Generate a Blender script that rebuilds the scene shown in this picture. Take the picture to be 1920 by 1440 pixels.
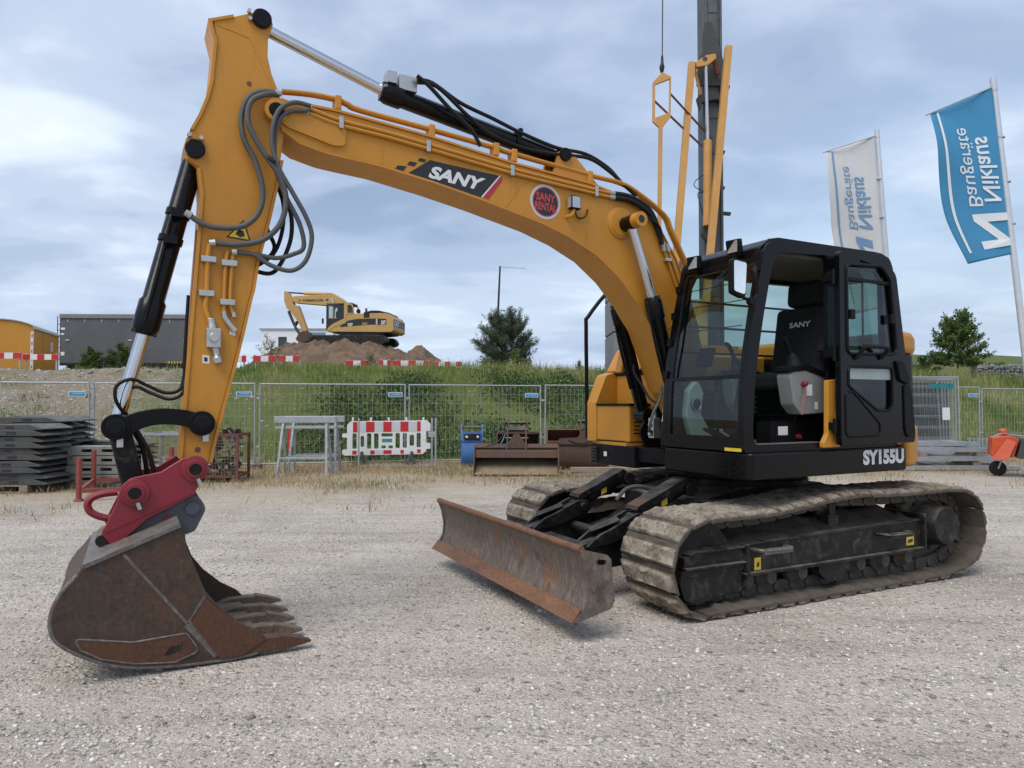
import bpy, bmesh, math, random
import numpy as np
from mathutils import Vector, Matrix, noise
from mathutils.geometry import tessellate_polygon

for o in list(bpy.data.objects): bpy.data.objects.remove(o)
random.seed(7); RNG = np.random.default_rng(11)
SC = bpy.context.scene; COL = SC.collection
R = math.radians

# ------------------------------------------------------------------ camera
EYE = 1.5055
cam = bpy.data.cameras.new('camera'); cam.lens = 36*1332/1920; cam.sensor_width = 36
cam.clip_start = .05; cam.clip_end = 3000
cam_ob = bpy.data.objects.new('camera', cam); COL.objects.link(cam_ob)
cam_ob.location = (0, 0, EYE); cam_ob.rotation_euler = (R(90)+math.atan(37/1332), 0, 0)
SC.camera = cam_ob

# ------------------------------------------------------------------ world: overcast sky
SUN_EL, SUN_AZ = R(58), R(215)      # azimuth clockwise from +Y (behind the camera, a little to the left)
W = bpy.data.worlds.new('World'); SC.world = W; W.use_nodes = True
nt = W.node_tree; nt.nodes.clear()
def wn(t, **k):
    n = nt.nodes.new(t)
    for a, b in k.items(): setattr(n, a, b)
    return n
out = wn('ShaderNodeOutputWorld'); bg = wn('ShaderNodeBackground')
sky = wn('ShaderNodeTexSky', sky_type='NISHITA', sun_disc=False)
sky.sun_elevation = SUN_EL; sky.sun_rotation = SUN_AZ; sky.air_density = 1.2; sky.dust_density = 2.0
tc = wn('ShaderNodeTexCoord'); sp = wn('ShaderNodeSeparateXYZ'); nt.links.new(tc.outputs['Generated'], sp.inputs[0])
def wmath(op, a, b=None, clamp=False):
    n = wn('ShaderNodeMath', operation=op, use_clamp=clamp)
    for i, v in enumerate((a, b)):
        if v is None: continue
        if isinstance(v, (int, float)): n.inputs[i].default_value = v
        else: nt.links.new(v, n.inputs[i])
    return n.outputs[0]
zz = wmath('ADD', wmath('MAXIMUM', sp.outputs[2], 0.0), .16)
cx = wmath('DIVIDE', sp.outputs[0], zz); cy = wmath('DIVIDE', sp.outputs[1], zz)
cb = wn('ShaderNodeCombineXYZ'); nt.links.new(cx, cb.inputs[0]); nt.links.new(cy, cb.inputs[1])
def wnoise(scale, detail, rough, dist, off=(0, 0, 0), sc=(1, 1, 1)):
    mp = wn('ShaderNodeMapping'); mp.inputs['Location'].default_value = off; mp.inputs['Scale'].default_value = sc
    nt.links.new(cb.outputs[0], mp.inputs[0])
    n = wn('ShaderNodeTexNoise'); nt.links.new(mp.outputs[0], n.inputs['Vector'])
    n.inputs['Scale'].default_value = scale; n.inputs['Detail'].default_value = detail
    n.inputs['Roughness'].default_value = rough; n.inputs['Distortion'].default_value = dist
    return n.outputs['Fac']
def wramp(fac, stops):
    r = wn('ShaderNodeValToRGB'); nt.links.new(fac, r.inputs[0]); e = r.color_ramp.elements
    r.color_ramp.interpolation = 'EASE'
    while len(e) < len(stops): e.new(.5)
    for q, (p, c) in zip(e, stops): q.position = p; q.color = (*c, 1)
    return r.outputs[0]
def wmix(f, a, b):
    n = wn('ShaderNodeMix', data_type='RGBA')
    for i, v in ((0, f), (6, a), (7, b)):
        if isinstance(v, (int, float)): n.inputs[i].default_value = v
        elif isinstance(v, tuple): n.inputs[i].default_value = (*v, 1)
        else: nt.links.new(v, n.inputs[i])
    return n.outputs[2]
big = wnoise(.85, 6, .5, .3, (3.1, 1.7, 0), (1, 1.15, 1))
fine = wnoise(2.3, 5, .5, .35, (0, 5, 2), (.9, 1.2, 1))
mixn = wmath('ADD', wmath('MULTIPLY', big, .66), wmath('MULTIPLY', fine, .34))
clouds = wramp(mixn, [(.36, (1.7, 2.3, 3.4)), (.45, (2.4, 3.0, 4.1)), (.53, (3.2, 3.8, 4.85)), (.63, (4.7, 5.25, 6.1)), (.73, (6.0, 6.4, 7.1))])
holes = wramp(wnoise(.55, 4, .5, .2, (9, 2, 4)), [(.45, (0, 0, 0)), (.7, (.45, .45, .45))])
sk = wmix(holes, clouds, sky.outputs[0])
horizon = wmath('POWER', wmath('SUBTRACT', 1.0, wmath('MAXIMUM', sp.outputs[2], 0.0)), 7.0)
sk = wmix(wmath('MULTIPLY', horizon, .62), sk, (4.0, 4.75, 5.8))
nt.links.new(sk, bg.inputs[0]); bg.inputs[1].default_value = .1
nt.links.new(bg.outputs[0], out.inputs[0])

# ------------------------------------------------------------------ sun (veiled by cloud)
sl = bpy.data.lights.new('sun', 'SUN'); sl.energy = 1.5; sl.angle = R(38); sl.color = (1, .965, .91)
so = bpy.data.objects.new('sun', sl); COL.objects.link(so)
sdir = Vector((math.sin(SUN_AZ)*math.cos(SUN_EL), math.cos(SUN_AZ)*math.cos(SUN_EL), math.sin(SUN_EL)))
so.rotation_euler = sdir.to_track_quat('Z', 'Y').to_euler(); so.location = (0, -5, 30)

SC.view_settings.view_transform = 'Standard'; SC.view_settings.look = 'None'
SC.view_settings.exposure = 0.86; SC.view_settings.gamma = 1
SC.render.engine = 'CYCLES'
SC.cycles.max_bounces = 8; SC.cycles.transparent_max_bounces = 16
SC.cycles.use_denoising = True

# ------------------------------------------------------------------ materials
def sr(r, g, b):
    f = lambda c: (c/255/12.92) if c/255 <= .04045 else ((c/255+.055)/1.055)**2.4
    return (f(r), f(g), f(b))
class Nodes:
    def __init__(s, name):
        s.m = bpy.data.materials.new(name); s.m.use_nodes = True; s.t = s.m.node_tree
        s.p = s.t.nodes['Principled BSDF']; s.out = s.t.nodes['Material Output']
        s.tc = s.n('ShaderNodeTexCoord')
    def n(s, t, **k):
        x = s.t.nodes.new(t)
        for a, b in k.items(): setattr(x, a, b)
        return x
    def put(s, v, sock):
        if isinstance(v, (int, float)): sock.default_value = v
        elif isinstance(v, tuple): sock.default_value = (*v, 1) if len(v) == 3 and sock.type == 'RGBA' else v
        else: s.t.links.new(v, sock)
    def vec(s, scale=(1, 1, 1), rot=(0, 0, 0), coord='Object'):
        mp = s.n('ShaderNodeMapping'); mp.inputs['Scale'].default_value = scale; mp.inputs['Rotation'].default_value = rot
        s.t.links.new(s.tc.outputs[coord], mp.inputs[0]); return mp.outputs[0]
    def noise(s, scale, detail=5, rough=.55, dist=0, v=None, out='Fac'):
        x = s.n('ShaderNodeTexNoise'); s.put(v if v is not None else s.tc.outputs['Object'], x.inputs['Vector'])
        x.inputs['Scale'].default_value = scale; x.inputs['Detail'].default_value = detail
        x.inputs['Roughness'].default_value = rough; x.inputs['Distortion'].default_value = dist
        return x.outputs[out]
    def voro(s, scale, v=None, out='Distance', feature='F1'):
        x = s.n('ShaderNodeTexVoronoi', feature=feature); s.put(v if v is not None else s.tc.outputs['Object'], x.inputs['Vector'])
        x.inputs['Scale'].default_value = scale; return x.outputs[out]
    def ramp(s, f, stops, interp='LINEAR'):
        x = s.n('ShaderNodeValToRGB'); s.put(f, x.inputs[0]); e = x.color_ramp.elements; x.color_ramp.interpolation = interp
        while len(e) < len(stops): e.new(.5)
        for q, (p, c) in zip(e, stops):
            q.position = p; q.color = (c, c, c, 1) if isinstance(c, (int, float)) else (*c, 1)
        return x.outputs[0]
    def mix(s, f, a, b, blend='MIX'):
        x = s.n('ShaderNodeMix', data_type='RGBA', blend_type=blend)
        s.put(f, x.inputs[0]); s.put(a, x.inputs[6]); s.put(b, x.inputs[7]); return x.outputs[2]
    def math(s, op, a, b=None, clamp=False):
        x = s.n('ShaderNodeMath', operation=op, use_clamp=clamp); s.put(a, x.inputs[0])
        if b is not None: s.put(b, x.inputs[1])
        return x.outputs[0]
    def bump(s, h, strength=.3, dist=.01, normal=None):
        x = s.n('ShaderNodeBump'); s.put(h, x.inputs['Height']); x.inputs['Strength'].default_value = strength
        x.inputs['Distance'].default_value = dist
        if normal is not None: s.t.links.new(normal, x.inputs['Normal'])
        return x.outputs[0]
    def up(s):
        g = s.n('ShaderNodeNewGeometry'); q = s.n('ShaderNodeSeparateXYZ'); s.t.links.new(g.outputs['Normal'], q.inputs[0]); return q.outputs[2]
    def pos(s):
        g = s.n('ShaderNodeNewGeometry'); q = s.n('ShaderNodeSeparateXYZ'); s.t.links.new(g.outputs['Position'], q.inputs[0]); return q.outputs
    def set(s, **k):
        names = dict(col='Base Color', rough='Roughness', metal='Metallic', normal='Normal', spec='Specular IOR Level', coat='Coat Weight', coatr='Coat Roughness', trans='Transmission Weight', sub='Subsurface Weight')
        for a, v in k.items(): s.put(v, s.p.inputs[names[a]])
        return s.m
MATS = {}
DUST = sr(172, 160, 142)
def mat(key, col, rough=.5, metal=0., var=.25, scale=5., bump=.0, bscale=60., dust=0., coat=0., grime=0., grimecol=(.03, .027, .022), spec=.5):
    if key in MATS: return MATS[key]
    k = Nodes(key)
    n1 = k.noise(scale, 6, .6); n2 = k.noise(scale*7, 4, .6)
    v = k.ramp(k.math('ADD', k.math('MULTIPLY', n1, .65), k.math('MULTIPLY', n2, .35)), [(.3, 1-var), (.7, 1+var*.4)])
    c = k.mix(1.0, col, v, 'MULTIPLY')
    if grime:
        g = k.ramp(k.noise(scale*1.6, 8, .7, .6), [(.52, 0), (.72, grime)])
        c = k.mix(g, c, grimecol)
    if dust:
        d = k.math('MULTIPLY', k.ramp(k.up(), [(.1, .08), (.9, 1)]), k.ramp(k.noise(scale*.8, 7, .65), [(.35, .15), (.65, 1)]))
        c = k.mix(k.math('MULTIPLY', d, dust), c, DUST)
    rr = k.ramp(n2, [(.3, max(.02, rough-.08)), (.7, min(1, rough+.12))])
    kw = dict(col=c, rough=rr, metal=metal, coat=coat, spec=spec)
    if bump: kw['normal'] = k.bump(k.noise(bscale, 5, .6), bump, .01)
    MATS[key] = k.set(**kw); return MATS[key]
def streaky(key, base, rust, light, rough=.7, scale=3., amt=(.45, .62), lite=(.58, .75), bump=.35, vs=(1, 1, .35), dark=None, dist=.7):
    k = Nodes(key)
    v = k.vec(vs)
    n1 = k.noise(scale, 9, .72, dist, v); n2 = k.noise(scale*5, 7, .7, dist*.4, v); n3 = k.noise(scale*18, 4, .6, 0, v)
    c = k.mix(k.ramp(n1, [(amt[0], 0), (amt[1], 1)]), base, rust)
    c = k.mix(k.ramp(n2, [(lite[0], 0), (lite[1], .8)]), c, light)
    if dark: c = k.mix(k.ramp(k.noise(scale*2.2, 6, .6, 1.), [(.55, 0), (.7, .85)]), c, dark)
    sc_ = k.noise(scale*26, 3, .6, 0, k.vec((1, 1.2, .06))); c = k.mix(k.ramp(sc_, [(.58, 0), (.72, .45)]), c, light)
    c = k.mix(1.0, c, k.ramp(n3, [(.3, .72), (.7, 1.15)]), 'MULTIPLY')
    h = k.math('ADD', n2, k.math('MULTIPLY', n3, .5))
    MATS[key] = k.set(col=c, rough=k.ramp(n2, [(.3, rough-.12), (.7, min(1, rough+.15))]), normal=k.bump(h, bump, .008), spec=.35)
    return MATS[key]

def orange_mat():
    k = Nodes('machine_orange_paint')
    n1 = k.noise(1.6, 7, .6); n2 = k.noise(13, 6, .65); vs = k.vec((9, 9, .9)); st = k.noise(1.7, 7, .7, .25, vs)
    c = k.mix(1.0, (.53, .232, .026), k.ramp(n1, [(.3, (.86, .84, .80)), (.55, (1, 1, 1)), (.75, (1.06, 1.06, 1.1))]), 'MULTIPLY')
    c = k.mix(k.ramp(st, [(.56, 0), (.74, .42)]), c, (.30, .135, .030))                      # run-down grime
    c = k.mix(k.ramp(k.noise(4.2, 9, .75, .6), [(.60, 0), (.74, .45)]), c, (.40, .27, .14))   # dusty patches
    chips = k.math('MULTIPLY', k.ramp(k.voro(31), [(.05, 1), (.09, 0)]), k.ramp(k.noise(2.6, 4, .6), [(.54, 0), (.60, 1)]))
    c = k.mix(k.math('MULTIPLY', chips, .8), c, (.075, .045, .028))
    d = k.math('MULTIPLY', k.ramp(k.up(), [(.3, 0), (.95, 1)]), k.ramp(n2, [(.35, .10), (.7, .38)]))
    c = k.mix(d, c, DUST)
    return k.set(col=c, rough=k.ramp(k.math('ADD', k.math('MULTIPLY', n2, .5), k.math('MULTIPLY', st, .5)), [(.35, .34), (.65, .62)]), spec=.4, normal=k.bump(n2, .05, .01))
ORANGE = orange_mat()
BLACK = mat('gloss_black_paint', (.003, .003, .0038), .22, var=.2, dust=.008, coat=.0, spec=.24)
BLACKM = mat('matt_black_paint', (.0045, .0045, .005), .5, var=.3, dust=.03, spec=.18)
BLACKW = mat('worn_black_paint', (.006, .006, .008), .5, var=.4, scale=7, dust=.16, spec=.2, grime=.5, grimecol=(.10, .085, .068), bump=.15)
RUBBER = mat('hose_rubber', (.010, .010, .010), .6, var=.3, dust=.08, spec=.25)
HOSEG = mat('grey_hose_sleeve', (.085, .088, .085), .6, var=.3, bump=.4, bscale=220)
CHROME = mat('chrome_rod', (.62, .63, .65), .12, 1., var=.05)
STEEL = mat('zinc_fitting', (.52, .52, .50), .38, .85, var=.2, scale=20)
GALV = mat('galvanised_steel', (.40, .42, .43), .5, .45, var=.3, scale=9, bump=.08)
GALVW = mat('galvanised_wire', (.44, .46, .47), .55, .3, var=.2)
REDC = mat('coupler_red_paint', (.235, .013, .026), .42, var=.25, scale=5, dust=.12, grime=.35, grimecol=(.10, .03, .03), bump=.08, bscale=25)
EARG = mat('ear_grey_paint', (.075, .080, .092), .55, var=.25, dust=.1, grime=.3, grimecol=(.08, .06, .05))
RUSTB = streaky('bucket_rust', (.060, .040, .029), (.092, .045, .026), (.105, .092, .080), .55, 2.4, (.42, .68), (.56, .78), .35, (1, 1, 1), dark=(.030, .026, .023))
RUSTO = streaky('bucket_red_rust', (.098, .042, .022), (.060, .033, .022), (.115, .08, .06), .6, 2.6, (.50, .70), (.62, .85), .3, (1, 1, 1))
WELD = streaky('worn_steel_edge', (.125, .112, .102), (.11, .068, .048), (.25, .24, .23), .45, 4, (.50, .66), (.5, .7), .4, (1, 1, 1))
BLADE = streaky('blade_face', (.130, .100, .082), (.21, .090, .038), (.29, .235, .185), .6, 3.2, (.54, .64), (.50, .72), .5, (1, 1.5, .6), dark=(.062, .045, .040), dist=.15)
BLADEE = streaky('blade_edge_rust', (.185, .088, .045), (.115, .058, .036), (.25, .16, .105), .65, 4, (.48, .64), (.56, .76), .4, (1, .7, 1))
OLDIRON = streaky('old_bucket_iron', (.085, .054, .040), (.12, .058, .034), (.15, .115, .088), .75, 2.4, (.45, .66), (.55, .78), .4, (1, 1, .5))
BOXBROWN = mat('rusty_brown_paint', (.16, .055, .035), .65, var=.4, grime=.5, grimecol=(.06, .035, .025))
DECW = mat('white_lettering', (.72, .72, .71), .5, var=.08)
DECK = mat('black_decal', (.016, .016, .018), .4, var=.1)
DECR = mat('red_decal', (.45, .018, .045), .4, var=.1)
DECY = mat('yellow_decal', (.66, .46, .03), .5, var=.15)
DECS = mat('silver_decal', (.55, .55, .53), .4, .3, var=.2)
WHITEP = mat('white_plastic', (.70, .70, .69), .45, var=.10, dust=.1, grime=.15, grimecol=(.3, .28, .25))
REDP = mat('red_plastic', (.50, .018, .022), .45, var=.15)
BLUEP = mat('blue_sign', (.035, .27, .50), .5, var=.15)
BLUEB = mat('blue_machine_paint', (.045, .16, .42), .45, var=.3, dust=.2, grime=.4, grimecol=(.12, .13, .15))
SEAT = mat('seat_cloth', (.012, .012, .013), .85, var=.3, bump=.2, bscale=300)
PANELG = mat('grey_cab_plastic', (.23, .235, .225), .6, var=.15)
PANELL = mat('pale_cab_plastic', (.42, .43, .42), .6, var=.15)
RECYC = mat('recycled_black_plastic', (.062, .064, .064), .75, var=.35, scale=8, dust=.28, bump=.25, bscale=30)
GREYFOOT = mat('grey_plastic_foot', (.215, .215, .195), .75, var=.3, scale=6, dust=.2, bump=.2, bscale=30)
WOOD = streaky('weathered_wood', (.30, .235, .175), (.20, .155, .115), (.42, .35, .28), .8, 5, (.4, .6), (.5, .7), .4, (.3, 3, 3))
REDSTEEL = mat('red_oxide_steel', (.27, .052, .035), .6, var=.3, dust=.15, grime=.3, grimecol=(.09, .035, .025))
MUD = mat('dried_mud', (.175, .145, .112), .95, var=.45, scale=9, bump=.8, bscale=45, spec=.15)
MUDD = mat('dark_caked_mud', (.125, .106, .084), .95, var=.5, scale=9, bump=.9, bscale=40, spec=.15)
def shoe_mat():
    k = Nodes('track_shoe_mud')
    oi = k.n('ShaderNodeObjectInfo'); v = k.n('ShaderNodeVectorMath', operation='ADD')
    sc = k.n('ShaderNodeVectorMath', operation='SCALE'); k.t.links.new(oi.outputs['Location'], sc.inputs[0]); sc.inputs['Scale'].default_value = 7.3
    k.t.links.new(k.tc.outputs['Object'], v.inputs[0]); k.t.links.new(sc.outputs[0], v.inputs[1]); vv = v.outputs[0]
    n1 = k.noise(9, 9, .72, .3, vv); n2 = k.noise(34, 7, .7, 0, vv); n3 = k.noise(120, 3, .6, 0, vv)
    c = k.ramp(n1, [(.34, (.125, .098, .075)), (.44, (.225, .185, .140)), (.55, (.33, .283, .220)), (.68, (.44, .39, .31))])
    c = k.mix(k.ramp(n2, [(.52, 0), (.66, .8)]), c, (.095, .072, .056))
    hz = k.n('ShaderNodeSeparateXYZ'); k.t.links.new(k.tc.outputs['Object'], hz.inputs[0])
    low = k.ramp(k.math('ADD', hz.outputs[2], k.math('MULTIPLY', n2, .012)), [(.012, .9), (.034, 0)])
    c = k.mix(low, c, k.mix(n1, (.060, .047, .039), (.125, .106, .086)))
    c = k.mix(1.0, c, k.ramp(n3, [(.3, .75), (.7, 1.15)]), 'MULTIPLY')
    return k.set(col=c, rough=.92, spec=.2, normal=k.bump(k.math('ADD', n2, k.math('MULTIPLY', n3, .4)), .8, .012))
SHOE = shoe_mat()
LINK = mat('dirty_track_link', (.095, .081, .066), .85, var=.5, scale=20, dust=.35, bump=.6, bscale=60)
FRAMEB = mat('dirty_black_frame', (.009, .009, .010), .5, spec=.22, var=.4, scale=5, dust=.55, grime=.85, grimecol=(.085, .072, .058), bump=.3, bscale=30)
def glass(key, tint, refl=1.0, rough=.02):
    k = Nodes(key); k.t.nodes.remove(k.p)
    tr = k.n('ShaderNodeBsdfTransparent'); tr.inputs[0].default_value = (*tint, 1)
    gl = k.n('ShaderNodeBsdfGlossy'); gl.inputs['Roughness'].default_value = rough; gl.inputs[0].default_value = (refl, refl, refl, 1)
    g = k.n('ShaderNodeNewGeometry'); dp = k.n('ShaderNodeVectorMath', operation='DOT_PRODUCT'); k.t.links.new(g.outputs['Normal'], dp.inputs[0]); k.t.links.new(g.outputs['Incoming'], dp.inputs[1])
    fr = k.math('POWER', k.math('SUBTRACT', 1.0, k.math('ABSOLUTE', dp.outputs['Value']), True), 5.0)
    mx = k.n('ShaderNodeMixShader'); k.t.links.new(k.math('ADD', k.math('MULTIPLY', fr, .9), .05), mx.inputs[0])
    k.t.links.new(tr.outputs[0], mx.inputs[1]); k.t.links.new(gl.outputs[0], mx.inputs[2]); k.t.links.new(mx.outputs[0], k.out.inputs[0])
    MATS[key] = k.m; return k.m
GLASS = glass('tinted_cab_glass', (.50, .63, .60))
GLASSD = glass('tinted_door_glass', (.50, .66, .64))
MIRROR = mat('mirror_face', (.8, .82, .84), .04, 1., var=.02)
LENS = mat('lamp_lens', (.55, .57, .58), .15, .6, var=.3, scale=60)

# ------------------------------------------------------------------ mesh helpers
def catmull(pts, per=6, closed=False):
    P = [Vector(p) for p in pts]; n = len(P); res = []
    for i in range(n if closed else n-1):
        g = (lambda j: P[j % n]) if closed else (lambda j: P[min(max(j, 0), n-1)])
        a, b, c, d = g(i-1), g(i), g(i+1), g(i+2)
        for s in range(per):
            t = s/per
            res.append(.5*((2*b)+(c-a)*t+(2*a-5*b+4*c-d)*t*t+(3*b-a-3*c+d)*t**3))
    if not closed: res.append(P[-1])
    return res
def fillet(pts, rad, seg=5):
    """round the corners of a 2-D polygon; rad is one number or one per corner"""
    n = len(pts); res = []
    for i in range(n):
        p = Vector(pts[i][:2]); a = Vector(pts[i-1][:2]); b = Vector(pts[(i+1) % n][:2])
        r = rad[i] if isinstance(rad, (list, tuple)) else rad
        u = (a-p); w = (b-p); la, lb = u.length, w.length
        if r <= 0 or la < 1e-6 or lb < 1e-6: res.append(tuple(p)); continue
        u /= la; w /= lb; ang = math.acos(max(-1, min(1, u.dot(w))))
        t = min(r/max(math.tan(ang/2), .05), la*.48, lb*.48)
        p0, p1 = p+u*t, p+w*t
        for s in range(seg+1):
            q = s/seg; res.append(tuple((1-q)**2*p0+2*q*(1-q)*p+q*q*p1))
    return res
class MB:
    def __init__(s): s.v = []; s.f = []
    def add(s, v, f):
        o = len(s.v); s.v += [tuple(q) for q in v]; s.f += [tuple(i+o for i in q) for q in f]; return s
    def box(s, x0, x1, y0, y1, z0, z1):
        return s.add([(x, y, z) for x in (x0, x1) for y in (y0, y1) for z in (z0, z1)],
                     [(0, 1, 3, 2), (4, 6, 7, 5), (0, 4, 5, 1), (2, 3, 7, 6), (0, 2, 6, 4), (1, 5, 7, 3)])
    def obox(s, p0, p1, w, h, upv=(0, 0, 1)):
        """a bar from p0 to p1, w across, h along upv"""
        p0, p1 = Vector(p0), Vector(p1); d = (p1-p0).normalized(); u = Vector(upv)
        sx = d.cross(u)
        if sx.length < 1e-4: sx = d.cross(Vector((1, 0, 0)))
        sx.normalize(); u = sx.cross(d).normalized()
        q = [p+sx*a*w/2+u*b*h/2 for p in (p0, p1) for a, b in ((-1, -1), (1, -1), (1, 1), (-1, 1))]
        return s.add(q, [(0, 1, 2, 3), (7, 6, 5, 4), (0, 4, 5, 1), (1, 5, 6, 2), (2, 6, 7, 3), (3, 7, 4, 0)])
    def cyl(s, p0, p1, r0, r1=None, n=18):
        return s.rings([(p0, r0), (p1, r0 if r1 is None else r1)], n)
    def rings(s, seq, n=18):
        """stacked rings (point, radius) along one axis, capped"""
        a = Vector(seq[0][0]); b = Vector(seq[-1][0]); d = (b-a).normalized()
        u = d.orthogonal().normalized(); w = d.cross(u); v = []; f = []
        for p, r in seq:
            p = Vector(p)
            v += [p+(u*math.cos(2*math.pi*i/n)+w*math.sin(2*math.pi*i/n))*r for i in range(n)]
        for k in range(len(seq)-1):
            for i in range(n):
                j = (i+1) % n; f.append((k*n+i, k*n+j, (k+1)*n+j, (k+1)*n+i))
        f.append(tuple(range(n-1, -1, -1))); f.append(tuple((len(seq)-1)*n+i for i in range(n)))
        return s.add(v, f)
    def tube(s, pts, r, n=8, per=6, closed=False, smooth=True):
        P = catmull(pts, per, closed) if smooth else [Vector(p) for p in pts]
        m = len(P); v = []; f = []; u = None
        for i, p in enumerate(P):
            a = P[i-1] if (i > 0 or closed) else p; b = P[(i+1) % m] if (i < m-1 or closed) else p
            d = (b-a).normalized()
            if u is None: u = d.orthogonal().normalized()
            else:
                u = u-d*u.dot(d); u = u.normalized() if u.length > 1e-6 else d.orthogonal().normalized()
            w = d.cross(u)
            v += [p+(u*math.cos(2*math.pi*k/n)+w*math.sin(2*math.pi*k/n))*r for k in range(n)]
        for i in range(m if closed else m-1):
            i2 = (i+1) % m
            for k in range(n): k2 = (k+1) % n; f.append((i*n+k, i*n+k2, i2*n+k2, i2*n+k))
        if not closed: f.append(tuple(range(n-1, -1, -1))); f.append(tuple((m-1)*n+k for k in range(n)))
        return s.add(v, f)
    def extr(s, fn, outer, holes=()):
        """fn(a, b, side) -> 3-D point for side 0 / 1; polygon with holes extruded between them"""
        loops = [list(outer)]+[list(h) for h in holes]
        flat = [p for L in loops for p in L]; N = len(flat)
        tri = tessellate_polygon([[Vector((p[0], p[1], 0)) for p in L] for L in loops])
        v = [fn(p[0], p[1], 0) for p in flat]+[fn(p[0], p[1], 1) for p in flat]
        if holes: f = [tuple(t) for t in tri]+[tuple(i+N for i in reversed(t)) for t in tri]
        else: f = [tuple(range(N)), tuple(range(2*N-1, N-1, -1))]
        o = 0
        for L in loops:
            n = len(L)
            for i in range(n): j = (i+1) % n; f.append((o+i, o+j, o+j+N, o+i+N))
            o += n
        return s.add(v, f)
    def xz(s, outer, y0, y1, holes=()): return s.extr(lambda a, b, k: (a, (y0, y1)[k], b), outer, holes)
    def xy(s, outer, z0, z1, holes=()): return s.extr(lambda a, b, k: (a, b, (z0, z1)[k]), outer, holes)
    def yz(s, outer, x0, x1, holes=()): return s.extr(lambda a, b, k: ((x0, x1)[k], a, b), outer, holes)
    def move(s, M):
        s.v = [tuple(M @ Vector(q)) for q in s.v]; return s
    def mesh(s, name, m, sharp=38):
        me = bpy.data.meshes.new(name); me.from_pydata(s.v, [], s.f)
        b = bmesh.new(); b.from_mesh(me); bmesh.ops.recalc_face_normals(b, faces=b.faces); b.to_mesh(me); b.free()
        if m is not None: me.materials.append(m)
        me.polygons.foreach_set('use_smooth', [True]*len(me.polygons)); me.set_sharp_from_angle(angle=R(sharp))
        return me
    def build(s, name, m, parent=None, bevel=0, seg=2, sharp=38):
        return link(name, s.mesh(name, m, sharp), parent, bevel, seg)
def link(name, me, parent=None, bevel=0, seg=2):
    o = bpy.data.objects.new(name, me); COL.objects.link(o); o.parent = parent
    if bevel:
        b = o.modifiers.new('bevel', 'BEVEL'); b.width = bevel; b.segments = seg; b.limit_method = 'ANGLE'; b.angle_limit = R(38)
        b.harden_normals = True
    return o
def empty(name, loc=(0, 0, 0), rz=0, parent=None):
    o = bpy.data.objects.new(name, None); COL.objects.link(o); o.location = loc; o.rotation_euler = (0, 0, rz); o.parent = parent
    o.empty_display_size = .2; return o
def tag(o, label=None, cat=None, group=None, kind=None):
    for k, v in (('label', label), ('category', cat), ('group', group), ('kind', kind)):
        if v: o[k] = v
    return o
def copy_tree(o, parent=None):
    c = o.copy(); COL.objects.link(c); c.parent = parent
    for ch in o.children: copy_tree(ch, c)
    return c
def circ(cx, cz, r, n=24, a0=0, a1=360):
    full = abs(a1-a0) >= 360; m = n if full else n+1
    return [(cx+r*math.cos(R(a0+(a1-a0)*i/n)), cz+r*math.sin(R(a0+(a1-a0)*i/n))) for i in range(m)]
_glyph = {}
def text_mesh(body, bold=0., shear=0., align='CENTER', spacing=1.):
    key = (body, bold, shear, spacing)
    if key in _glyph: return _glyph[key]
    cu = bpy.data.curves.new('lettering', 'FONT'); cu.body = body; cu.size = 1; cu.offset = bold; cu.shear = shear
    cu.space_character = spacing; cu.space_line = .85; cu.align_x = align; cu.resolution_u = 4; cu.fill_mode = 'FRONT'
    ob = bpy.data.objects.new('lettering', cu); COL.objects.link(ob)
    dg = bpy.context.evaluated_depsgraph_get(); dg.update()
    me = bpy.data.meshes.new_from_object(ob.evaluated_get(dg))
    v = np.array([tuple(q.co)[:2] for q in me.vertices]); f = [tuple(p.vertices) for p in me.polygons]
    bpy.data.objects.remove(ob); bpy.data.curves.remove(cu); bpy.data.meshes.remove(me)
    v = (v-v.min(0))/(v.max(0)-v.min(0)); _glyph[key] = (v, f); return _glyph[key]
def lettering(name, body, quad, m, parent, bold=.02, shear=0., flip=False, fn=None, spacing=1.):
    """text stretched onto a quad (bottom-left, bottom-right, top-right, top-left) or through fn(u, v)"""
    v, f = text_mesh(body, bold, shear, spacing=spacing)
    if fn is None:
        a, b, c, d = [Vector(q) for q in quad]
        fn = lambda u, w: (a*(1-u)+b*u)*(1-w)+(d*(1-u)+c*u)*w
    me = bpy.data.meshes.new(name); me.from_pydata([tuple(fn(1-p[0] if flip else p[0], p[1])) for p in v], [], f); me.materials.append(m)
    return link(name, me, parent)
def flat(name, pts, m, parent):
    me = bpy.data.meshes.new(name); me.from_pydata([tuple(p) for p in pts], [], [tuple(range(len(pts)))]); me.materials.append(m)
    return link(name, me, parent)
def at(px, Y, py=None):
    """world X of an image column (and Z of an image row) at depth Y"""
    X = (px-960)/1332*Y
    return X if py is None else (X, EYE+(757-py)/1332*Y)
# ================================================================== THE EXCAVATOR (x forward, y to its left, z up)
EX = empty('crawler_excavator', (2.1934, 6.8298, 0), R(208))
tag(EX, 'large orange and black crawler excavator with bucket on the gravel and cab door open', 'excavator')
UROT = R(-1.747)
def under(o): o.rotation_euler = (0, 0, UROT); return o

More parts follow.
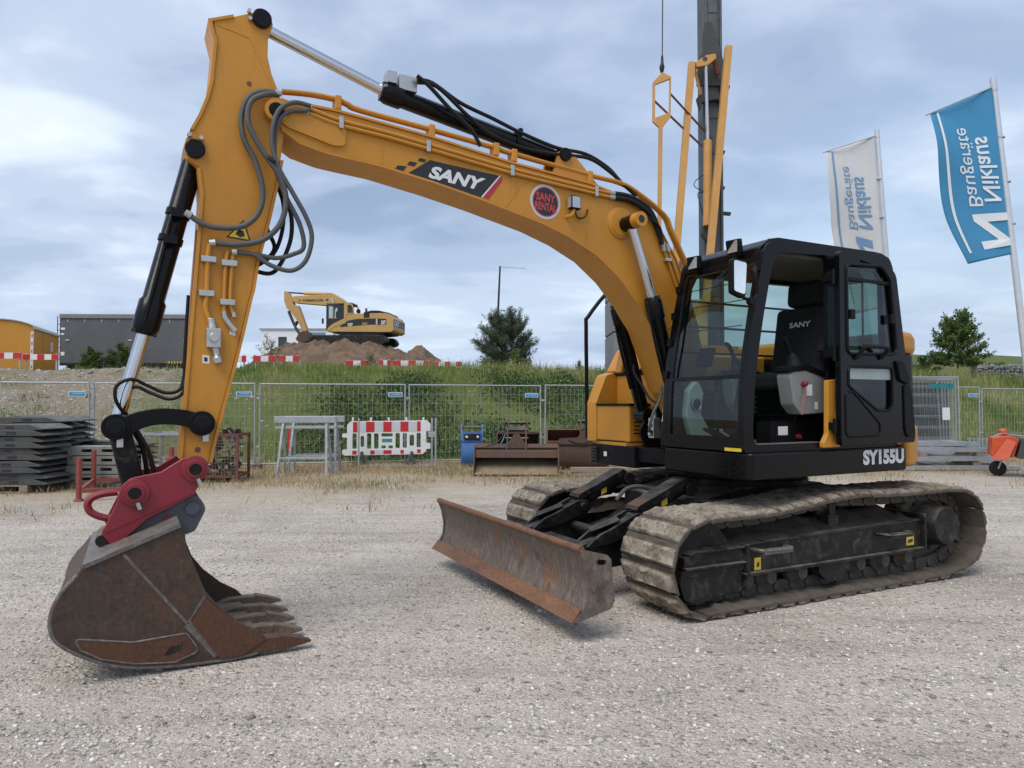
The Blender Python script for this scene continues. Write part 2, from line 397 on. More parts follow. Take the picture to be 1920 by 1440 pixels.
# ---- crawler tracks
PATH = [(1.30, .03), (.6, .028), (0, .028), (-.7, .03), (-1.10, .035), (-1.40, .088), (-1.53, .150), (-1.61, .25), (-1.643, .42), (-1.585, .60),
        (-1.47, .70), (-1.23, .745), (-.72, .748), (-.36, .752), (-.03, .768), (.30, .748), (.63, .71), (.97, .683), (1.31, .680), (1.55, .672),
        (1.69, .640), (1.81, .535), (1.858, .385), (1.845, .285), (1.80, .165), (1.71, .065), (1.55, .032)]
def resample(pts, n):
    P = catmull([(a, 0, b) for a, b in pts], 12, True); P.append(P[0])
    L = [0]
    for a, b in zip(P, P[1:]): L.append(L[-1]+(b-a).length)
    res = []; j = 0
    for i in range(n):
        s = L[-1]*i/n
        while L[j+1] < s: j += 1
        t = (s-L[j])/(L[j+1]-L[j]); res.append(P[j].lerp(P[j+1], t))
    return res, L[-1]
NSH = 46
pos, LEN = resample(PATH, NSH)
PITCH = LEN/NSH
def shoe_mesh(seed):
    prof = [(-.092, -.006), (-.092, .004), (-.068, .006), (-.060, .030), (-.044, .042), (-.02, .036), (.006, .040), (.03, .034), (.046, .041), (.058, .030), (.064, .006), (.084, .000), (.084, -.010)]
    ny = 15; v = []; f = []; m = len(prof)
    for j in range(ny):
        y = -.3+.6*j/(ny-1)
        for k, (t, h) in enumerate(prof):
            w = noise.noise((t*14+seed*9.1, y*9, seed*3.3)); w2 = noise.noise((t*40+seed, y*32, seed*1.7))
            top = 2 <= k <= 10
            dh = (.013*w+.008*w2) if top else .002*w2
            edge = 1 if 0 < j < ny-1 else .55
            v.append((t+.004*w2, y+(.006*w if j in (0, ny-1) else 0), (h+dh)*(edge if top else 1)))
    for j in range(ny-1):
        for k in range(m):
            k2 = (k+1) % m; f.append((j*m+k, j*m+k2, (j+1)*m+k2, (j+1)*m+k))
    f.append(tuple(range(m-1, -1, -1))); f.append(tuple((ny-1)*m+k for k in range(m)))
    b = MB().add(v, f); return b.mesh('track_shoe', SHOE, 50)
SHOES = [shoe_mesh(i+1) for i in range(5)]
lk = MB()
for s in (-1, 1):
    prof = [(-.095, -.085), (-.06, -.105), (.05, -.105), (.09, -.085), (.09, -.045), (.055, -.012), (-.055, -.012), (-.095, -.045)]
    lk.xz(prof, s*.068-.016, s*.068+.016)
lk.cyl((.085, -.1, -.066), (.085, .1, -.066), .024, n=10)
for s in (-1, 1):
    for t in (-.03, .03): lk.cyl((t, s*.11, -.016), (t, s*.11, .0), .012, n=6)
LINKM = lk.mesh('track_link', LINK)
for sgn in (1, -1):
    tr = under(empty('crawler_track', parent=EX)); yc = .995*sgn
    if sgn == 1: tr['label'] = 'crawler track on the cab side, shoes caked with pale mud'
    else: tr['label'] = 'far crawler track behind the dozer blade arms'
    for i in range(NSH):
        a, b, c = pos[i-1], pos[i], pos[(i+1) % NSH]
        t = (c-a).normalized()
        M = Matrix(((t.x, 0, -t.z), (0, 1, 0), (t.z, 0, t.x)))      # local x along the chain, local z outwards
        mid = Vector((pos[i].x, yc, pos[i].z))
        for nm, me in (('track_shoe', SHOES[(i*7+i//3) % 5]), ('track_link', LINKM)):
            o = link(nm, me, tr); o.location = mid; o.rotation_euler = M.to_euler()
            if nm == 'track_shoe':
                o.rotation_euler.rotate_axis('Y', random.uniform(-.03, .03))
    # side frame
    Y = lambda a: a*sgn
    fr = MB(); fr.xz([(1.12, .255), (1.12, .46), (.95, .475), (.1, .50), (-.88, .515), (-.93, .50), (-.93, .265), (.7, .25)], Y(.80), Y(1.19))
    for (a, b) in ((1.14, -.93),):
        fr.xz([(a, .235), (a, .262), (b, .278), (b, .250)], Y(.78), Y(1.225))
    fr.box(-.925, -.895, min(Y(.8), Y(1.23)), max(Y(.8), Y(1.23)), .25, .56)
    fr.box(1.10, 1.13, min(Y(.8), Y(1.225)), max(Y(.8), Y(1.225)), .13, .47)
    frame = under(fr.build('track_frame', FRAMEB, EX, .006))
    yk = MB(); yk.xz([(1.13, .28), (1.13, .43), (1.55, .44), (1.68, .42), (1.69, .30), (1.62, .27)], Y(.86), Y(1.19))
    yk.xz([(1.13, .335), (1.13, .352), (1.69, .352), (1.69, .335)], Y(.84), Y(1.225))
    yk.xz([(1.13, .445), (1.13, .46), (1.6, .46), (1.66, .44)], Y(.84), Y(1.215))
    yk.xz(fillet([(1.14, .13), (1.14, .33), (1.69, .33), (1.72, .24), (1.68, .12), (1.56, .075), (1.42, .105), (1.30, .125)], .03), Y(1.10), Y(1.185))
    under(yk.build('idler_yoke', FRAMEB, EX, .005))
    mud = MB(); nx, ny = 46, 9; v = []; f = []
    for i in range(nx):
        x = 1.55-2.45*i/(nx-1); zt = .462 if x > 1.1 else .475+.02*(1.1-x)
        for j in range(ny):
            y = Y(.70+.50*j/(ny-1)); e = min(j, ny-1-j, 2)/2*min(i, nx-1-i, 2)/2
            v.append((x, y, zt-.01+e*(.012+.06*max(0, noise.noise((x*5, y*7, 2.2+sgn)))+.03*abs(noise.noise((x*19, y*19, .7))))+(.07*math.exp(-((j-2)/2.2)**2) if x < 1.05 else 0)*e))
    for i in range(nx-1):
        for j in range(ny-1): f.append((i*ny+j, (i+1)*ny+j, (i+1)*ny+j+1, i*ny+j+1))
    mud.add(v, f); m_ = link('caked_mud', mud.mesh('caked_mud', MUDD, 60), frame)
    low = MB(); nx, ny = 90, 15; v = []; f = []
    for i in range(nx):
        x = 1.42-2.55*i/(nx-1)
        for j in range(ny):
            y = Y(.72+.56*j/(ny-1)); e = min(j, ny-1-j, 1)*min(i, nx-1-i, 1)
            h = .016*noise.noise((x*7, y*7, 5.2))+.016*noise.noise((x*21, y*21, 1.1))+.010*abs(math.sin((x+.03)*math.pi/PITCH))
            v.append((x, y, .034+(.010+h)*e))
    for i in range(nx-1):
        for j in range(ny-1): f.append((i*ny+j, (i+1)*ny+j, (i+1)*ny+j+1, i*ny+j+1))
    link('caked_mud', low.add(v, f).mesh('caked_mud', MUDD, 60), frame)
    # idler, sprocket and final drive
    idl = MB().rings([((1.485, Y(.86), .36), .285), ((1.485, Y(.89), .36), .30), ((1.485, Y(1.10), .36), .30), ((1.485, Y(1.13), .36), .285)], 32)
    under(idl.build('idler_wheel', FRAMEB, EX, .004))
    teeth = []
    for i in range(23):
        a = 2*math.pi*i/23
        for da, r in ((-.06, .315), (-.03, .35), (.03, .35), (.06, .315)): teeth.append((-1.185+r*math.cos(a+da), .425+r*math.sin(a+da)))
    sp_ = MB().xz(teeth, Y(.97), Y(1.02)); under(sp_.build('drive_sprocket', LINK, EX))
    fd = MB().rings([((-1.185, Y(.80), .43), .25), ((-1.185, Y(1.0), .43), .25), ((-1.185, Y(1.03), .435), .225), ((-1.175, Y(1.06), .437), .19), ((-1.17, Y(1.22), .44), .172), ((-1.17, Y(1.25), .44), .158)], 36)
    for i in range(14):
        a = 2*math.pi*i/14; fd.cyl((-1.185+.225*math.cos(a), Y(1.0), .43+.225*math.sin(a)), (-1.185+.225*math.cos(a), Y(1.045), .43+.225*math.sin(a)), .014, n=6)
    under(fd.build('final_drive', FRAMEB, EX, .004))
    for x in (1.06, .83, .50, .18, -.17, -.47, -.76):
        r = MB().rings([((x, Y(.86), .195), .07), ((x, Y(.90), .195), .098), ((x, Y(.94), .195), .098), ((x, Y(.96), .195), .07), ((x, Y(1.03), .195), .07), ((x, Y(1.05), .195), .098), ((x, Y(1.10), .195), .098), ((x, Y(1.13), .195), .06), ((x, Y(1.17), .195), .05)], 20)
        link('track_roller', r.mesh('track_roller', LINK), frame)
    cr = MB().rings([((.08, Y(.88), .645), .075), ((.08, Y(.98), .645), .075), ((.08, Y(.99), .645), .09), ((.08, Y(1.02), .645), .09), ((.08, Y(1.05), .645), .05)], 20)
    cr.box(.02, .14, min(Y(1.03), Y(1.11)), max(Y(1.03), Y(1.11)), .47, .60); cr.box(.045, .115, min(Y(1.03), Y(1.10)), max(Y(1.03), Y(1.10)), .6, .69)
    link('carrier_roller', cr.mesh('carrier_roller', FRAMEB), frame)
    gd = MB().xz(fillet([(.01, .25), (.36, .245), (.36, .19), (.28, .115), (.12, .105), (.03, .17)], .035), Y(1.15), Y(1.20))
    link('roller_guard', gd.mesh('roller_guard', FRAMEB), frame)
    for x0, x1 in ((.72, 1.06), (-.67, -.33)):
        st = MB().tube([(x0, Y(1.19), .425), (x0+.02, Y(1.27), .425), (x0+.06, Y(1.29), .425), (x1-.06, Y(1.29), .428), (x1-.02, Y(1.27), .43), (x1, Y(1.19), .43)], .015, 6, 3)
        st.box(x0+.03, x1-.03, min(Y(1.282), Y(1.30)), max(Y(1.282), Y(1.30)), .402, .445)
        link('foot_step', st.mesh('foot_step', FRAMEB if x0 < 0 else WELD), frame)
    for (x0, x1, z0, z1) in ((.965, 1.03, .27, .362), (-.80, -.70, .30, .386)):
        stk = flat('warning_sticker', [(x0, Y(1.1935), z0), (x1, Y(1.1935), z0), (x1, Y(1.1935), z1), (x0, Y(1.1935), z1)], DECY, frame)
        flat('warning_sticker', [(x0+.015, Y(1.196), z0+.03), (x1-.02, Y(1.196), z0+.02), (x1-.025, Y(1.196), z1-.04), (x0+.02, Y(1.196), z1-.03)], DECK, frame)

# ---- centre frame, slewing ring
cf = MB().xy([(1.02, .45), (1.02, -.45), (.65, -.78), (-.7, -.78), (-.95, -.4), (-.95, .4), (-.7, .78), (.65, .78)], .42, .70)
cf.xz([(1.0, .44), (1.0, .68), (.5, .78), (-.5, .78), (-.9, .66), (-.9, .44)], -.5, .5)
under(cf.build('center_frame', FRAMEB, EX, .012))
MB().rings([((0, 0, .70), .60), ((0, 0, .82), .60), ((0, 0, .83), .55), ((0, 0, .97), .55)], 40).build('slewing_ring', BLACKW, EX, .005)

# ---- dozer blade
face = [(2.600, .575), (2.562, .49), (2.540, .41), (2.533, .34), (2.543, .265), (2.572, .195), (2.598, .165)]
back = [(a-.028, b+(.006 if i < 3 else -.006)) for i, (a, b) in enumerate(face)]
bl = MB(); ny = 40
prof = [(p.x, p.y) for p in catmull([(a, b, 0) for a, b in face], 3)]; bk = [(p.x, p.y) for p in catmull([(a, b, 0) for a, b in reversed(back)], 3)]
ring = prof+bk; v = []; f = []; m = len(ring)
for j in range(ny+1):
    y = -1.285+2.57*j/ny
    v += [(a+.006*noise.noise((b*6, y*3, 1)), y, b+.004*noise.noise((a*3, y*5, 4))) for a, b in ring]
for j in range(ny):
    for k in range(m): f.append((j*m+k, j*m+(k+1) % m, (j+1)*m+(k+1) % m, (j+1)*m+k))
f.append(tuple(range(m-1, -1, -1))); f.append(tuple(ny*m+k for k in range(m)))
bl.add(v, f)
blade = under(bl.build('dozer_blade', BLADE, EX, sharp=30)); blade['label'] = 'rusty dozer blade with an orange-brown cutting edge'
lip = MB().tube([(2.590, -1.29+2.58*i/20, .580+.004*noise.noise((i*.7, 3, 1))) for i in range(21)], .024, 10, 1)
link('top_lip', lip.mesh('top_lip', BLADEE, 60), blade)
ce = MB(); v = []; f = []
for j in range(33):
    y = -1.29+2.58*j/32; w = .006*noise.noise((y*4, 7, 1))
    v += [(2.592, y, .205), (2.604, y, .200), (2.662+w, y, .128+w), (2.648+w, y, .120+w)]
for j in range(32):
    for k in range(4): f.append((j*4+k, j*4+(k+1) % 4, (j+1)*4+(k+1) % 4, (j+1)*4+k))
f += [(3, 2, 1, 0), (128, 129, 130, 131)]
link('cutting_edge', ce.add(v, f).mesh('cutting_edge', BLADEE), blade)
for y0 in (1.272, -1.300):
    ep = MB().xz(fillet([(2.605, .585), (2.40, .53), (2.372, .50), (2.362, .38), (2.345, .235), (2.375, .185), (2.60, .135), (2.655, .128), (2.60, .18), (2.553, .26), (2.543, .36), (2.565, .48)], .012, 3), y0, y0+.028,
                 [fillet([(2.480, .475), (2.480, .512), (2.405, .500), (2.405, .462)], .018, 4)])
    link('end_plate', ep.mesh('end_plate', BLADE), blade)
rib = MB()
for y in (-1.0, -.5, 0, .5, 1.0): rib.xz([(2.52, .20), (2.52, .52), (2.44, .42), (2.42, .25)], y-.012, y+.012)
rib.box(2.44, 2.515, -1.25, 1.25, .19, .26)
link('back_rib', rib.mesh('back_rib', BLADEE), blade)
for s in (-1, 1):
    y = .44*s
    am = MB().xz(fillet([(2.52, .20), (2.52, .40), (2.10, .42), (1.90, .47), (1.62, .60), (1.50, .60), (1.47, .52), (1.62, .43), (1.55, .36), (1.20, .44), (.95, .58), (.88, .50), (1.15, .33), (1.5, .24), (2.1, .22)], .02, 3), y-.055, y+.055)
    am.xz(fillet([(2.10, .40), (1.95, .50), (1.86, .53), (1.60, .64), (1.50, .63), (1.47, .55), (1.6, .5), (1.86, .42)], .015, 3), y-.10, y-.07)
    am.xz(fillet([(2.10, .40), (1.95, .50), (1.86, .53), (1.60, .64), (1.50, .63), (1.47, .55), (1.6, .5), (1.86, .42)], .015, 3), y+.07, y+.10)
    am.cyl((1.55, y-.12, .575), (1.55, y+.12, .575), .04, n=14); am.cyl((.93, y-.10, .53), (.93, y+.10, .53), .05, n=14)
    am.obox((1.93, y-.1, .505), (1.72, y+.0, .595), .20, .012)
    under(am.build('blade_arm', BLACKW, EX, .005))
    yy = .44*s
    bc = MB().cyl((1.60, yy, .575), (1.45, yy, .65), .035, n=12); bc.rings([((1.47, yy, .64), .07), ((1.40, yy, .67), .07), ((1.38, yy, .68), .058), ((1.05, yy, .82), .058)], 18)
    bc.cyl((1.57, yy-.065, .58), (1.57, yy+.065, .58), .05, n=14); bc.cyl((1.04, yy-.09, .80), (1.04, yy+.09, .80), .06, n=14)
    cyl_ = under(bc.build('blade_cylinder', BLACKW, EX, .003))
    cov = MB().xz([(1.60, .66), (1.585, .685), (1.10, .895), (1.06, .87), (1.09, .84), (1.55, .645)], yy-.08, yy+.08)
    link('cylinder_guard', cov.mesh('cylinder_guard', BLACKW), cyl_)
    flat('cylinder_guard', [(1.588, yy-.079, .6875), (1.588, yy+.079, .6875), (1.46, yy+.079, .7430), (1.49, yy-.079, .7300)], OLDIRON, cyl_)
    flat('warning_sticker', [(1.34, yy+.060, .665), (1.28, yy+.060, .69), (1.28, yy+.060, .74), (1.34, yy+.060, .715)], DECY, cyl_)
ct = MB().cyl((1.62, -.5, .40), (1.62, .5, .40), .05, n=14); ct.box(2.15, 2.45, -.5, .5, .24, .27); ct.xz([(2.12, .24), (2.12, .38), (1.95, .40), (1.95, .24)], -.25, .25)
under(ct.build('cross_tube', BLACKW, EX))
for s, pts in ((1, [(1.35, .20, .66), (1.28, .22, .74), (1.15, .25, .76), (1.02, .28, .70), (.95, .3, .62)]), (-1, [(1.40, -.05, .66), (1.30, -.03, .76), (1.15, -.0, .77), (1.0, .0, .70)])):
    under(MB().tube(pts, .018, 8).build('hydraulic_hose', HOSEG, EX))

# ---- upper frame
uf = MB().xy([(1.19, .30), (1.19, 1.20), (1.16, 1.245), (-.64, 1.245), (-.64, .30)], .945, 1.142)
ufo = uf.build('upper_frame', BLACK, EX, .018, 3)
dk = MB().xy([(.95, -.44), (.95, .32), (-1.2, .32), (-1.2, -1.0), (.2, -1.1), (.2, -.44)], .955, 1.10); dk.build('deck_plate', BLACKM, EX, .01)
lettering('model_lettering', 'SY155U', [(-.070, 1.2475, 1.008), (-.600, 1.2475, 1.008), (-.600, 1.2475, 1.130), (-.070, 1.2475, 1.130)], DECW, ufo, bold=.055)
flat('yellow_label', [(1.1955, 1.00, 1.150), (1.1955, 1.17, 1.150), (1.1955, 1.17, 1.182), (1.1955, 1.00, 1.182)], DECY, ufo)
# tail: counterweight, hood
def tail(off, r=1.0):
    P = [(-.645, 1.245-off), (-.80, 1.225-off), (-1.02, 1.10-off), (-1.22, .90-off*.8), (-1.37, .62-off*.6), (-1.46+off*.5, .32), (-1.49+off, 0)]
    return P+[(a, -b) for a, b in reversed(P[:-1])]
cw = MB().xy(tail(0), .965, 1.33); cw.build('counterweight', ORANGE, EX, .05, 4)
MB().xy(tail(.035), 1.33, 1.935).build('hood_side_panel', BLACKM, EX, .01)
MB().xy(tail(.01), 1.935, 2.13).build('engine_hood', ORANGE, EX, .055, 2)
hd = MB().xy([(-.62, -.25), (-.62, -1.19), (.18, -1.19), (.18, -.25)], 1.12, 1.99); hd.build('side_housing', ORANGE, EX, .03, 3)
MB().xz(fillet([(.74, 1.838), (.60, 2.07), (.50, 2.10), (-.60, 2.125), (-.60, 1.838)], [.01, .05, .05, 0, 0]), -1.16, -.60).build('hood_front', ORANGE, EX, .02, 3)
MB().obox((1.06, -.5, 1.80), (1.0, -.5, 2.03), .10, .035, (1, 0, 0)).build('hose_guard', ORANGE, EX, .006)
lv = MB()
for i in range(7): lv.obox((.186, -1.0, 1.45+.05*i), (.186, -.35, 1.45+.05*i), .012, .018)
lv.build('louver', ORANGE, EX)
mid = MB().box(-.62, .10, -.25, .27, 1.10, 1.80); mid.build('pump_cover', BLACKM, EX, .02)
# right-hand front: tank, step boxes, bumper
tk = MB().xz(fillet([(.20, 1.12), (.955, 1.12), (.955, 1.52), (.83, 1.80), (.72, 1.835), (.20, 1.835)], [0, .01, .03, .04, .03, 0]), -1.205, -1.035)
tk.build('tank_fairing', ORANGE, EX, .012, 3)
MB().box(.20, .70, -1.034, -.36, 1.12, 1.80).build('fuel_tank', ORANGE, EX, .018, 3)
MB().box(.22, .72, -1.03, -.37, 1.802, 1.822).build('tank_tread', BLACKM, EX, .004)
sb = MB().box(.702, .95, -1.033, -.49, 1.135, 1.488); sbo = sb.build('step_box', ORANGE, EX, .014, 3)
link('step_tread', MB().box(.70, .962, -1.034, -.48, 1.490, 1.508).mesh('step_tread', BLACKM), sbo)
for i in range(6): link('vent_slot', MB().obox((.90, -.4885, 1.22+.036*i), (.78, -.4885, 1.22+.036*i), .006, .010).mesh('vent_slot', BLACKM), sbo)
bp = MB().xy(fillet([(.99, -.72), (.99, -.36), (.2, -.36), (.2, -1.235), (.80, -1.235), (.93, -1.20)], [.04, .01, 0, 0, .04, .1]), .900, 1.098)
bpo = bp.build('bumper_box', BLACKM, EX, .02, 3)
link('step_plate', MB().xy(fillet([(.985, -.70), (.985, -.50), (.3, -.50), (.3, -1.215), (.80, -1.215), (.92, -1.18)], [.03, .01, 0, 0, .04, .09]), 1.100, 1.130).mesh('step_plate', ORANGE), bpo)
link('step_tread', MB().xy([(.965, -.72), (.955, -.55), (.955, -1.03), (.90, -1.16), (.935, -1.06)], 1.131, 1.142).mesh('step_tread', BLACKM), bpo)
for i in range(5): link('vent_slot', MB().obox((.952, -1.115, .94+.03*i), (.978, -.985, .94+.03*i), .02, .014).mesh('vent_slot', DECK), bpo)
flat('decal', [(.9930, -.80, .985), (.9905, -.855, .985), (.9905, -.855, 1.03), (.9930, -.80, 1.03)], DECW, bpo)
MB().tube([(.945, -1.215, 1.14), (.950, -1.215, 1.7), (.955, -1.215, 2.33), (.935, -1.215, 2.415), (.72, -1.215, 2.66), (.60, -1.215, 2.72), (.3, -1.215, 2.73), (.28, -1.215, 2.6), (.28, -1.215, 1.84)], .021, 8, 3).build('grab_rail', BLACKM, EX)
# boom-foot cheeks, hose arches and couplings between boom and cab
ck = MB()
for y in (.135, -.275): ck.xz(fillet([(.95, 1.10), (1.02, 1.26), (.95, 1.36), (.76, 1.55), (.60, 1.62), (.46, 1.55), (.25, 1.10)], .05), y, y+.035)
ck.build('boom_bracket', BLACKM, EX, .006)
for i, (y, h) in enumerate(((-.30, .0), (-.36, .04), (-.42, .03), (-.48, .05))):
    MB().tube([(.75, y+.1, 1.84), (.70, y+.06, 2.02), (.55, y+.03, 2.11+h), (.38, y, 2.04), (.30, y-.02, 1.86)], .026, 8).build('hydraulic_hose', RUBBER, EX)
for i in range(3):
    y = .20+.035*i; g = MB().rings([((1.09, y, 1.52-.01*i), .016), ((1.10, y, 1.44-.01*i), .02), ((1.10, y, 1.42-.01*i), .016), ((1.11, y, 1.35-.01*i), .02)], 8); g.build('hose_coupling', STEEL, EX)
    MB().tube([(1.085, y, 1.52-.01*i), (1.06, y-.02, 1.62), (.98, y-.05, 1.70), (.85, y-.04, 1.72)], .018, 8).build('hydraulic_hose', RUBBER, EX)
    MB().tube([(1.11, y, 1.35-.01*i), (1.12, y, 1.22), (1.08, y-.02, 1.10), (.95, y-.05, 1.0)], .020, 8).build('hydraulic_hose', RUBBER, EX)
vb = MB().box(1.02, 1.10, -.02, .05, 1.20, 1.38); vb.cyl((1.06, .02, 1.38), (1.06, .02, 1.43), .02, n=8); vb.cyl((1.10, .02, 1.24), (1.125, .02, 1.24), .022, n=8); vb.cyl((1.10, .02, 1.32), (1.125, .02, 1.32), .018, n=8)
vb.build('valve_block', STEEL, EX, .006)
MB().tube([(1.10, .03, 1.26), (1.16, .07, 1.28), (1.15, .11, 1.42), (1.08, .12, 1.55), (1.05, .1, 1.66)], .013, 8).build('hydraulic_hose', HOSEG, EX)
MB().tube([(1.05, -.28, 1.95), (1.10, -.22, 1.80), (1.08, -.12, 1.66), (1.12, .02, 1.56), (1.10, .12, 1.50)], .012, 8).build('hydraulic_hose', RUBBER, EX)

# ---- boom
top = [(4.38, 3.535), (4.294, 3.560), (4.108, 3.536), (3.915, 3.535), (3.249, 3.480), (2.551, 3.392), (1.80, 3.336), (1.496, 3.276), (1.258, 3.180), (1.05, 3.02), (.887, 2.79), (.75, 2.50), (.62, 2.15), (.50, 1.75), (.46, 1.52)]
bot = [(.52, 1.36), (.66, 1.33), (.80, 1.42), (.92, 1.62), (1.021, 1.852), (1.167, 2.178), (1.336, 2.400), (1.523, 2.596), (1.751, 2.763), (2.015, 2.883), (2.288, 2.969), (2.821, 3.085), (3.20, 3.155), (3.62, 3.218), (3.853, 3.233), (4.00, 3.245), (4.181, 3.285), (4.293, 3.355), (4.395, 3.42)]
YB0, YB1 = -.21, .11
boom = MB().xz(top+bot, YB0+.008, YB1).build('boom', ORANGE, EX, .006, 2, 25)
fl = MB()
for line, off in ((bot[3:-1], -.012), (top[2:-2], .006)):
    v = []; f = []
    for i, (a, b) in enumerate(line):
        v += [(a, YB0-.006, b+off-.006), (a, YB1+.012, b+off-.006), (a, YB1+.012, b+off+.010), (a, YB0-.006, b+off+.010)]
    for i in range(len(line)-1):
        for k in range(4): f.append((i*4+k, i*4+(k+1) % 4, i*4+4+(k+1) % 4, i*4+4+k))
    n = len(line); f += [(3, 2, 1, 0), tuple((n-1)*4+k for k in range(4))]; fl.add(v, f)
link('flange_plate', fl.mesh('flange_plate', ORANGE, 20), boom)
ch = MB()
for y in (YB1, YB0-.018): ch.xz(fillet([(4.405, 3.455), (4.37, 3.54), (4.29, 3.55), (4.05, 3.47), (3.86, 3.42), (3.87, 3.30), (3.95, 3.29), (4.25, 3.36)], [.04, .04, .03, .02, .03, .03, .03, .05]), y, y+.02)
link('nose_cheek', ch.mesh('nose_cheek', ORANGE), boom)
bs = MB().cyl((4.335, YB0-.05, 3.452), (4.335, YB1+.05, 3.452), .075, n=28)
link('pin_boss', bs.mesh('pin_boss', ORANGE), boom)
link('pin_cap', MB().rings([((4.335, YB1+.05, 3.452), .05), ((4.335, YB1+.064, 3.452), .045)], 20).mesh('pin_cap', BLACKM), boom)
bs = MB()
for s in (-1, 1):
    c = -.05; bs.rings([((1.49, c+s*.16, 3.05), .14), ((1.49, c+s*.172, 3.05), .135), ((1.49, c+s*.176, 3.05), .115), ((1.49, c+s*.182, 3.05), .112)], 32); link('boss_ring', bs.mesh('boss_ring', ORANGE), boom); bs = MB()
pn = MB().rings([((1.46, -.40, 3.035), .055), ((1.46, .28, 3.035), .055)], 24); link('lift_pin', pn.mesh('lift_pin', BLACKM), boom)
link('lift_pin', MB().rings([((1.46, .275, 3.035), .062), ((1.46, .355, 3.035), .062)], 24).mesh('lift_pin', ORANGE), boom)
link('lift_pin', MB().rings([((1.46, .3555, 3.035), .032), ((1.46, .358, 3.035), .030)], 18).mesh('lift_pin', DECK), boom)
br = MB()
for y in (.03, -.16): br.xz(fillet([(2.14, 3.34), (2.085, 3.58), (2.02, 3.625), (1.95, 3.60), (1.62, 3.30)], [0, .05, .05, .05, 0]), y, y+.03)
link('cylinder_bracket', br.mesh('cylinder_bracket', ORANGE), boom)
link('pin_cap', MB().rings([((2.02, .06, 3.566), .055), ((2.02, .085, 3.566), .052)], 20).mesh('pin_cap', BLACKM), boom)
for (a, b) in (((3.60, 3.23), (3.585, 3.50)), ((2.60, 3.045), (2.40, 3.35)), ((1.10, 2.09), (.70, 2.36))):
    link('weld_seam', MB().obox((a[0], YB1+.0005, a[1]), (b[0], YB1+.0005, b[1]), .005, .014, (1, 0, 0)).mesh('weld_seam', ORANGE), boom)
# decals
yd = YB1+.0025
flat('logo_panel', [(a, yd, b) for a, b in ((3.233, 3.309), (2.655, 3.279), (2.814, 3.090), (3.405, 3.183))], DECK, boom)
for q in ([(3.311, 3.313), (3.259, 3.308), (3.276, 3.285), (3.328, 3.29)], [(3.388, 3.276), (3.332, 3.273), (3.354, 3.243), (3.41, 3.247)], [(3.481, 3.231), (3.41, 3.234), (3.444, 3.19), (3.506, 3.193)]):
    flat('logo_square', [(a, yd, b) for a, b in q], DECK, boom)
flat('logo_stripe', [(a, yd+.001, b) for a, b in ((2.634, 3.280), (2.630, 3.245), (2.747, 3.086), (2.796, 3.090))], DECR, boom)
flat('logo_stripe', [(a, yd+.002, b) for a, b in ((2.655, 3.281), (2.643, 3.280), (2.800, 3.0895), (2.814, 3.090))], DECW, boom)
lettering('logo_lettering', 'SANY', [(3.250, yd+.002, 3.176), (2.827, yd+.002, 3.140), (2.772, yd+.002, 3.238), (3.207, yd+.002, 3.270)], DECW, boom, bold=.045, spacing=1.0)
rc = (2.238, 3.131)
link('round_decal', MB().rings([((rc[0], YB1, rc[1]), .142), ((rc[0], yd, rc[1]), .142)], 40).mesh('round_decal', DECS), boom)
link('round_decal', MB().rings([((rc[0], YB1, rc[1]), .120), ((rc[0], yd+.001, rc[1]), .120)], 40).mesh('round_decal', DECR), boom)
link('round_decal', MB().rings([((rc[0], YB1, rc[1]), .110), ((rc[0], yd+.002, rc[1]), .110)], 40).mesh('round_decal', DECK), boom)
DECR2 = mat('bright_red_lettering', (.55, .05, .06), .5, var=.1)
for body, z0, z1, hw in (('SANY', .002, .068, .088), ('RENTAL', -.072, -.008, .100)):
    lettering('decal_lettering', body, [(rc[0]+hw, yd+.0035, rc[1]+z0+.004), (rc[0]-hw, yd+.0035, rc[1]+z0-.006), (rc[0]-hw, yd+.0035, rc[1]+z1-.006), (rc[0]+hw, yd+.0035, rc[1]+z1+.004)], DECR2, boom, bold=.03)
# boom work light
wl = MB().obox((1.99, YB1+.02, 3.145), (1.99, YB1+.075, 3.145), .095, .11); wlo = wl.build('work_light', BLACKM, EX, .008)
link('lamp_lens', MB().obox((2.04, YB1+.049, 3.145), (2.043, YB1+.049, 3.145), .05, .09).mesh('lamp_lens', LENS), wlo)
link('lamp_lens', MB().obox((1.99, YB1+.0755, 3.145), (1.99, YB1+.078, 3.145), .075, .09).mesh('lamp_lens', LENS), wlo)
link('lamp_bracket', MB().tube([(1.995, YB1+.05, 3.09), (2.02, YB1+.05, 3.04), (2.045, YB1, 3.03)], .014, 6).mesh('lamp_bracket', ORANGE), wlo)
MB().tube([(1.975, YB1+.03, 3.09), (1.94, YB1+.02, 3.035), (1.87, YB1+.02, 3.05), (1.835, YB1+.01, 3.12)], .006, 6).build('lamp_cable', RUBBER, EX)
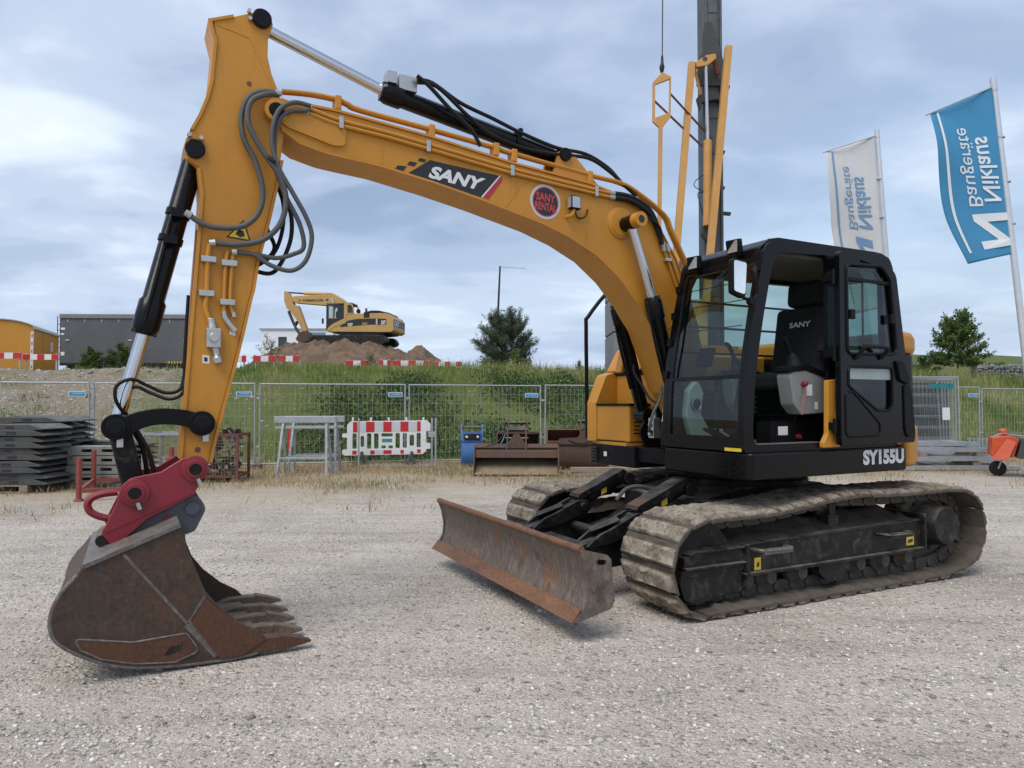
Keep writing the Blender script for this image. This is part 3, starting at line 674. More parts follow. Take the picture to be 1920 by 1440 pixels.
# pipes along the boom
pipe_top = [(4.279, 3.630), (4.09, 3.650), (3.913, 3.650), (3.83, 3.632), (3.734, 3.606), (3.214, 3.568), (2.672, 3.522), (2.503, 3.500), (1.777, 3.440), (1.452, 3.420), (1.26, 3.360), (.961, 3.200), (.87, 3.05), (.70, 2.77), (.70, 2.70), (.76, 2.66)]
for y, dz in ((.055, 0), (.012, .008)):
    MB().tube([(a, y, b+dz) for a, b in pipe_top], .0165, 8, 4).build('hydraulic_pipe', ORANGE, EX)
side = [(4.11, 3.515), (3.917, 3.475), (3.60, 3.452), (3.253, 3.418), (2.556, 3.345), (1.745, 3.292), (1.60, 3.285)]
for k, dz in enumerate((0, -.034)):
    MB().tube([(a, YB1+.020, b+dz) for a, b in side], .0135, 8, 4).build('hydraulic_pipe', ORANGE, EX)
for x, z in ((3.905, 3.62), (3.20, 3.545), (2.66, 3.50), (2.50, 3.478), (1.775, 3.415)):
    MB().box(x-.022, x+.022, -.01, .085, z-.05, z+.05).build('pipe_clamp', ORANGE, EX, .006)
for x, z in ((3.90, 3.455), (3.255, 3.400), (2.556, 3.328), (1.76, 3.275)):
    MB().box(x-.016, x+.016, YB1+.006, YB1+.043, z-.042, z+.042).build('pipe_clamp', STEEL, EX, .004)
for k, dz in enumerate((0, -.035)):
    MB().rings([((1.62, YB1+.02, 3.286+dz), .02), ((1.56, YB1+.025, 3.286+dz), .02)], 8).build('hose_coupling', STEEL, EX)
    MB().tube([(1.57, YB1+.025, 3.286+dz), (1.40, YB1+.035, 3.275+dz), (1.20, YB1+.03, 3.19+dz), (1.10, YB1+.03, 3.02+dz*.5), (1.065, YB1+.03, 2.90)], .022, 8).build('hydraulic_hose', RUBBER, EX)
    x = 1.06-k*.05
    MB().rings([((x, YB1+.03, 2.92), .02), ((x-.02, YB1+.025, 2.85), .02)], 8).build('hose_coupling', STEEL, EX)
    MB().tube([(x-.02, YB1+.025, 2.86), (x-.10, YB1+.02, 2.70), (x-.22, YB1+.02, 2.42), (x-.30, YB1+.02, 2.2)], .013, 8).build('hydraulic_pipe', ORANGE, EX)
MB().box(.965, 1.03, YB1, YB1+.045, 2.76, 2.79).build('pipe_clamp', STEEL, EX, .004)
MB().tube([(1.42, YB1+.02, 3.10), (1.25, YB1+.05, 3.12), (1.12, YB1+.06, 3.05), (1.08, YB1+.05, 2.95)], .010, 6).build('grease_hose', RUBBER, EX)

# ---- arm cylinder
def cylinder(name, eye, p1, base, y, rb, rr, gl=.16, barrel=BLACK):
    """rod eye -> p1 (gland end) -> base pin, in the vertical plane y"""
    E_, P_, B_ = [Vector((q[0], y, q[1])) for q in (eye, p1, base)]
    d = (B_-P_).normalized()
    b = MB().rings([(P_-d*.015, rb*.86), (P_, rb*1.05), (P_+d*.03, rb*1.22), (P_+d*gl, rb*1.22), (P_+d*(gl+.02), rb), (B_-d*.08, rb), (B_-d*.03, rb*.8)], 24)
    b.cyl(B_+Vector((0, -.075, 0)), B_+Vector((0, .075, 0)), rb*1.05, n=22)
    for k in range(8):
        a = 2*math.pi*k/8; u = d.orthogonal().normalized(); w = d.cross(u)
        b.cyl(P_+(u*math.cos(a)+w*math.sin(a))*rb-d*.012, P_+(u*math.cos(a)+w*math.sin(a))*rb+d*.03, rb*.13, n=6)
    o = b.build(name, barrel, EX, .003)
    link('piston_rod', MB().cyl(E_, P_+d*.05, rr, n=20).mesh('piston_rod', CHROME), o)
    link('rod_eye', MB().cyl(E_+Vector((0, -.07, 0)), E_+Vector((0, .07, 0)), rr*1.55, n=22).mesh('rod_eye', barrel), o)
    return o, P_, d
ac, P_, d_ = cylinder('arm_cylinder', (4.405, 4.085), (3.545, 3.822), (2.02, 3.566), -.05, .068, .040, .14)
link('port_block', MB().box(3.30, 3.44, -.09, .02, 3.84, 3.95).mesh('port_block', STEEL), ac)
link('port_block', MB().box(3.46, 3.53, -.08, .03, 3.87, 3.955).mesh('port_block', STEEL), ac)
for k, pts in enumerate(([(3.30, 3.93), (3.18, 3.93), (2.95, 3.825), (2.667, 3.755), (2.425, 3.690), (2.087, 3.625), (1.80, 3.62), (1.567, 3.540), (1.42, 3.430), (1.30, 3.36)],
                         [(3.31, 3.90), (3.15, 3.90), (2.90, 3.73), (2.70, 3.62), (2.40, 3.56), (2.10, 3.56), (1.78, 3.58), (1.56, 3.50), (1.40, 3.40), (1.28, 3.33)],
                         [(3.32, 3.94), (3.22, 3.88), (3.05, 3.74), (2.88, 3.62), (2.80, 3.50)])):
    MB().tube([(a, .03+.02*k, b) for a, b in pts], .0155, 8).build('hydraulic_hose', RUBBER, EX)
MB().obox((2.43, -.05, 3.60), (2.41, -.05, 3.73), .16, .035, (1, 0, 0)).build('hose_clamp', BLACKM, EX, .006)
# ---- boom cylinders (lift the boom; pinned at the front of the deck)
for s in (1, -1):
    y = -.05+.25*s
    o, P_, d_ = cylinder('boom_cylinder', (1.46, 3.035), (1.225, 2.41), (.93, 1.40), y, .062, .040, .17)
    link('feed_pipe', MB().tube([tuple(P_+d_*.12+Vector((.07, .0, 0))), tuple(P_+d_*.4+Vector((.085, 0, 0))), tuple(P_+d_*.8+Vector((.08, 0, 0)))], .012, 6).mesh('feed_pipe', BLACK), o)

# ---- arm
armL = [(4.722, 3.985), (4.700, 3.849), (4.721, 3.586), (4.745, 3.471), (4.786, 3.353), (4.834, 3.250), (4.875, 3.190), (4.890, 3.125), (4.865, 3.070), (4.79, 3.01), (4.770, 2.846), (4.785, 2.554), (4.820, 2.013), (4.850, 1.545), (4.864, 1.317), (4.873, 1.16), (4.86, 1.06)]
armR = [(4.78, 1.045), (4.718, 1.133), (4.703, 1.223), (4.653, 1.45), (4.575, 1.769), (4.526, 1.991), (4.484, 2.197), (4.470, 2.25), (4.443, 2.442), (4.374, 2.731), (4.331, 2.945), (4.296, 3.141), (4.272, 3.318), (4.268, 3.45), (4.319, 3.625), (4.356, 3.712), (4.384, 3.83), (4.382, 3.945), (4.355, 4.04), (4.378, 4.105), (4.42, 4.128), (4.49, 4.10), (4.60, 4.045)]
YA0, YA1 = -.19, .09
arm = MB().xz(armL+armR, YA0, YA1).build('arm', ORANGE, EX, .006, 2, 22)
fl = MB()
for line, off in (([(4.735, 3.99)]+armL[1:6], .008), (armL[9:16], .008), (armR[1:12], -.010)):
    v = []; f = []
    for a, b in line: v += [(a+off-.010, YA0-.012, b), (a+off+.010, YA0-.012, b), (a+off+.010, YA1+.012, b), (a+off-.010, YA1+.012, b)]
    for i in range(len(line)-1):
        for k in range(4): f.append((i*4+k, i*4+(k+1) % 4, i*4+4+(k+1) % 4, i*4+4+k))
    n = len(line); f += [(3, 2, 1, 0), tuple((n-1)*4+k for k in range(4))]; fl.add(v, f)
fl.obox((4.735, -.05, 3.985), (4.60, -.05, 4.045), .30, .018)
link('flange_plate', fl.mesh('flange_plate', ORANGE, 25), arm)
sm_ = MB()
for a, b in (((4.70, 3.97), (4.50, 3.93)), ((4.50, 3.93), (4.33, 3.60))): sm_.obox((a[0], YA1, a[1]), (b[0], YA1, b[1]), .006, .014)
link('weld_seam', sm_.mesh('weld_seam', ORANGE), arm)
for (x, z, r) in ((4.425, 4.068, .062), (4.822, 3.125, .060)):
    link('pin_cap', MB().rings([((x, YA1-.02, z), r), ((x, YA1+.028, z), r), ((x, YA1+.034, z), r*.9)], 24).mesh('pin_cap', BLACK), arm)
    for dx, dz in ((.035, .085), (-.035, .075)) if z < 3.5 else ((.08, .03), (.075, -.02)):
        link('bolt', MB().cyl((x+dx, YA1, z+dz), (x+dx, YA1+.03, z+dz), .014, n=6).mesh('bolt', STEEL), arm)
link('plug_hole', MB().rings([((4.50, YA1+.002, 3.62), .016), ((4.50, YA1+.003, 3.62), .015)], 14).mesh('plug_hole', BOXBROWN), arm)
link('plug_hole', MB().rings([((4.785, YA1+.002, 1.215), .018), ((4.785, YA1+.003, 1.215), .017)], 14).mesh('plug_hole', BOXBROWN), arm)
tri = [(4.525, 2.712), (4.478, 2.572), (4.632, 2.585)]
flat('warning_triangle', [(a, YA1+.0015, b) for a, b in tri], DECK, arm)
cxx, czz = sum(t[0] for t in tri)/3, sum(t[1] for t in tri)/3
flat('warning_triangle', [(cxx+(a-cxx)*.80, YA1+.0028, czz+(b-czz)*.80) for a, b in tri], DECY, arm)
flat('warning_triangle', [(cxx+dx, YA1+.004, czz+dz) for dx, dz in ((.03, -.012), (.01, .022), (-.02, .012), (-.028, -.018), (0, -.03))], DECK, arm)
flat('sticker', [(4.763, YA1+.002, 1.765), (4.722, YA1+.002, 1.760), (4.722, YA1+.002, 1.812), (4.763, YA1+.002, 1.817)], DECW, arm)
flat('sticker', [(4.754, YA1+.003, 1.776), (4.733, YA1+.003, 1.773), (4.733, YA1+.003, 1.800), (4.754, YA1+.003, 1.803)], DECK, arm)
flat('sticker', [(4.603, YA1+.002, 1.955), (4.568, YA1+.002, 1.945), (4.568, YA1+.002, 1.99), (4.603, YA1+.002, 2.0)], DECW, arm)
ya = YA1+.022
MB().tube([(4.73, ya, 2.525), (4.741, ya, 2.425), (4.743, ya, 2.21), (4.750, ya, 2.119), (4.725, ya, 2.03), (4.715, ya, 1.99)], .0155, 8).build('hydraulic_pipe', ORANGE, EX)
MB().tube([(4.621, ya, 2.491), (4.634, ya, 2.408), (4.641, ya, 2.163), (4.642, ya, 2.09)], .012, 8).build('hydraulic_pipe', ORANGE, EX)
MB().tube([(4.587, ya, 2.476), (4.595, ya, 2.412), (4.604, ya, 2.165), (4.583, ya, 2.085)], .012, 8).build('hydraulic_pipe', ORANGE, EX)
for (x, z, w) in ((4.735, 2.426, .045), (4.745, 2.207, .045), (4.612, 2.412, .047), (4.620, 2.158, .045)):
    MB().box(x-w, x+w, YA1+.004, YA1+.044, z-.019, z+.019).build('pipe_clamp', STEEL, EX, .004)
vb = MB().box(4.660, 4.745, YA1+.004, YA1+.06, 1.862, 1.985); vb.cyl((4.70, YA1+.06, 1.925), (4.70, YA1+.075, 1.925), .03, n=16)
vb.rings([((4.718, ya, 2.05), .024), ((4.712, ya, 2.01), .024), ((4.712, ya, 2.00), .028), ((4.708, ya, 1.975), .028)], 8)
vb.rings([((4.690, ya, 1.87), .024), ((4.680, ya, 1.81), .022), ((4.678, ya, 1.80), .030), ((4.672, ya, 1.765), .028)], 8)
vb.build('stop_valve', STEEL, EX, .004)
MB().rings([((4.642, ya, 2.10), .016), ((4.636, ya, 2.06), .018), ((4.60, ya, 2.01), .018), ((4.572, ya, 1.975), .022)], 8).build('hose_coupling', STEEL, EX)
MB().rings([((4.584, ya, 2.095), .014), ((4.578, ya, 2.065), .016)], 8).build('hose_coupling', STEEL, EX)
for (a, b) in (((4.735, 2.53), (4.70, 2.535)), ((4.60, 2.485), (4.57, 2.487)), ((4.30, 3.583), (4.34, 3.58)), ((4.10, 3.527), (4.14, 3.525)), ((4.12, 3.49), (4.16, 3.487)), ((4.875, 2.71), (4.84, 2.69))):
    MB().rings([((a[0], ya+.01, a[1]), .021), ((b[0], ya+.01, b[1]), .024)], 8).build('hose_coupling', STEEL, EX)
def hz(pts, ys):
    n = len(pts); return [(a, ys[0]+(ys[1]-ys[0])*min(1, i/(n-1)*1.0)+ys[2]*math.sin(math.pi*i/(n-1)), b) for i, (a, b) in enumerate(pts)]
HOSES = [
 (hz([(4.316, 3.581), (4.424, 3.568), (4.511, 3.503), (4.553, 3.365), (4.534, 3.22), (4.463, 3.083), (4.417, 2.903), (4.442, 2.751), (4.537, 2.656), (4.673, 2.631), (4.773, 2.646), (4.871, 2.706)], (.12, .12, .03)), .0185, HOSEG),
 (hz([(4.316, 3.575), (4.406, 3.548), (4.493, 3.479), (4.518, 3.353), (4.473, 3.23), (4.384, 3.096), (4.311, 2.994), (4.274, 2.848), (4.308, 2.692), (4.414, 2.577), (4.57, 2.533), (4.70, 2.535)], (.12, .12, .07)), .0185, HOSEG),
 (hz([(4.112, 3.526), (4.224, 3.523), (4.315, 3.457), (4.359, 3.345), (4.367, 3.211), (4.33, 3.067), (4.238, 2.91), (4.144, 2.75), (4.105, 2.62), (4.141, 2.464), (4.233, 2.389), (4.36, 2.415), (4.466, 2.479), (4.57, 2.487)], (.15, .12, .06)), .0155, HOSEG),
 (hz([(4.131, 3.488), (4.242, 3.462), (4.315, 3.391), (4.346, 3.253), (4.339, 3.065), (4.274, 2.886), (4.181, 2.708), (4.152, 2.558), (4.216, 2.504), (4.324, 2.469), (4.449, 2.481), (4.57, 2.487)], (.15, .12, .03)), .0155, HOSEG),
 (hz([(4.30, 3.061), (4.327, 2.899), (4.344, 2.74), (4.287, 2.60), (4.36, 2.50), (4.47, 2.48)], (-.1, -.2, 0)), .015, RUBBER),
 (hz([(4.33, 3.10), (4.288, 2.956), (4.212, 2.811), (4.211, 2.616), (4.302, 2.414), (4.411, 2.404), (4.50, 2.45)], (.05, -.1, .02)), .015, RUBBER),
 (hz([(4.31, 3.02), (4.25, 2.88), (4.25, 2.70), (4.30, 2.55), (4.42, 2.45)], (.0, -.18, 0)), .014, RUBBER),
 ([(5.181, -.02, 1.44), (5.215, 0, 1.473), (5.245, .02, 1.54), (5.237, .03, 1.617), (5.159, .03, 1.657), (5.07, .0, 1.619), (4.968, 0, 1.575), (4.886, -.0, 1.598), (4.86, -.02, 1.70)], .011, RUBBER),
 ([(5.20, -.09, 1.55), (5.139, -.02, 1.611), (5.051, 0, 1.573), (4.951, .02, 1.535), (4.88, .03, 1.563), (4.862, .03, 1.631), (4.862, .02, 1.80), (4.845, .02, 2.2)], .011, RUBBER),
 ([(5.17, -.05, 1.38), (5.145, -.05, 1.334), (5.094, -.05, 1.227), (5.063, -.05, 1.05)], .013, RUBBER),
 ([(5.16, .0, 1.38), (5.125, 0, 1.336), (5.06, 0, 1.207), (5.02, 0, 1.05)], .013, RUBBER)]
for pts, r, m_ in HOSES: MB().tube(pts, r, 10).build('hydraulic_hose', m_, EX, sharp=60)
MB().tube([(4.385, .16, 3.13), (4.40, .20, 3.115), (4.36, .21, 3.09), (4.345, .17, 3.10)], .012, 6, 4, True).build('hose_tie', DECK, EX)
MB().tube([(4.80, .05, 2.62), (4.82, .05, 2.2), (4.845, .05, 1.75), (4.858, .04, 1.62)], .010, 6).build('hydraulic_pipe', BOXBROWN, EX)
# ---- bucket cylinder
bc, P_, d_ = cylinder('bucket_cylinder', (5.242, 1.366), (5.093, 1.955), (4.812, 3.135), -.05, .066, .040, .20)
for t in (.78, .60): 
    c = P_+d_*(t); link('barrel_band', MB().rings([(c, .075), (c+d_*.04, .075)], 20).mesh('barrel_band', BLACK), bc)
    link('barrel_band', MB().box(c.x-.04, c.x+.04, .0, .055, c.z-.02, c.z+.03).mesh('barrel_band', BLACK), bc)
link('feed_pipe', MB().tube([tuple(P_+d_*.76+Vector((.03, .06, 0))), tuple(P_+d_*.4+Vector((.02, .075, 0))), tuple(P_+d_*.06+Vector((.015, .085, 0)))], .012, 6).mesh('feed_pipe', BLACK), bc)
# ---- linkage
A, B = (5.239, 1.366), (4.765, 1.382)
for y in (.105, -.245):
    arc = [(5.20, 1.425), (5.12, 1.455), (5.0, 1.475), (4.88, 1.47), (4.80, 1.45)]; low = [(4.82, 1.355), (4.92, 1.375), (5.03, 1.375), (5.12, 1.345), (5.17, 1.31)]
    l = MB().xz([(p.x, p.y) for p in catmull([(a, b, 0) for a, b in arc], 4)]+[(p.x, p.y) for p in catmull([(a, b, 0) for a, b in low], 4)], y, y+.04)
    for q in (A, B): l.rings([((q[0], y-.006, q[1]), .078), ((q[0], y+.046, q[1]), .078)], 26)
    lo = l.build('link_arm', BLACKM, EX, .004)
    if y > 0:
        for q in (A, B):
            link('link_pin', MB().rings([((q[0], y+.046, q[1]), .055), ((q[0], y+.062, q[1]), .055), ((q[0], y+.066, q[1]), .036), ((q[0], y+.075, q[1]), .034)], 24).mesh('link_pin', BLACK), lo)
        for q in ((5.215, 1.265), (4.742, 1.288)): link('grease_fitting', MB().obox((q[0], y+.02, q[1]+.03), (q[0], y+.02, q[1]-.02), .035, .03, (0, 1, 0)).mesh('grease_fitting', STEEL), lo)
h = MB().obox((5.225, -.05, 1.36), (5.135, -.05, .98), .19, .125, (1, 0, 0))
h.rings([((5.239, -.16, 1.366), .07), ((5.239, .06, 1.366), .07)], 22)
h.build('bucket_link', BLACKW, EX, .02, 3)
# ---- quick coupler
cp = fillet([(5.283, .790), (5.305, .752), (5.247, .667), (5.190, .700), (5.06, .815), (4.815, .938), (4.772, 1.02), (4.745, 1.11), (4.802, 1.190), (4.872, 1.172), (4.996, 1.092), (5.162, 1.062), (5.212, .998), (5.224, .925)], [.02, .03, .02, .02, .02, .03, .05, .07, .09, .07, .03, .07, .06, .03])
q = MB()
for y in (.165, -.30): q.xz(cp, y, y+.035)
q.xz(fillet([(5.26, .78), (5.22, .70), (5.06, .84), (4.83, .95), (4.80, 1.03), (4.99, 1.05), (5.15, 1.0)], .03), -.28, .17)
coupler = q.build('quick_coupler', REDC, EX, .006)
link('fold_edge', MB().obox((5.285, .2015, .755), (4.80, .2015, .965), .006, .012).mesh('fold_edge', REDC), coupler)
for (x, z) in ((4.806, 1.105), (5.133, .978)):
    link('pin_boss', MB().rings([((x, .20, z), .080), ((x, .222, z), .078), ((x, .225, z), .055), ((x, .240, z), .052)], 26).mesh('pin_boss', REDC), coupler)
    link('pin_end', MB().rings([((x, .240, z), .036), ((x, .250, z), .034)], 20).mesh('pin_end', BLACKW), coupler)
    link('grease_fitting', MB().cyl((x-.015, .215, z-.06), (x-.03, .215, z-.10), .014, n=8).mesh('grease_fitting', STEEL), coupler)
link('lift_eye', MB().tube([(5.235, -.03, .80), (5.30, -.03, .81), (5.365, -.03, .845), (5.385, -.03, .895), (5.36, -.03, .935), (5.30, -.03, .955), (5.225, -.03, .96)], .022, 8).mesh('lift_eye', REDC), coupler)
link('lock_cylinder', MB().rings([((5.30, -.2, .70), .035), ((5.30, .17, .70), .035)], 16).mesh('lock_cylinder', FRAMEB), coupler)
TOOTH = streaky('worn_tooth_steel', (.165, .118, .080), (.10, .064, .042), (.26, .21, .16), .7, 6, (.45, .62), (.5, .7), .5, (1, 1, 1))
# ---- bucket
DZ = .012
outer = [(4.925, .800), (5.367, .622), (5.418, .548), (5.474, .483), (5.512, .40), (5.522, .314), (5.498, .235), (5.413, .158), (5.267, .075), (5.116, .028), (4.907, .003), (4.70, -.006), (4.56, -.005), (4.44, .010)]
sp_o = [(p.x, p.y+DZ) for p in catmull([(a, b, 0) for a, b in outer[1:]], 3)]
sidep = [(4.925, .800+DZ)]+sp_o+[(a, b+DZ) for a, b in ((4.415, .078), (4.471, .135), (4.576, .20), (4.691, .306), (4.765, .406), (4.827, .568), (4.867, .678), (4.875, .738), (4.905, .79))]
bucket = MB().xz(sidep, .478, .502)
bucket.xz(sidep, -.602, -.578)
bucket = bucket.build('bucket', RUSTB, EX, .003, 2, 25); bucket['label'] = 'brown rusted digging bucket resting on the gravel'
full = [(4.925, .800+DZ)]+sp_o
shell = MB(); v = []; f = []
cxm, czm = 4.98, .38
inn = [(a+(cxm-a)*.055, b+(czm-b)*.075) for a, b in full]
for y in (-.59, .49):
    v += [(a, y, b) for a, b in full]+[(a, y, b) for a, b in inn]
n = len(full)
for i in range(n-1):
    f += [(i, i+1, 2*n+i+1, 2*n+i), (n+i+1, n+i, 3*n+i, 3*n+i+1)]
f += [(0, 2*n, 3*n, n), (n-1, 2*n-1, 4*n-1, 3*n-1)]
link('bucket_shell', shell.add(v, f).mesh('bucket_shell', RUSTB, 50), bucket)
rim = MB(); rim.tube([(a, .493, b) for a, b in sp_o[1:-1]], .012, 8, 1)
rim.tube([(a, -.593, b) for a, b in sp_o[1:-1]], .012, 8, 1)
link('wear_edge', rim.mesh('wear_edge', WELD, 60), bucket)
link('cutting_lip', MB().xz([(4.70, .030), (4.44, .040), (4.44, .072), (4.56, .075), (4.72, .085)], -.575, .475).mesh('cutting_lip', MUD), bucket, .008)
tp = MB().obox((4.90, -.05, .812), (5.375, -.05, .625), 1.13, .022); link('top_plate', tp.mesh('top_plate', WELD), bucket)
wd = MB()
for a, b, w in (((5.185, .663), (4.856, .234), .016), ((4.856, .234), (4.695, .03), .045), ((4.765, .382), (4.856, .234), .013)):
    wd.obox((a[0], .5025, a[1]+DZ), (b[0], .5025, b[1]+DZ), .005, w, (b[1]-a[1], 0, a[0]-b[0]))
link('weld_bead', wd.mesh('weld_bead', WELD), bucket)
fp = fillet([(4.835, .250), (4.765, .385), (4.70, .315), (4.585, .215), (4.48, .15), (4.43, .095), (4.56, .02), (4.68, .02)], .01)
link('side_cutter', MB().xz(fp, .498, .512).mesh('side_cutter', RUSTO), bucket)
wp = fillet([(5.41, .245), (5.13, .185), (4.86, .195), (4.79, .085), (4.92, .04), (5.12, .065), (5.28, .115), (5.38, .18)], .03)
link('wear_plate', MB().xz([(a, b) for a, b in wp], .498, .510).mesh('wear_plate', RUSTO), bucket)
link('wear_plate', MB().tube([(a, .508, b) for a, b in wp], .0055, 6, 1, True).mesh('wear_plate', WELD, 60), bucket)
flat('foundry_mark', [(a, .5125, b) for a, b in ((4.975, .085), (4.95, .13), (4.885, .135), (4.87, .155), (4.89, .105), (4.94, .09))], FRAMEB, bucket)
ear = fillet([(5.245, .665), (4.905, .785), (4.88, .69), (4.80, .715), (4.735, .85), (4.775, .925), (4.86, .925), (5.01, .870), (5.12, .755), (5.19, .710)], [.01, .01, .02, .04, .06, .05, .05, .05, .06, .02])
for y in (.125, -.265): link('mount_ear', MB().xz(ear, y, y+.037).mesh('mount_ear', EARG), bucket)
link('ear_pin', MB().rings([((4.815, .155, .858), .042), ((4.815, .176, .858), .040)], 22).mesh('ear_pin', EARG), bucket)
link('ear_hole', MB().rings([((4.955, .163, .812), .022), ((4.955, .1645, .812), .022)], 18).mesh('ear_hole', REDC), bucket)
for i, y in enumerate((.458, .205, -.045, -.295, -.555)):
    t = MB(); v = []
    for x, zc, h_, w in ((4.60, .035, .055, .085), (4.52, .045, .085, .09), (4.40, .045, .085, .088), (4.335, .042, .080, .08)):
        v += [(x, y-w/2, zc-h_/2+DZ), (x, y+w/2, zc-h_/2+DZ), (x, y+w/2, zc+h_/2+DZ), (x, y-w/2, zc+h_/2+DZ)]
    f = [(3, 2, 1, 0), (12, 13, 14, 15)]
    for k in range(3):
        for j in range(4): f.append((k*4+j, k*4+(j+1) % 4, k*4+4+(j+1) % 4, k*4+4+j))
    t.add(v, f); tip = MB(); v = []
    dz_ = .012*noise.noise((i*3.1, 1, 2))
    for x, zc, h_, w in ((4.340, .043, .090, .088), (4.26, .036, .062, .075), (4.19, .027, .030, .062), (4.152, .022, .010, .05)):
        v += [(x, y-w/2, zc-h_/2+DZ+dz_), (x, y+w/2, zc-h_/2+DZ+dz_), (x, y+w/2, zc+h_/2+DZ+dz_), (x, y-w/2, zc+h_/2+DZ+dz_)]
    tip.add(v, f)
    tm_ = TOOTH if i else RUSTO; o = link('bucket_tooth', t.mesh('bucket_tooth', tm_), bucket, .008); link('bucket_tooth', tip.mesh('bucket_tooth', tm_), bucket, .008)
# ================================================================== CAB
CL, CR = 1.20, .29            # left and right faces
cabfront = [(1.195, 1.15), (1.198, 1.30), (1.185, 1.60), (1.155, 1.85), (1.105, 2.10), (1.055, 2.33), (1.00, 2.56), (.965, 2.64)]
def cf_x(z):
    for (x0, z0), (x1, z1) in zip(cabfront, cabfront[1:]):
        if z <= z1: return x0+(x1-x0)*(z-z0)/(z1-z0)
    return cabfront[-1][0]
# left and right side frames as one plate each with its openings
inner = lambda d: [(x-d, z) for x, z in cabfront]
outl = [(-.56, 1.145), (1.195, 1.145)]+cabfront[1:-1]+[(.975, 2.66), (.92, 2.735), (.80, 2.765), (-.40, 2.775), (-.52, 2.74), (-.56, 2.66)]
door_hole = fillet([(.275, 1.20), (1.105, 1.20), (1.105, 1.35), (1.085, 1.62), (1.05, 1.86), (.99, 2.15), (.90, 2.52), (.83, 2.66), (.275, 2.69)], [.02, .06, .02, 0, 0, 0, .10, .12, .03])
rear_hole = fillet([(-.46, 1.86), (.12, 1.86), (.12, 2.62), (-.40, 2.62)], .06)
cab = MB().xz(fillet(outl, [.02]*2+[0]*(len(cabfront)-2)+[.06, .14, .12, .06, .08, .03]), CL-.035, CL, [door_hole, rear_hole]).build('cab', BLACK, EX, .014, 3, 30)
right_hole = fillet([(-.46, 1.62), (1.04, 1.62), (1.02, 1.86), (.90, 2.50), (.84, 2.60), (-.44, 2.62)], [.06, .04, .02, .03, .06, .06])
link('right_side_frame', MB().xz(fillet(outl, [.02]*2+[0]*(len(cabfront)-2)+[.06, .14, .12, .06, .08, .03]), CR, CR+.05, [right_hole]).mesh('right_side_frame', BLACK), cab, .01)
flat('side_glass', [(-.46, CR+.025, 1.62), (1.04, CR+.025, 1.62), (1.02, CR+.025, 1.86), (.90, CR+.025, 2.50), (.84, CR+.025, 2.60), (-.44, CR+.025, 2.62)], GLASS, cab)
flat('side_glass', [(-.46, CL-.03, 1.86), (.14, CL-.03, 1.86), (.14, CL-.03, 2.62), (-.40, CL-.03, 2.62)], GLASSD, cab)
for z in (1.95, 2.18, 2.40): link('guard_bar', MB().cyl((1.0, CR-.02, z), (-.44, CR-.02, z), .010, n=8).mesh('guard_bar', BLACKM), cab)
# roof, floor, rear wall
rf = MB(); rf.xz(fillet([(.99, 2.60), (.965, 2.70), (.88, 2.765), (.78, 2.785), (-.40, 2.79), (-.54, 2.74), (-.56, 2.62), (-.50, 2.62), (-.46, 2.70), (.80, 2.69), (.90, 2.64), (.93, 2.60)], [.02, .05, .05, .05, .06, .05, 0, 0, .05, .06, .04, 0]), CR+.052, CL-.037)
link('roof', rf.mesh('roof', BLACK, 30), cab)
link('roof_liner', MB().box(-.48, .86, CR+.052, CL-.062, 2.655, 2.684).mesh('roof_liner', mat('cab_lining', (.10, .10, .095), .8)), cab)
link('floor', MB().box(-.55, 1.17, CR+.05, CL-.06, 1.15, 1.185).mesh('floor', mat('cab_floor_mat', (.05, .05, .048), .85, dust=.4)), cab)
link('door_sill', MB().box(.34, 1.10, CL-.10, CL-.01, 1.186, 1.204).mesh('door_sill', mat('sill_plate', (.16, .16, .155), .5, .3, dust=.3)), cab)
rw = MB().yz([(CR+.052, 1.15), (CL-.062, 1.15), (CL-.062, 2.68), (CR+.052, 2.68)], -.56, -.52, [fillet([(CR+.12, 1.85), (CL-.12, 1.85), (CL-.12, 2.58), (CR+.12, 2.58)], .06)])
link('rear_wall', rw.mesh('rear_wall', BLACKM), cab)
flat('rear_glass', [(-.54, CR+.12, 1.85), (-.54, CL-.12, 1.85), (-.54, CL-.12, 2.58), (-.54, CR+.12, 2.58)], GLASS, cab)
for (x, y) in ((.55, CL-.15), (-.35, CL-.12), (.3, .6)): link('roof_stud', MB().box(x-.02, x+.02, y-.015, y+.015, 2.785, 2.81).mesh('roof_stud', BLACKM), cab)
link('antenna', MB().tube([(.45, .75, 2.785), (.44, .75, 2.85), (.43, .75, 2.90)], .006, 6).mesh('antenna', BLACKM), cab)
# windscreen: frame strips and two panes that follow the curved front
def front_strip(y0, y1, za, zb, d, m, name, n=8, th=.0):
    zs = [za+(zb-za)*i/n for i in range(n+1)]; v = []; f = []
    for z in zs: x = cf_x(z)-d; v += [(x, y0, z), (x, y1, z)]
    for i in range(n): f.append((i*2, i*2+1, i*2+3, i*2+2))
    b = MB()
    if th:
        k = len(v); v2 = [(x-th, y, z) for x, y, z in v]; b.add(v+v2, f+[tuple(q+k for q in reversed(ff)) for ff in f]+[(i*2, i*2+2, k+i*2+2, k+i*2) for i in range(n)]+[(i*2+1, k+i*2+1, k+i*2+3, i*2+3) for i in range(n)]+[(0, k, k+1, 1), (2*n, 2*n+1, k+2*n+1, k+2*n)])
    else: b.add(v, f)
    return link(name, b.mesh(name, m, 40), cab)
front_strip(CR+.052, CR+.10, 1.15, 2.62, .0, BLACK, 'front_pillar', 10, .06)
front_strip(CL-.065, CL-.037, 1.15, 2.62, .0, BLACK, 'front_pillar', 10, .03)
front_strip(CR+.10, CL-.065, 1.15, 1.255, .0, BLACK, 'windscreen_sill', 3, .05)
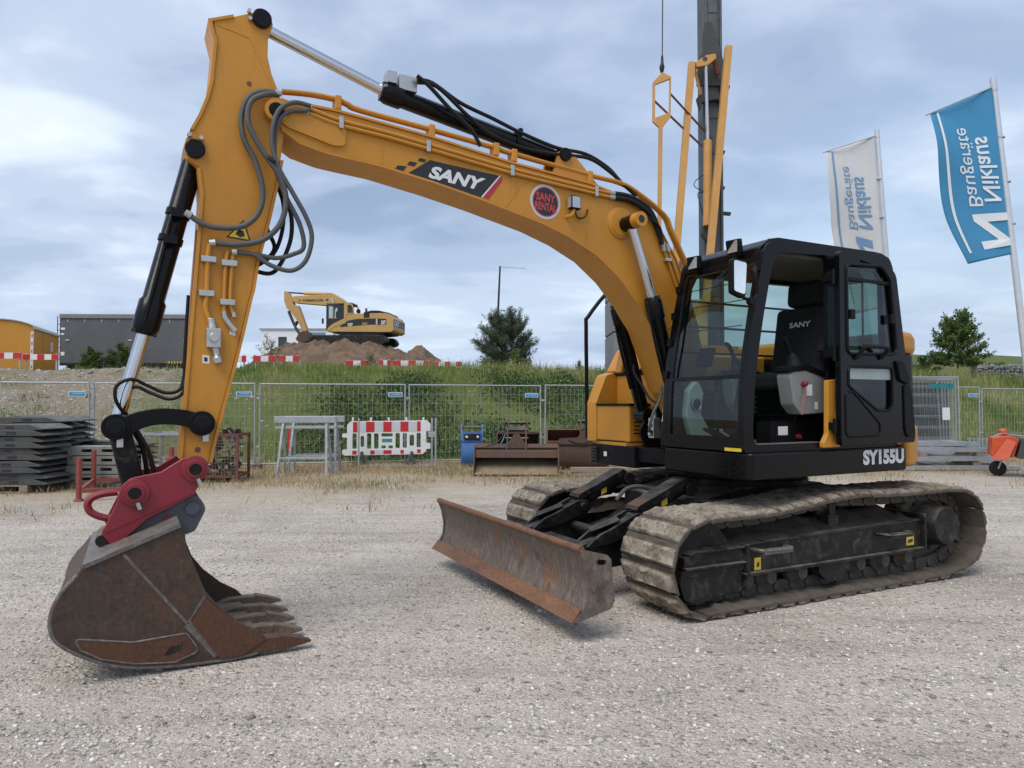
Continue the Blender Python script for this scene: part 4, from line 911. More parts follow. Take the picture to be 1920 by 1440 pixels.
front_strip(CR+.10, CL-.065, 2.575, 2.64, .0, BLACK, 'windscreen_header', 3, .05)
front_strip(CR+.10, CL-.065, 1.695, 1.722, .0, BLACK, 'windscreen_bar', 2, .03)
front_strip(CR+.10, CL-.065, 1.722, 2.575, .012, GLASS, 'windscreen', 10)
front_strip(CR+.10, CL-.065, 1.255, 1.695, .012, GLASS, 'windscreen', 6)
for z in (2.10, 2.30, 2.45): link('wiper_arm', MB().cyl((cf_x(z)-.02, CR+.10, z), (cf_x(z)-.02, CL-.12, z), .004, n=6).mesh('wiper_arm', BLACKM), cab)
link('wiper_arm', MB().tube([(cf_x(1.74)+.015, CR+.12, 1.72), (cf_x(2.0)+.02, CR+.13, 2.0), (cf_x(2.4)+.02, CR+.115, 2.42)], .008, 6).mesh('wiper_arm', BLACKM), cab)
for z in (1.75, 2.02, 2.25, 2.48): link('hinge_block', MB().obox((cf_x(z)+.005, CR+.02, z-.03), (cf_x(z)+.005, CR+.02, z+.03), .05, .03).mesh('hinge_block', BLACKM), cab)
# orange hinge panel beside the door opening
op = MB().xz(fillet([(.395, 1.162), (.395, 1.20), (.345, 1.27), (.338, 1.69), (.205, 1.70), (.205, 1.162)], [0, .02, .05, .01, .01, 0]), CL+.003, CL+.045)
op.box(.222, .262, CL+.045, CL+.062, 1.29, 1.44)
link('hinge_panel', op.mesh('hinge_panel', ORANGE), cab, .006)
link('rear_corner_strip', MB().box(-.62, -.56, CL-.05, CL+.02, 1.16, 1.32).mesh('rear_corner_strip', ORANGE), cab, .008)
# seat and controls
CABRED = mat('cab_red_knob', (.24, .014, .018), .5); CABPINK = mat('pink_strap', (.40, .12, .11), .7)
def cushion(name, x0, x1, y0, y1, z0, z1, m=SEAT, r=.05, tilt=0, piv=None):
    b = MB().box(x0, x1, y0, y1, z0, z1)
    if tilt:
        p = Vector(piv); b.move(Matrix.Translation(p) @ Matrix.Rotation(tilt, 4, 'Y') @ Matrix.Translation(-p))
    return link(name, b.mesh(name, m), cab, r, 4)
SY = .74
cushion('seat_base', .02, .52, SY-.26, SY+.26, 1.62, 1.76)
cushion('seat_back', -.03, .14, SY-.27, SY+.27, 1.70, 2.34, tilt=R(-9), piv=(.02, SY, 1.7))
cushion('headrest', -.12, .03, SY-.17, SY+.17, 2.35, 2.57, tilt=R(-6), piv=(-.05, SY, 2.4))
link('headrest_post', MB().cyl((-.05, SY-.05, 2.25), (-.05, SY-.05, 2.40), .012).cyl((-.05, SY+.05, 2.25), (-.05, SY+.05, 2.40), .012).mesh('headrest_post', BLACKM), cab)
cushion('arm_rest', -.12, .18, SY+.27, SY+.34, 1.93, 1.99, r=.02)
cushion('seat_post', -.05, .35, SY-.2, SY+.2, 1.19, 1.62, BLACKM, .02)
for i in range(5): link('seat_bellows', MB().box(-.06, .37, SY-.22, SY+.22, 1.40+.045*i, 1.42+.045*i).mesh('seat_bellows', BLACKM), cab)
lettering('seat_lettering', 'SANY', [(.085, SY+.14, 2.165), (.085, SY-.08, 2.165), (.078, SY-.08, 2.212), (.078, SY+.14, 2.212)], DECW, cab, bold=.02, flip=True)
for s, y in ((1, 1.03), (-1, .42)):
    c = fillet([(.60, 1.75), (.42, 1.79), (.10, 1.71), (.10, 1.43), (.47, 1.42), (.55, 1.50)], [.05, .05, .03, .03, .06, .05])
    co = link('console', MB().xz(c, y-.07, y+.07).mesh('console', PANELG), cab, .012)
    link('console_top', MB().xz(fillet([(.61, 1.75), (.59, 1.80), (.40, 1.82), (.12, 1.74), (.12, 1.70), (.42, 1.77)], .015), y-.075, y+.075).mesh('console_top', BLACKM), cab)
    link('lever_boot', MB().rings([((.47, y, 1.79), .065), ((.475, y, 1.84), .050), ((.485, y, 1.88), .036), ((.50, y, 1.91), .020)], 16).mesh('lever_boot', RUBBER), cab)
    link('joystick', MB().tube([(.50, y, 1.90), (.52, y, 1.94), (.545, y, 1.99), (.575, y, 2.02), (.60, y, 2.025)], .019, 10).mesh('joystick', BLACKM), cab)
link('lock_lever', MB().tube([(.45, 1.12, 1.655), (.47, 1.13, 1.55), (.50, 1.13, 1.42)], .006, 6).mesh('lock_lever', CABPINK), cab)
link('lock_lever', MB().rings([((.45, 1.10, 1.66), .022), ((.45, 1.13, 1.665), .024), ((.45, 1.145, 1.665), .014)], 14).mesh('lock_lever', CABRED), cab)
flat('sticker', [(.415, 1.1035, 1.57), (.345, 1.1035, 1.57), (.345, 1.1035, 1.66), (.415, 1.1035, 1.66)], DECW, cab)
flat('sticker', [(.32, 1.1035, 1.46), (.28, 1.1035, 1.46), (.28, 1.1035, 1.52), (.32, 1.1035, 1.52)], DECW, cab)
flat('sticker', [(.62, 1.0, 1.255), (.51, 1.0, 1.255), (.51, 1.0, 1.325), (.62, 1.0, 1.325)], DECW, cab)
link('control_box', MB().box(.15, .70, .85, .997, 1.19, 1.36).mesh('control_box', BLACKM), cab)
link('red_switch', MB().rings([((.40, 1.0, 1.24), .02), ((.40, 1.03, 1.24), .018)], 12).mesh('red_switch', CABRED), cab)
link('belt_holder', MB().rings([((.22, .44, 2.16), .02), ((.22, .44, 2.24), .028)], 12).mesh('belt_holder', CABRED), cab)
link('monitor', MB().obox((.86, .42, 1.82), (.80, .42, 1.98), .16, .04, (1, 0, 0)).mesh('monitor', BLACKM), cab, .01)
flat('monitor', [(.842, .347, 1.835), (.842, .493, 1.835), (.795, .493, 1.965), (.795, .347, 1.965)], mat('monitor_bezel', (.25, .27, .28), .3), cab)
for y in (.64, .86):
    link('travel_lever', MB().tube([(.90, y, 1.19), (.93, y, 1.45), (.88, y, 1.70), (.86, y, 1.78)], .016, 8).mesh('travel_lever', BLACKM), cab)
    link('foot_pedal', MB().obox((.85, y, 1.22), (1.02, y, 1.30), .11, .02).mesh('foot_pedal', BLACKM), cab)
kp = fillet([(.55, 1.20), (.98, 1.20), (1.05, 1.40), (1.02, 1.62), (.92, 1.72), (.85, 1.60), (.88, 1.42), (.80, 1.30), (.55, 1.28)], .05)
link('kick_panel', MB().xz(kp, CR+.06, CR+.13).mesh('kick_panel', PANELL), cab, .015)
link('horn_speaker', MB().rings([((.95, CR+.13, 1.50), .055), ((.95, CR+.145, 1.50), .05)], 20).mesh('horn_speaker', BLACKM), cab)
link('horn_speaker', MB().tube([(.95+.05*math.cos(a*.6283), CR+.146, 1.50+.05*math.sin(a*.6283)) for a in range(10)], .006, 6, 2, True).mesh('horn_speaker', STEEL), cab)

# ---- open cab door, latched back against the cab side
Y0d, Y1d = 1.285, 1.335
douter = fillet([(.305, 1.185), (.305, 2.705), (-.21, 2.715), (-.40, 2.57), (-.505, 1.92), (-.625, 1.24), (-.61, 1.185)], [.03, .06, .12, .12, .04, .06, .03], 6)
wup = fillet([(.225, 1.895), (.225, 2.605), (-.205, 2.622), (-.315, 2.52), (-.395, 1.912)], [.06, .06, .08, .1, .06], 5)
wlo = fillet([(.215, 1.645), (.215, 1.795), (-.325, 1.800), (-.325, 1.45), (-.135, 1.45)], [.03, .04, .04, .06, .06], 5)
door = MB().xz(douter, Y0d, Y1d, [wup, wlo]).build('cab_door', BLACK, EX, .012, 3, 30); door['label'] = 'black cab door swung open against the cab side'
flat('door_glass', [(a, 1.312, b) for a, b in wup], GLASSD, door); flat('door_glass', [(a, 1.312, b) for a, b in wlo], GLASSD, door)
rim = MB().tube([(a, Y1d, b) for a, b in wup], .014, 6, 1, True); rim.tube([(a, Y1d, b) for a, b in wlo], .012, 6, 1, True)
rim.tube([(a, Y1d, b) for a, b in fillet([(.25, 1.25), (.25, 1.60), (.16, 1.60), (-.16, 1.35), (-.17, 1.25)], .05)], .011, 6, 1, True)
link('door_moulding', rim.mesh('door_moulding', BLACKM, 60), door)
link('window_bar', MB().box(-.33, .225, 1.315, 1.335, 2.478, 2.502).mesh('window_bar', BLACKM), door)
link('window_bar', MB().box(-.015, .0, 1.300, 1.31, 1.90, 2.48).mesh('window_bar', BLACKM), door)
link('window_latch', MB().box(.155, .205, 1.335, 1.36, 2.17, 2.245).mesh('window_latch', BLACKM), door)
link('window_latch', MB().box(-.335, -.29, 1.335, 1.36, 2.16, 2.235).mesh('window_latch', BLACKM), door)
link('grab_handle', MB().tube([(.13, 1.34, 1.86), (.11, 1.385, 1.93), (.08, 1.395, 1.955), (-.16, 1.395, 1.955), (-.19, 1.385, 1.93), (-.175, 1.34, 1.87)], .017, 8, 3).mesh('grab_handle', BLACKM), door)
link('glass_strip', MB().box(-.32, .21, 1.319, 1.324, 1.700, 1.795).mesh('glass_strip', mat('frosted_strip', (.34, .40, .385), .4)), door)
link('door_latch', MB().xz(fillet([(-.44, 1.86), (-.36, 1.86), (-.40, 1.70), (-.52, 1.66), (-.53, 1.72)], .03), 1.335, 1.36).mesh('door_latch', BLACKM), door, .006)
link('door_latch', MB().xz(fillet([(-.46, 1.67), (-.56, 1.65), (-.61, 1.25), (-.50, 1.22), (-.47, 1.30)], .04), 1.332, 1.350).mesh('door_latch', BLACKM), door, .008)
for z in (2.50, 1.90, 1.33): link('door_hinge', MB().cyl((.318, 1.29, z-.06), (.318, 1.29, z+.06), .018, n=10).box(.25, .34, CL, 1.29, z-.03, z+.03).mesh('door_hinge', BLACKM), door)
# ---- mirror and cab lamps
mr = MB().xz(fillet([(1.405, 2.545), (1.255, 2.53), (1.272, 2.285), (1.30, 2.262), (1.405, 2.295)], [.03, .03, .02, .02, .03]), 1.255, 1.305)
mro = mr.build('wing_mirror', BLACKM, EX, .01, 3)
mro.location = (0, 0, 0)
face_ = fillet([(1.392, 2.530), (1.268, 2.517), (1.285, 2.288), (1.392, 2.310)], .02); flat('mirror_glass', [(a, 1.3075, b) for a, b in face_], MIRROR, mro)
link('mirror_arm', MB().tube([(1.02, 1.17, 2.51), (1.12, 1.25, 2.50), (1.15, 1.28, 2.44), (1.14, 1.28, 2.30), (1.20, 1.28, 2.255), (1.29, 1.28, 2.275)], .012, 8).mesh('mirror_arm', BLACKM), mro)
link('mirror_arm', MB().rings([((1.20, 1.26, 2.25), .03), ((1.20, 1.30, 2.25), .03)], 12).mesh('mirror_arm', BLACKM), mro)
for (y, z) in ((.50, 2.685), (.945, 2.735)):
    b = MB().obox((1.00, y, z), (1.05, y+.01, z-.01), .12, .11, (0, 0, 1)); o = b.build('work_light', BLACKM, EX, .008)
    link('lamp_lens', MB().obox((1.051, y+.01, z-.01), (1.054, y+.01, z-.01), .10, .09).mesh('lamp_lens', LENS), o)
    link('lamp_bracket', MB().tube([(1.0, y, z-.05), (.985, y, z-.08), (.96, y, z-.08)], .010, 6).mesh('lamp_bracket', BLACKM), o)
# ================================================================== GROUND, EMBANKMENT, VEGETATION
FX, FY, FA = -9.37, 15.9, R(14)          # fence line: origin and direction
EC, ES = math.cos(FA), math.sin(FA)
def uv_of(X, Y): return (X-FX)*EC+(Y-FY)*ES, -(X-FX)*ES+(Y-FY)*EC
def xy_of(u, v): return FX+u*EC-v*ES, FY+u*ES+v*EC
def sstep(a, b, x):
    t = min(1, max(0, (x-a)/(b-a))); return t*t*(3-2*t)
def bank(u, v):
    """height of the embankment behind the fence"""
    if v < .2: return -.03
    s = sstep(1.3, 9.0, v)**.85
    h = 2.72*s+.014*max(0, v-9)
    h += 2.6*sstep(27, 42, u)*sstep(12, 32, v)
    h += s*(.16*noise.noise((u*.35, v*.5, 1.3))+.07*noise.noise((u*1.3, v*1.4, 4.1)))
    if u < 9: h += s*.05*noise.noise((u*4, v*4, 9))*(1-u/9 if u > 0 else 1)
    return h-.03
def bank_at(X, Y): return bank(*uv_of(X, Y))

def gravel_mat():
    k = Nodes('yard_gravel'); o = k.tc.outputs['Object']
    warp = k.noise(30, 3, .5, 0, None, 'Color'); va = k.n('ShaderNodeVectorMath', operation='MULTIPLY_ADD')
    k.t.links.new(warp, va.inputs[0]); va.inputs[1].default_value = (.012, .012, .012); k.t.links.new(o, va.inputs[2]); vv = va.outputs[0]
    c1 = k.voro(58, vv, 'Color'); d1 = k.voro(58, vv); c2 = k.voro(150, vv, 'Color'); d2 = k.voro(150, vv); c3 = k.voro(24, vv, 'Color'); d3 = k.voro(24, vv)
    def cellv(c, lo, hi):
        q = k.n('ShaderNodeSeparateColor'); k.t.links.new(c, q.inputs[0])
        return k.ramp(q.outputs[0], [(0, lo), (.5, tuple((a+b)/2 for a, b in zip(lo, hi))), (1, hi)]), q
    a1, s1 = cellv(c1, (.25, .238, .222), (.66, .635, .60)); a2, s2 = cellv(c2, (.30, .285, .262), (.55, .53, .495)); a3, s3 = cellv(c3, (.23, .22, .21), (.72, .70, .67))
    pick1 = k.ramp(s1.outputs[1], [(.45, 0), (.5, 1)], 'CONSTANT'); pick3 = k.ramp(s3.outputs[1], [(.86, 0), (.87, 1)], 'CONSTANT')
    dirt = k.mix(k.noise(90, 6, .7), (.345, .325, .298), (.50, .478, .445))
    c = k.mix(.55, dirt, a2); c = k.mix(k.math('MULTIPLY', pick1, k.ramp(d1, [(.5, 1), (.75, 0)])), c, a1); c = k.mix(k.math('MULTIPLY', pick3, k.ramp(d3, [(.38, 1), (.55, 0)])), c, a3)
    big = k.ramp(k.noise(.55, 6, .6, .4), [(.32, (.94, .865, .785)), (.50, (1.16, 1.075, .985)), (.68, (1.30, 1.21, 1.11))])
    c = k.mix(1.0, c, big, 'MULTIPLY')
    rut = k.noise(1.3, 5, .6, .3, k.vec((.35, 3.2, 1), (0, 0, R(-24)))); c = k.mix(1.0, c, k.ramp(rut, [(.36, .86), (.50, 1.0), (.66, 1.07)]), 'MULTIPLY')
    c = k.mix(k.ramp(k.noise(1.7, 7, .65, .5), [(.52, 0), (.72, .40)]), c, (.36, .295, .22))
    P = k.pos(); v = k.math('SUBTRACT', k.math('MULTIPLY', k.math('SUBTRACT', P[1], FY), EC), k.math('MULTIPLY', k.math('SUBTRACT', P[0], FX), ES))
    edge = k.math('ADD', v, k.math('MULTIPLY', k.math('SUBTRACT', k.noise(.8, 6, .6), .5), 5.0))
    mr = k.n('ShaderNodeMapRange'); k.t.links.new(edge, mr.inputs[0]); mr.inputs[1].default_value = -7.5; mr.inputs[2].default_value = -3.0
    mr.inputs[3].default_value = 0; mr.inputs[4].default_value = .88
    c = k.mix(mr.outputs[0], c, k.mix(k.noise(9, 6, .7), (.30, .225, .135), (.47, .375, .255)))
    h = k.math('ADD', k.math('MULTIPLY', k.ramp(d1, [(0, 1), (.8, 0)]), pick1), k.math('MULTIPLY', k.ramp(d2, [(0, 1), (.8, 0)]), .35))
    h = k.math('ADD', h, k.math('MULTIPLY', k.math('MULTIPLY', k.ramp(d3, [(0, 1), (.55, 0)]), pick3), 2.2))
    nb = k.bump(h, 1.0, .014); nb = k.bump(k.noise(7, 7, .65), .4, .05, nb)
    return k.set(col=c, rough=.95, spec=.2, normal=nb)
GRAVEL = gravel_mat()
# ground sheet: finer near the camera with a gentle unevenness
gx = sorted(set([round(-14+.35*i, 3) for i in range(81)]+[-400, -200, -100, -60, -40, -28, -20, 16, 18, 20, 25, 30, 40, 60, 100, 200, 400]))
gy = sorted(set([round(1+.35*i, 3) for i in range(60)]+[-200, -80, -30, -10, -3, 24, 28, 34, 44, 60, 90, 140, 220, 400, 800]))
v = []; f = []
for Y in gy:
    for X in gx:
        z = .018*noise.noise((X*.5, Y*.5, 3))+.010*noise.noise((X*1.7, Y*1.7, 8)) if (abs(X) < 15 and 0 < Y < 22) else 0
        v.append((X, Y, z-.016))
n = len(gx)
for j in range(len(gy)-1):
    for i in range(n-1): f.append((j*n+i, j*n+i+1, (j+1)*n+i+1, (j+1)*n+i))
tag(MB().add(v, f).build('ground', GRAVEL, sharp=180), kind='structure')
def gz(X, Y): return .018*noise.noise((X*.5, Y*.5, 3))+.010*noise.noise((X*1.7, Y*1.7, 8))-.016

def bank_mat():
    k = Nodes('bank_soil'); P = k.pos()
    u = k.math('ADD', k.math('MULTIPLY', k.math('SUBTRACT', P[0], FX), EC), k.math('MULTIPLY', k.math('SUBTRACT', P[1], FY), ES))
    soil = k.mix(k.noise(3, 7, .7), (.15, .120, .086), (.30, .25, .188)); st = k.voro(9, None, 'Color'); q = k.n('ShaderNodeSeparateColor'); k.t.links.new(st, q.inputs[0])
    soil = k.mix(k.math('MULTIPLY', k.ramp(k.voro(9), [(.3, 1), (.5, 0)]), k.ramp(q.outputs[0], [(.4, 0), (.5, .8)])), soil, k.mix(q.outputs[1], (.20, .19, .175), (.42, .40, .37)))
    green = k.mix(k.noise(2.2, 7, .7), (.065, .085, .026), (.145, .16, .058))
    gr = k.math('ADD', k.ramp(u, [(0, 0), (1, 1)]), 0.0)
    mr = k.n('ShaderNodeMapRange'); k.t.links.new(u, mr.inputs[0]); mr.inputs[1].default_value = -2; mr.inputs[2].default_value = 5; mr.inputs[3].default_value = -.13; mr.inputs[4].default_value = .42
    v_ = k.math('SUBTRACT', k.math('MULTIPLY', k.math('SUBTRACT', P[1], FY), EC), k.math('MULTIPLY', k.math('SUBTRACT', P[0], FX), ES))
    near = k.n('ShaderNodeMapRange'); k.t.links.new(v_, near.inputs[0]); near.inputs[1].default_value = .6; near.inputs[2].default_value = 2.4; near.inputs[3].default_value = -.5; near.inputs[4].default_value = 0
    f_ = k.math('ADD', k.math('ADD', mr.outputs[0], near.outputs[0]), k.math('MULTIPLY', k.noise(.7, 6, .65), 1.0))
    c = k.mix(k.ramp(f_, [(.40, 0), (.62, 1)]), soil, green)
    return k.set(col=c, rough=.95, spec=.15, normal=k.bump(k.noise(14, 7, .7), .8, .06))
us = [-60, -40, -25, -16]+[-12+.45*i for i in range(140)]+[55, 62, 72, 90, 120, 160]
vs = [.0, .2, .4]+[.7+.35*i for i in range(32)]+[12.5, 14, 16, 19, 23, 28, 34, 42, 55, 75, 110, 170, 260]
v = []; f = []
for b in vs:
    for a in us: X, Y = xy_of(a, b); v.append((X, Y, bank(a, b)))
n = len(us)
for j in range(len(vs)-1):
    for i in range(n-1): f.append((j*n+i, j*n+i+1, (j+1)*n+i+1, (j+1)*n+i))
tag(MB().add(v, f).build('embankment', bank_mat(), sharp=180), kind='structure')

# ---- numpy scatters
def tint_mat(key, rough=.7, transl=.25, bump=0):
    k = Nodes(key); a = k.n('ShaderNodeVertexColor'); a.layer_name = 'tint'
    k.set(col=a.outputs[0], rough=rough, spec=.25)
    if transl:
        t = k.n('ShaderNodeBsdfTranslucent'); k.t.links.new(a.outputs[0], t.inputs[0]); mx = k.n('ShaderNodeMixShader'); mx.inputs[0].default_value = transl
        k.t.links.new(k.p.outputs[0], mx.inputs[1]); k.t.links.new(t.outputs[0], mx.inputs[2]); k.t.links.new(mx.outputs[0], k.out.inputs[0])
    return k.m
LEAFM = tint_mat('leaf_tint'); STONEM = tint_mat('stone_tint', .9, 0)
def raw_mesh(name, V, F, tint, m, parent=None, smooth=False):
    """V (n,3), F list of equal-sized index rows, tint (n,3) per vertex"""
    me = bpy.data.meshes.new(name); k = F.shape[1]
    me.vertices.add(len(V)); me.vertices.foreach_set('co', V.astype(np.float32).ravel())
    me.loops.add(F.size); me.loops.foreach_set('vertex_index', F.astype(np.int32).ravel())
    me.polygons.add(len(F)); me.polygons.foreach_set('loop_start', np.arange(0, F.size, k, dtype=np.int32))
    me.update(calc_edges=True)
    c = me.color_attributes.new('tint', 'FLOAT_COLOR', 'POINT'); c.data.foreach_set('color', np.c_[tint, np.ones(len(V))].astype(np.float32).ravel())
    me.materials.append(m)
    if smooth: me.polygons.foreach_set('use_smooth', [True]*len(me.polygons))
    return link(name, me, parent)
def lerp_cols(cols, t):
    c = np.array(cols); x = np.clip(t, 0, .9999)*(len(c)-1); i = x.astype(int); w = (x-i)[:, None]
    return c[i]*(1-w)+c[i+1]*w
def blades(name, P, hgt, wid, cols, lean=.35, parent=None):
    N = len(P); a = RNG.uniform(0, 2*np.pi, N); la = RNG.uniform(0, 2*np.pi, N); ll = RNG.uniform(.1, 1, N)*lean
    side = np.c_[np.cos(a), np.sin(a), np.zeros(N)]*(wid/2)[:, None]; ld = np.c_[np.cos(la), np.sin(la), np.zeros(N)]*(hgt*ll)[:, None]
    up = np.c_[np.zeros(N), np.zeros(N), hgt]
    V = np.empty((N, 5, 3)); V[:, 0] = P-side; V[:, 1] = P+side; m_ = P+up*.55+ld*.35; V[:, 2] = m_+side*.75; V[:, 3] = m_-side*.75; V[:, 4] = P+up*(1-.25*ll)[:, None]+ld
    i = np.arange(N)[:, None]*5; F = np.concatenate([i+[[0, 1, 2]], i+[[0, 2, 3]], i+[[3, 2, 4]]])
    return raw_mesh(name, V.reshape(-1, 3), F, np.repeat(cols, 5, 0), LEAFM, parent)
def leaves(name, P, size, cols, parent=None, asp=.5, upb=0., m=None):
    N = len(P); d = RNG.normal(size=(N, 3)); d[:, 2] += upb; d /= np.linalg.norm(d, axis=1)[:, None]
    e = RNG.normal(size=(N, 3)); e = np.cross(d, e); e /= np.linalg.norm(e, axis=1)[:, None]
    s = size[:, None]; V = np.empty((N, 4, 3)); V[:, 0] = P-d*s*.5; V[:, 1] = P+e*s*.5*asp; V[:, 2] = P+d*s*.5; V[:, 3] = P-e*s*.5*asp
    F = np.arange(N*4).reshape(N, 4)
    return raw_mesh(name, V.reshape(-1, 3), F, np.repeat(cols, 4, 0), m or LEAFM, parent)
def vnoise(u, v, sc, seed): return np.array([noise.noise((a*sc, b*sc, seed)) for a, b in zip(u, v)])
ICO = bmesh.new(); bmesh.ops.create_icosphere(ICO, subdivisions=1, radius=1)
ICOV = np.array([tuple(q.co) for q in ICO.verts]); ICOF = np.array([[q.index for q in p.verts] for p in ICO.faces]); ICO.free()
def stones(name, P, size, cols, flatn=.6, parent=None):
    N = len(P); S = size[:, None]*np.c_[RNG.uniform(.7, 1.3, N), RNG.uniform(.55, 1., N), RNG.uniform(.35, .8, N)*flatn/.6]
    V = ICOV[None]*RNG.uniform(.72, 1.18, (N, len(ICOV), 1))*S[:, None]
    a = RNG.uniform(0, 2*np.pi, N); c, s = np.cos(a)[:, None], np.sin(a)[:, None]
    X = V[..., 0]*c-V[..., 1]*s; Y = V[..., 0]*s+V[..., 1]*c; V = np.stack([X, Y, V[..., 2]], -1)+P[:, None]
    F = (np.arange(N)[:, None, None]*len(ICOV)+ICOF[None]).reshape(-1, 3)
    return raw_mesh(name, V.reshape(-1, 3), F, np.repeat(cols, len(ICOV), 0), STONEM, parent)
GRAVC = [(.19, .178, .163), (.38, .35, .315), (.52, .485, .44), (.43, .37, .30), (.60, .565, .52), (.70, .675, .63)]
N = 52000
Y = 1.9+9.5*RNG.random(N)**1.25; X = (RNG.random(N)*2-1)*(.8*Y+.6); S = .004+.0125*RNG.random(N)**2.6+(RNG.random(N) > .996)*RNG.uniform(.006, .018, N)
keep = RNG.random(N) < np.clip(.62+1.5*vnoise(X, Y, .55, 41)+.5*vnoise(X, Y, 2.0, 43), .10, 1); X, Y, S = X[keep], Y[keep], S[keep]; N = len(X)
Z = np.array([gz(a, b) for a, b in zip(X, Y)])+S*.12
tag(stones('loose_gravel', np.c_[X, Y, Z], S, lerp_cols(GRAVC, RNG.random(N))*RNG.uniform(.8, 1.1, (N, 1)), .55), 'loose pale gravel stones lying over the yard', 'gravel', kind='stuff')
# rubble on the left of the bank
N = 2600; u = RNG.uniform(-9, 9, N); vv = RNG.uniform(.3, 10.5, N); keep = RNG.random(N) < np.clip(.8-u/7, .08, 1); u, vv = u[keep], vv[keep]
XY = np.array([xy_of(a, b) for a, b in zip(u, vv)]); Z = np.array([bank(a, b) for a, b in zip(u, vv)]); S = .02+.07*RNG.random(len(u))**3
tag(stones('bank_rubble', np.c_[XY, Z], S, lerp_cols([(.19, .17, .145), (.30, .275, .24), (.42, .40, .36)], RNG.random(len(u))), .7), 'stones and rubble strewn over the bare end of the bank', 'rubble', kind='stuff')
# tall grass on the bank
def bank_pts(N, u0, u1, v0, v1): return RNG.uniform(u0, u1, N), RNG.uniform(v0, v1, N)
N = 125000; u, vv = bank_pts(N, -10, 46, .25, 13.5)
d = .42+1.3*vnoise(u, vv, .33, 2.0)+.9*vnoise(u, vv, 1.1, 6.0)+.50*np.clip((u-1.5)/4, -.75, 1)
d = d-1.1*np.clip((1.9-vv)/1.2, 0, 1)
keep = RNG.random(N) < np.clip(d, .02, 1); u, vv, d = u[keep], vv[keep], d[keep]
XY = np.array([xy_of(a, b) for a, b in zip(u, vv)]); Z = np.array([bank(a, b) for a, b in zip(u, vv)])
hg = (.08+.40*RNG.random(len(u))**1.6)*np.clip(.45+.55*d, .35, 1.3)*np.where(u < 2, .65, 1); tone = np.clip(.50+.75*vnoise(u, vv, .45, 11)+.35*vnoise(u, vv, 1.6, 13)+.2*RNG.normal(size=len(u)), 0, 1)
GRC = [(.048, .098, .016), (.105, .175, .026), (.180, .250, .045), (.27, .30, .085), (.42, .36, .20)]
tag(blades('tall_grass', np.c_[XY, Z], hg, RNG.uniform(.010, .024, len(u)), lerp_cols(GRC, tone), .5), 'tall uncut green grass covering the bank behind the fence', 'grass', kind='stuff')
# dry seed heads along the ridge
N = 5200; u, vv = bank_pts(N, 8, 46, 6.5, 12); XY = np.array([xy_of(a, b) for a, b in zip(u, vv)]); Z = np.array([bank(a, b) for a, b in zip(u, vv)])
tag(blades('seed_stalks', np.c_[XY, Z], RNG.uniform(.35, .72, N), RNG.uniform(.007, .014, N), lerp_cols([(.20, .19, .08), (.36, .31, .18), (.14, .17, .05)], RNG.random(N)), .45), 'thin dry seed stalks rising above the ridge grass', 'grass', kind='stuff')
# broad-leaved weeds in the middle of the bank
N = 21000; cu = RNG.uniform(4.5, 16, 60); cv = RNG.uniform(1.6, 7.0, 60); i = RNG.integers(0, 60, N); u = cu[i]+RNG.normal(0, .42, N); vv = np.clip(cv[i]+RNG.normal(0, .42, N), .1, 9)
XY = np.array([xy_of(a, b) for a, b in zip(u, vv)]); Z = np.array([bank(a, b) for a, b in zip(u, vv)])+RNG.uniform(.03, .34, N)
tag(leaves('broadleaf_weeds', np.c_[XY, Z], RNG.uniform(.05, .13, N), lerp_cols([(.040, .072, .022), (.078, .125, .040), (.15, .20, .085)], RNG.random(N)), None, .8, .9), 'dark broad-leaved weeds creeping over the bank', 'weeds', kind='stuff')
N = 420; cu = RNG.uniform(8, 30, 26); cv = RNG.uniform(4.5, 9.5, 26); i = RNG.integers(0, 26, N); u = cu[i]+RNG.normal(0, .25, N); vv = cv[i]+RNG.normal(0, .25, N)
XY = np.array([xy_of(a, b) for a, b in zip(u, vv)]); Z = np.array([bank(a, b) for a, b in zip(u, vv)])+RNG.uniform(.25, .5, N)
tag(leaves('yellow_blossom', np.c_[XY, Z], RNG.uniform(.03, .06, N), np.tile((.62, .55, .05), (N, 1)), None, .9, 1), 'small yellow blossoms dotted over the bank', 'flowers', kind='stuff')
# dry grass along the yard edge
N = 140000; u, vv = bank_pts(N, -8, 40, -7.8, .4)
d = .62+1.15*vnoise(u, vv, .45, 21)+.6*vnoise(u, vv, 1.7, 23)+.16*(vv+3.5)-.45*np.clip((9-u)/8, 0, 1)-.25*np.clip((u-26)/6, 0, 1)
keep = RNG.random(N) < np.clip(d, .0, 1); u, vv = u[keep], vv[keep]
XY = np.array([xy_of(a, b) for a, b in zip(u, vv)]); tone = np.clip(.5+.5*vnoise(u, vv, .6, 31)+.25*RNG.normal(size=len(u)), 0, 1)
Z = np.full(len(u), -.02)
tag(blades('dry_grass', np.c_[XY, Z], .03+.15*RNG.random(len(u))**1.6+.10*np.clip(vv+2.0, 0, 1)*RNG.random(len(u)), RNG.uniform(.006, .015, len(u)), lerp_cols([(.13, .15, .04), (.27, .24, .11), (.42, .33, .19), (.44, .30, .17), (.48, .36, .22)], tone), .9), 'dry straw-coloured grass along the edge of the yard', 'grass', kind='stuff')

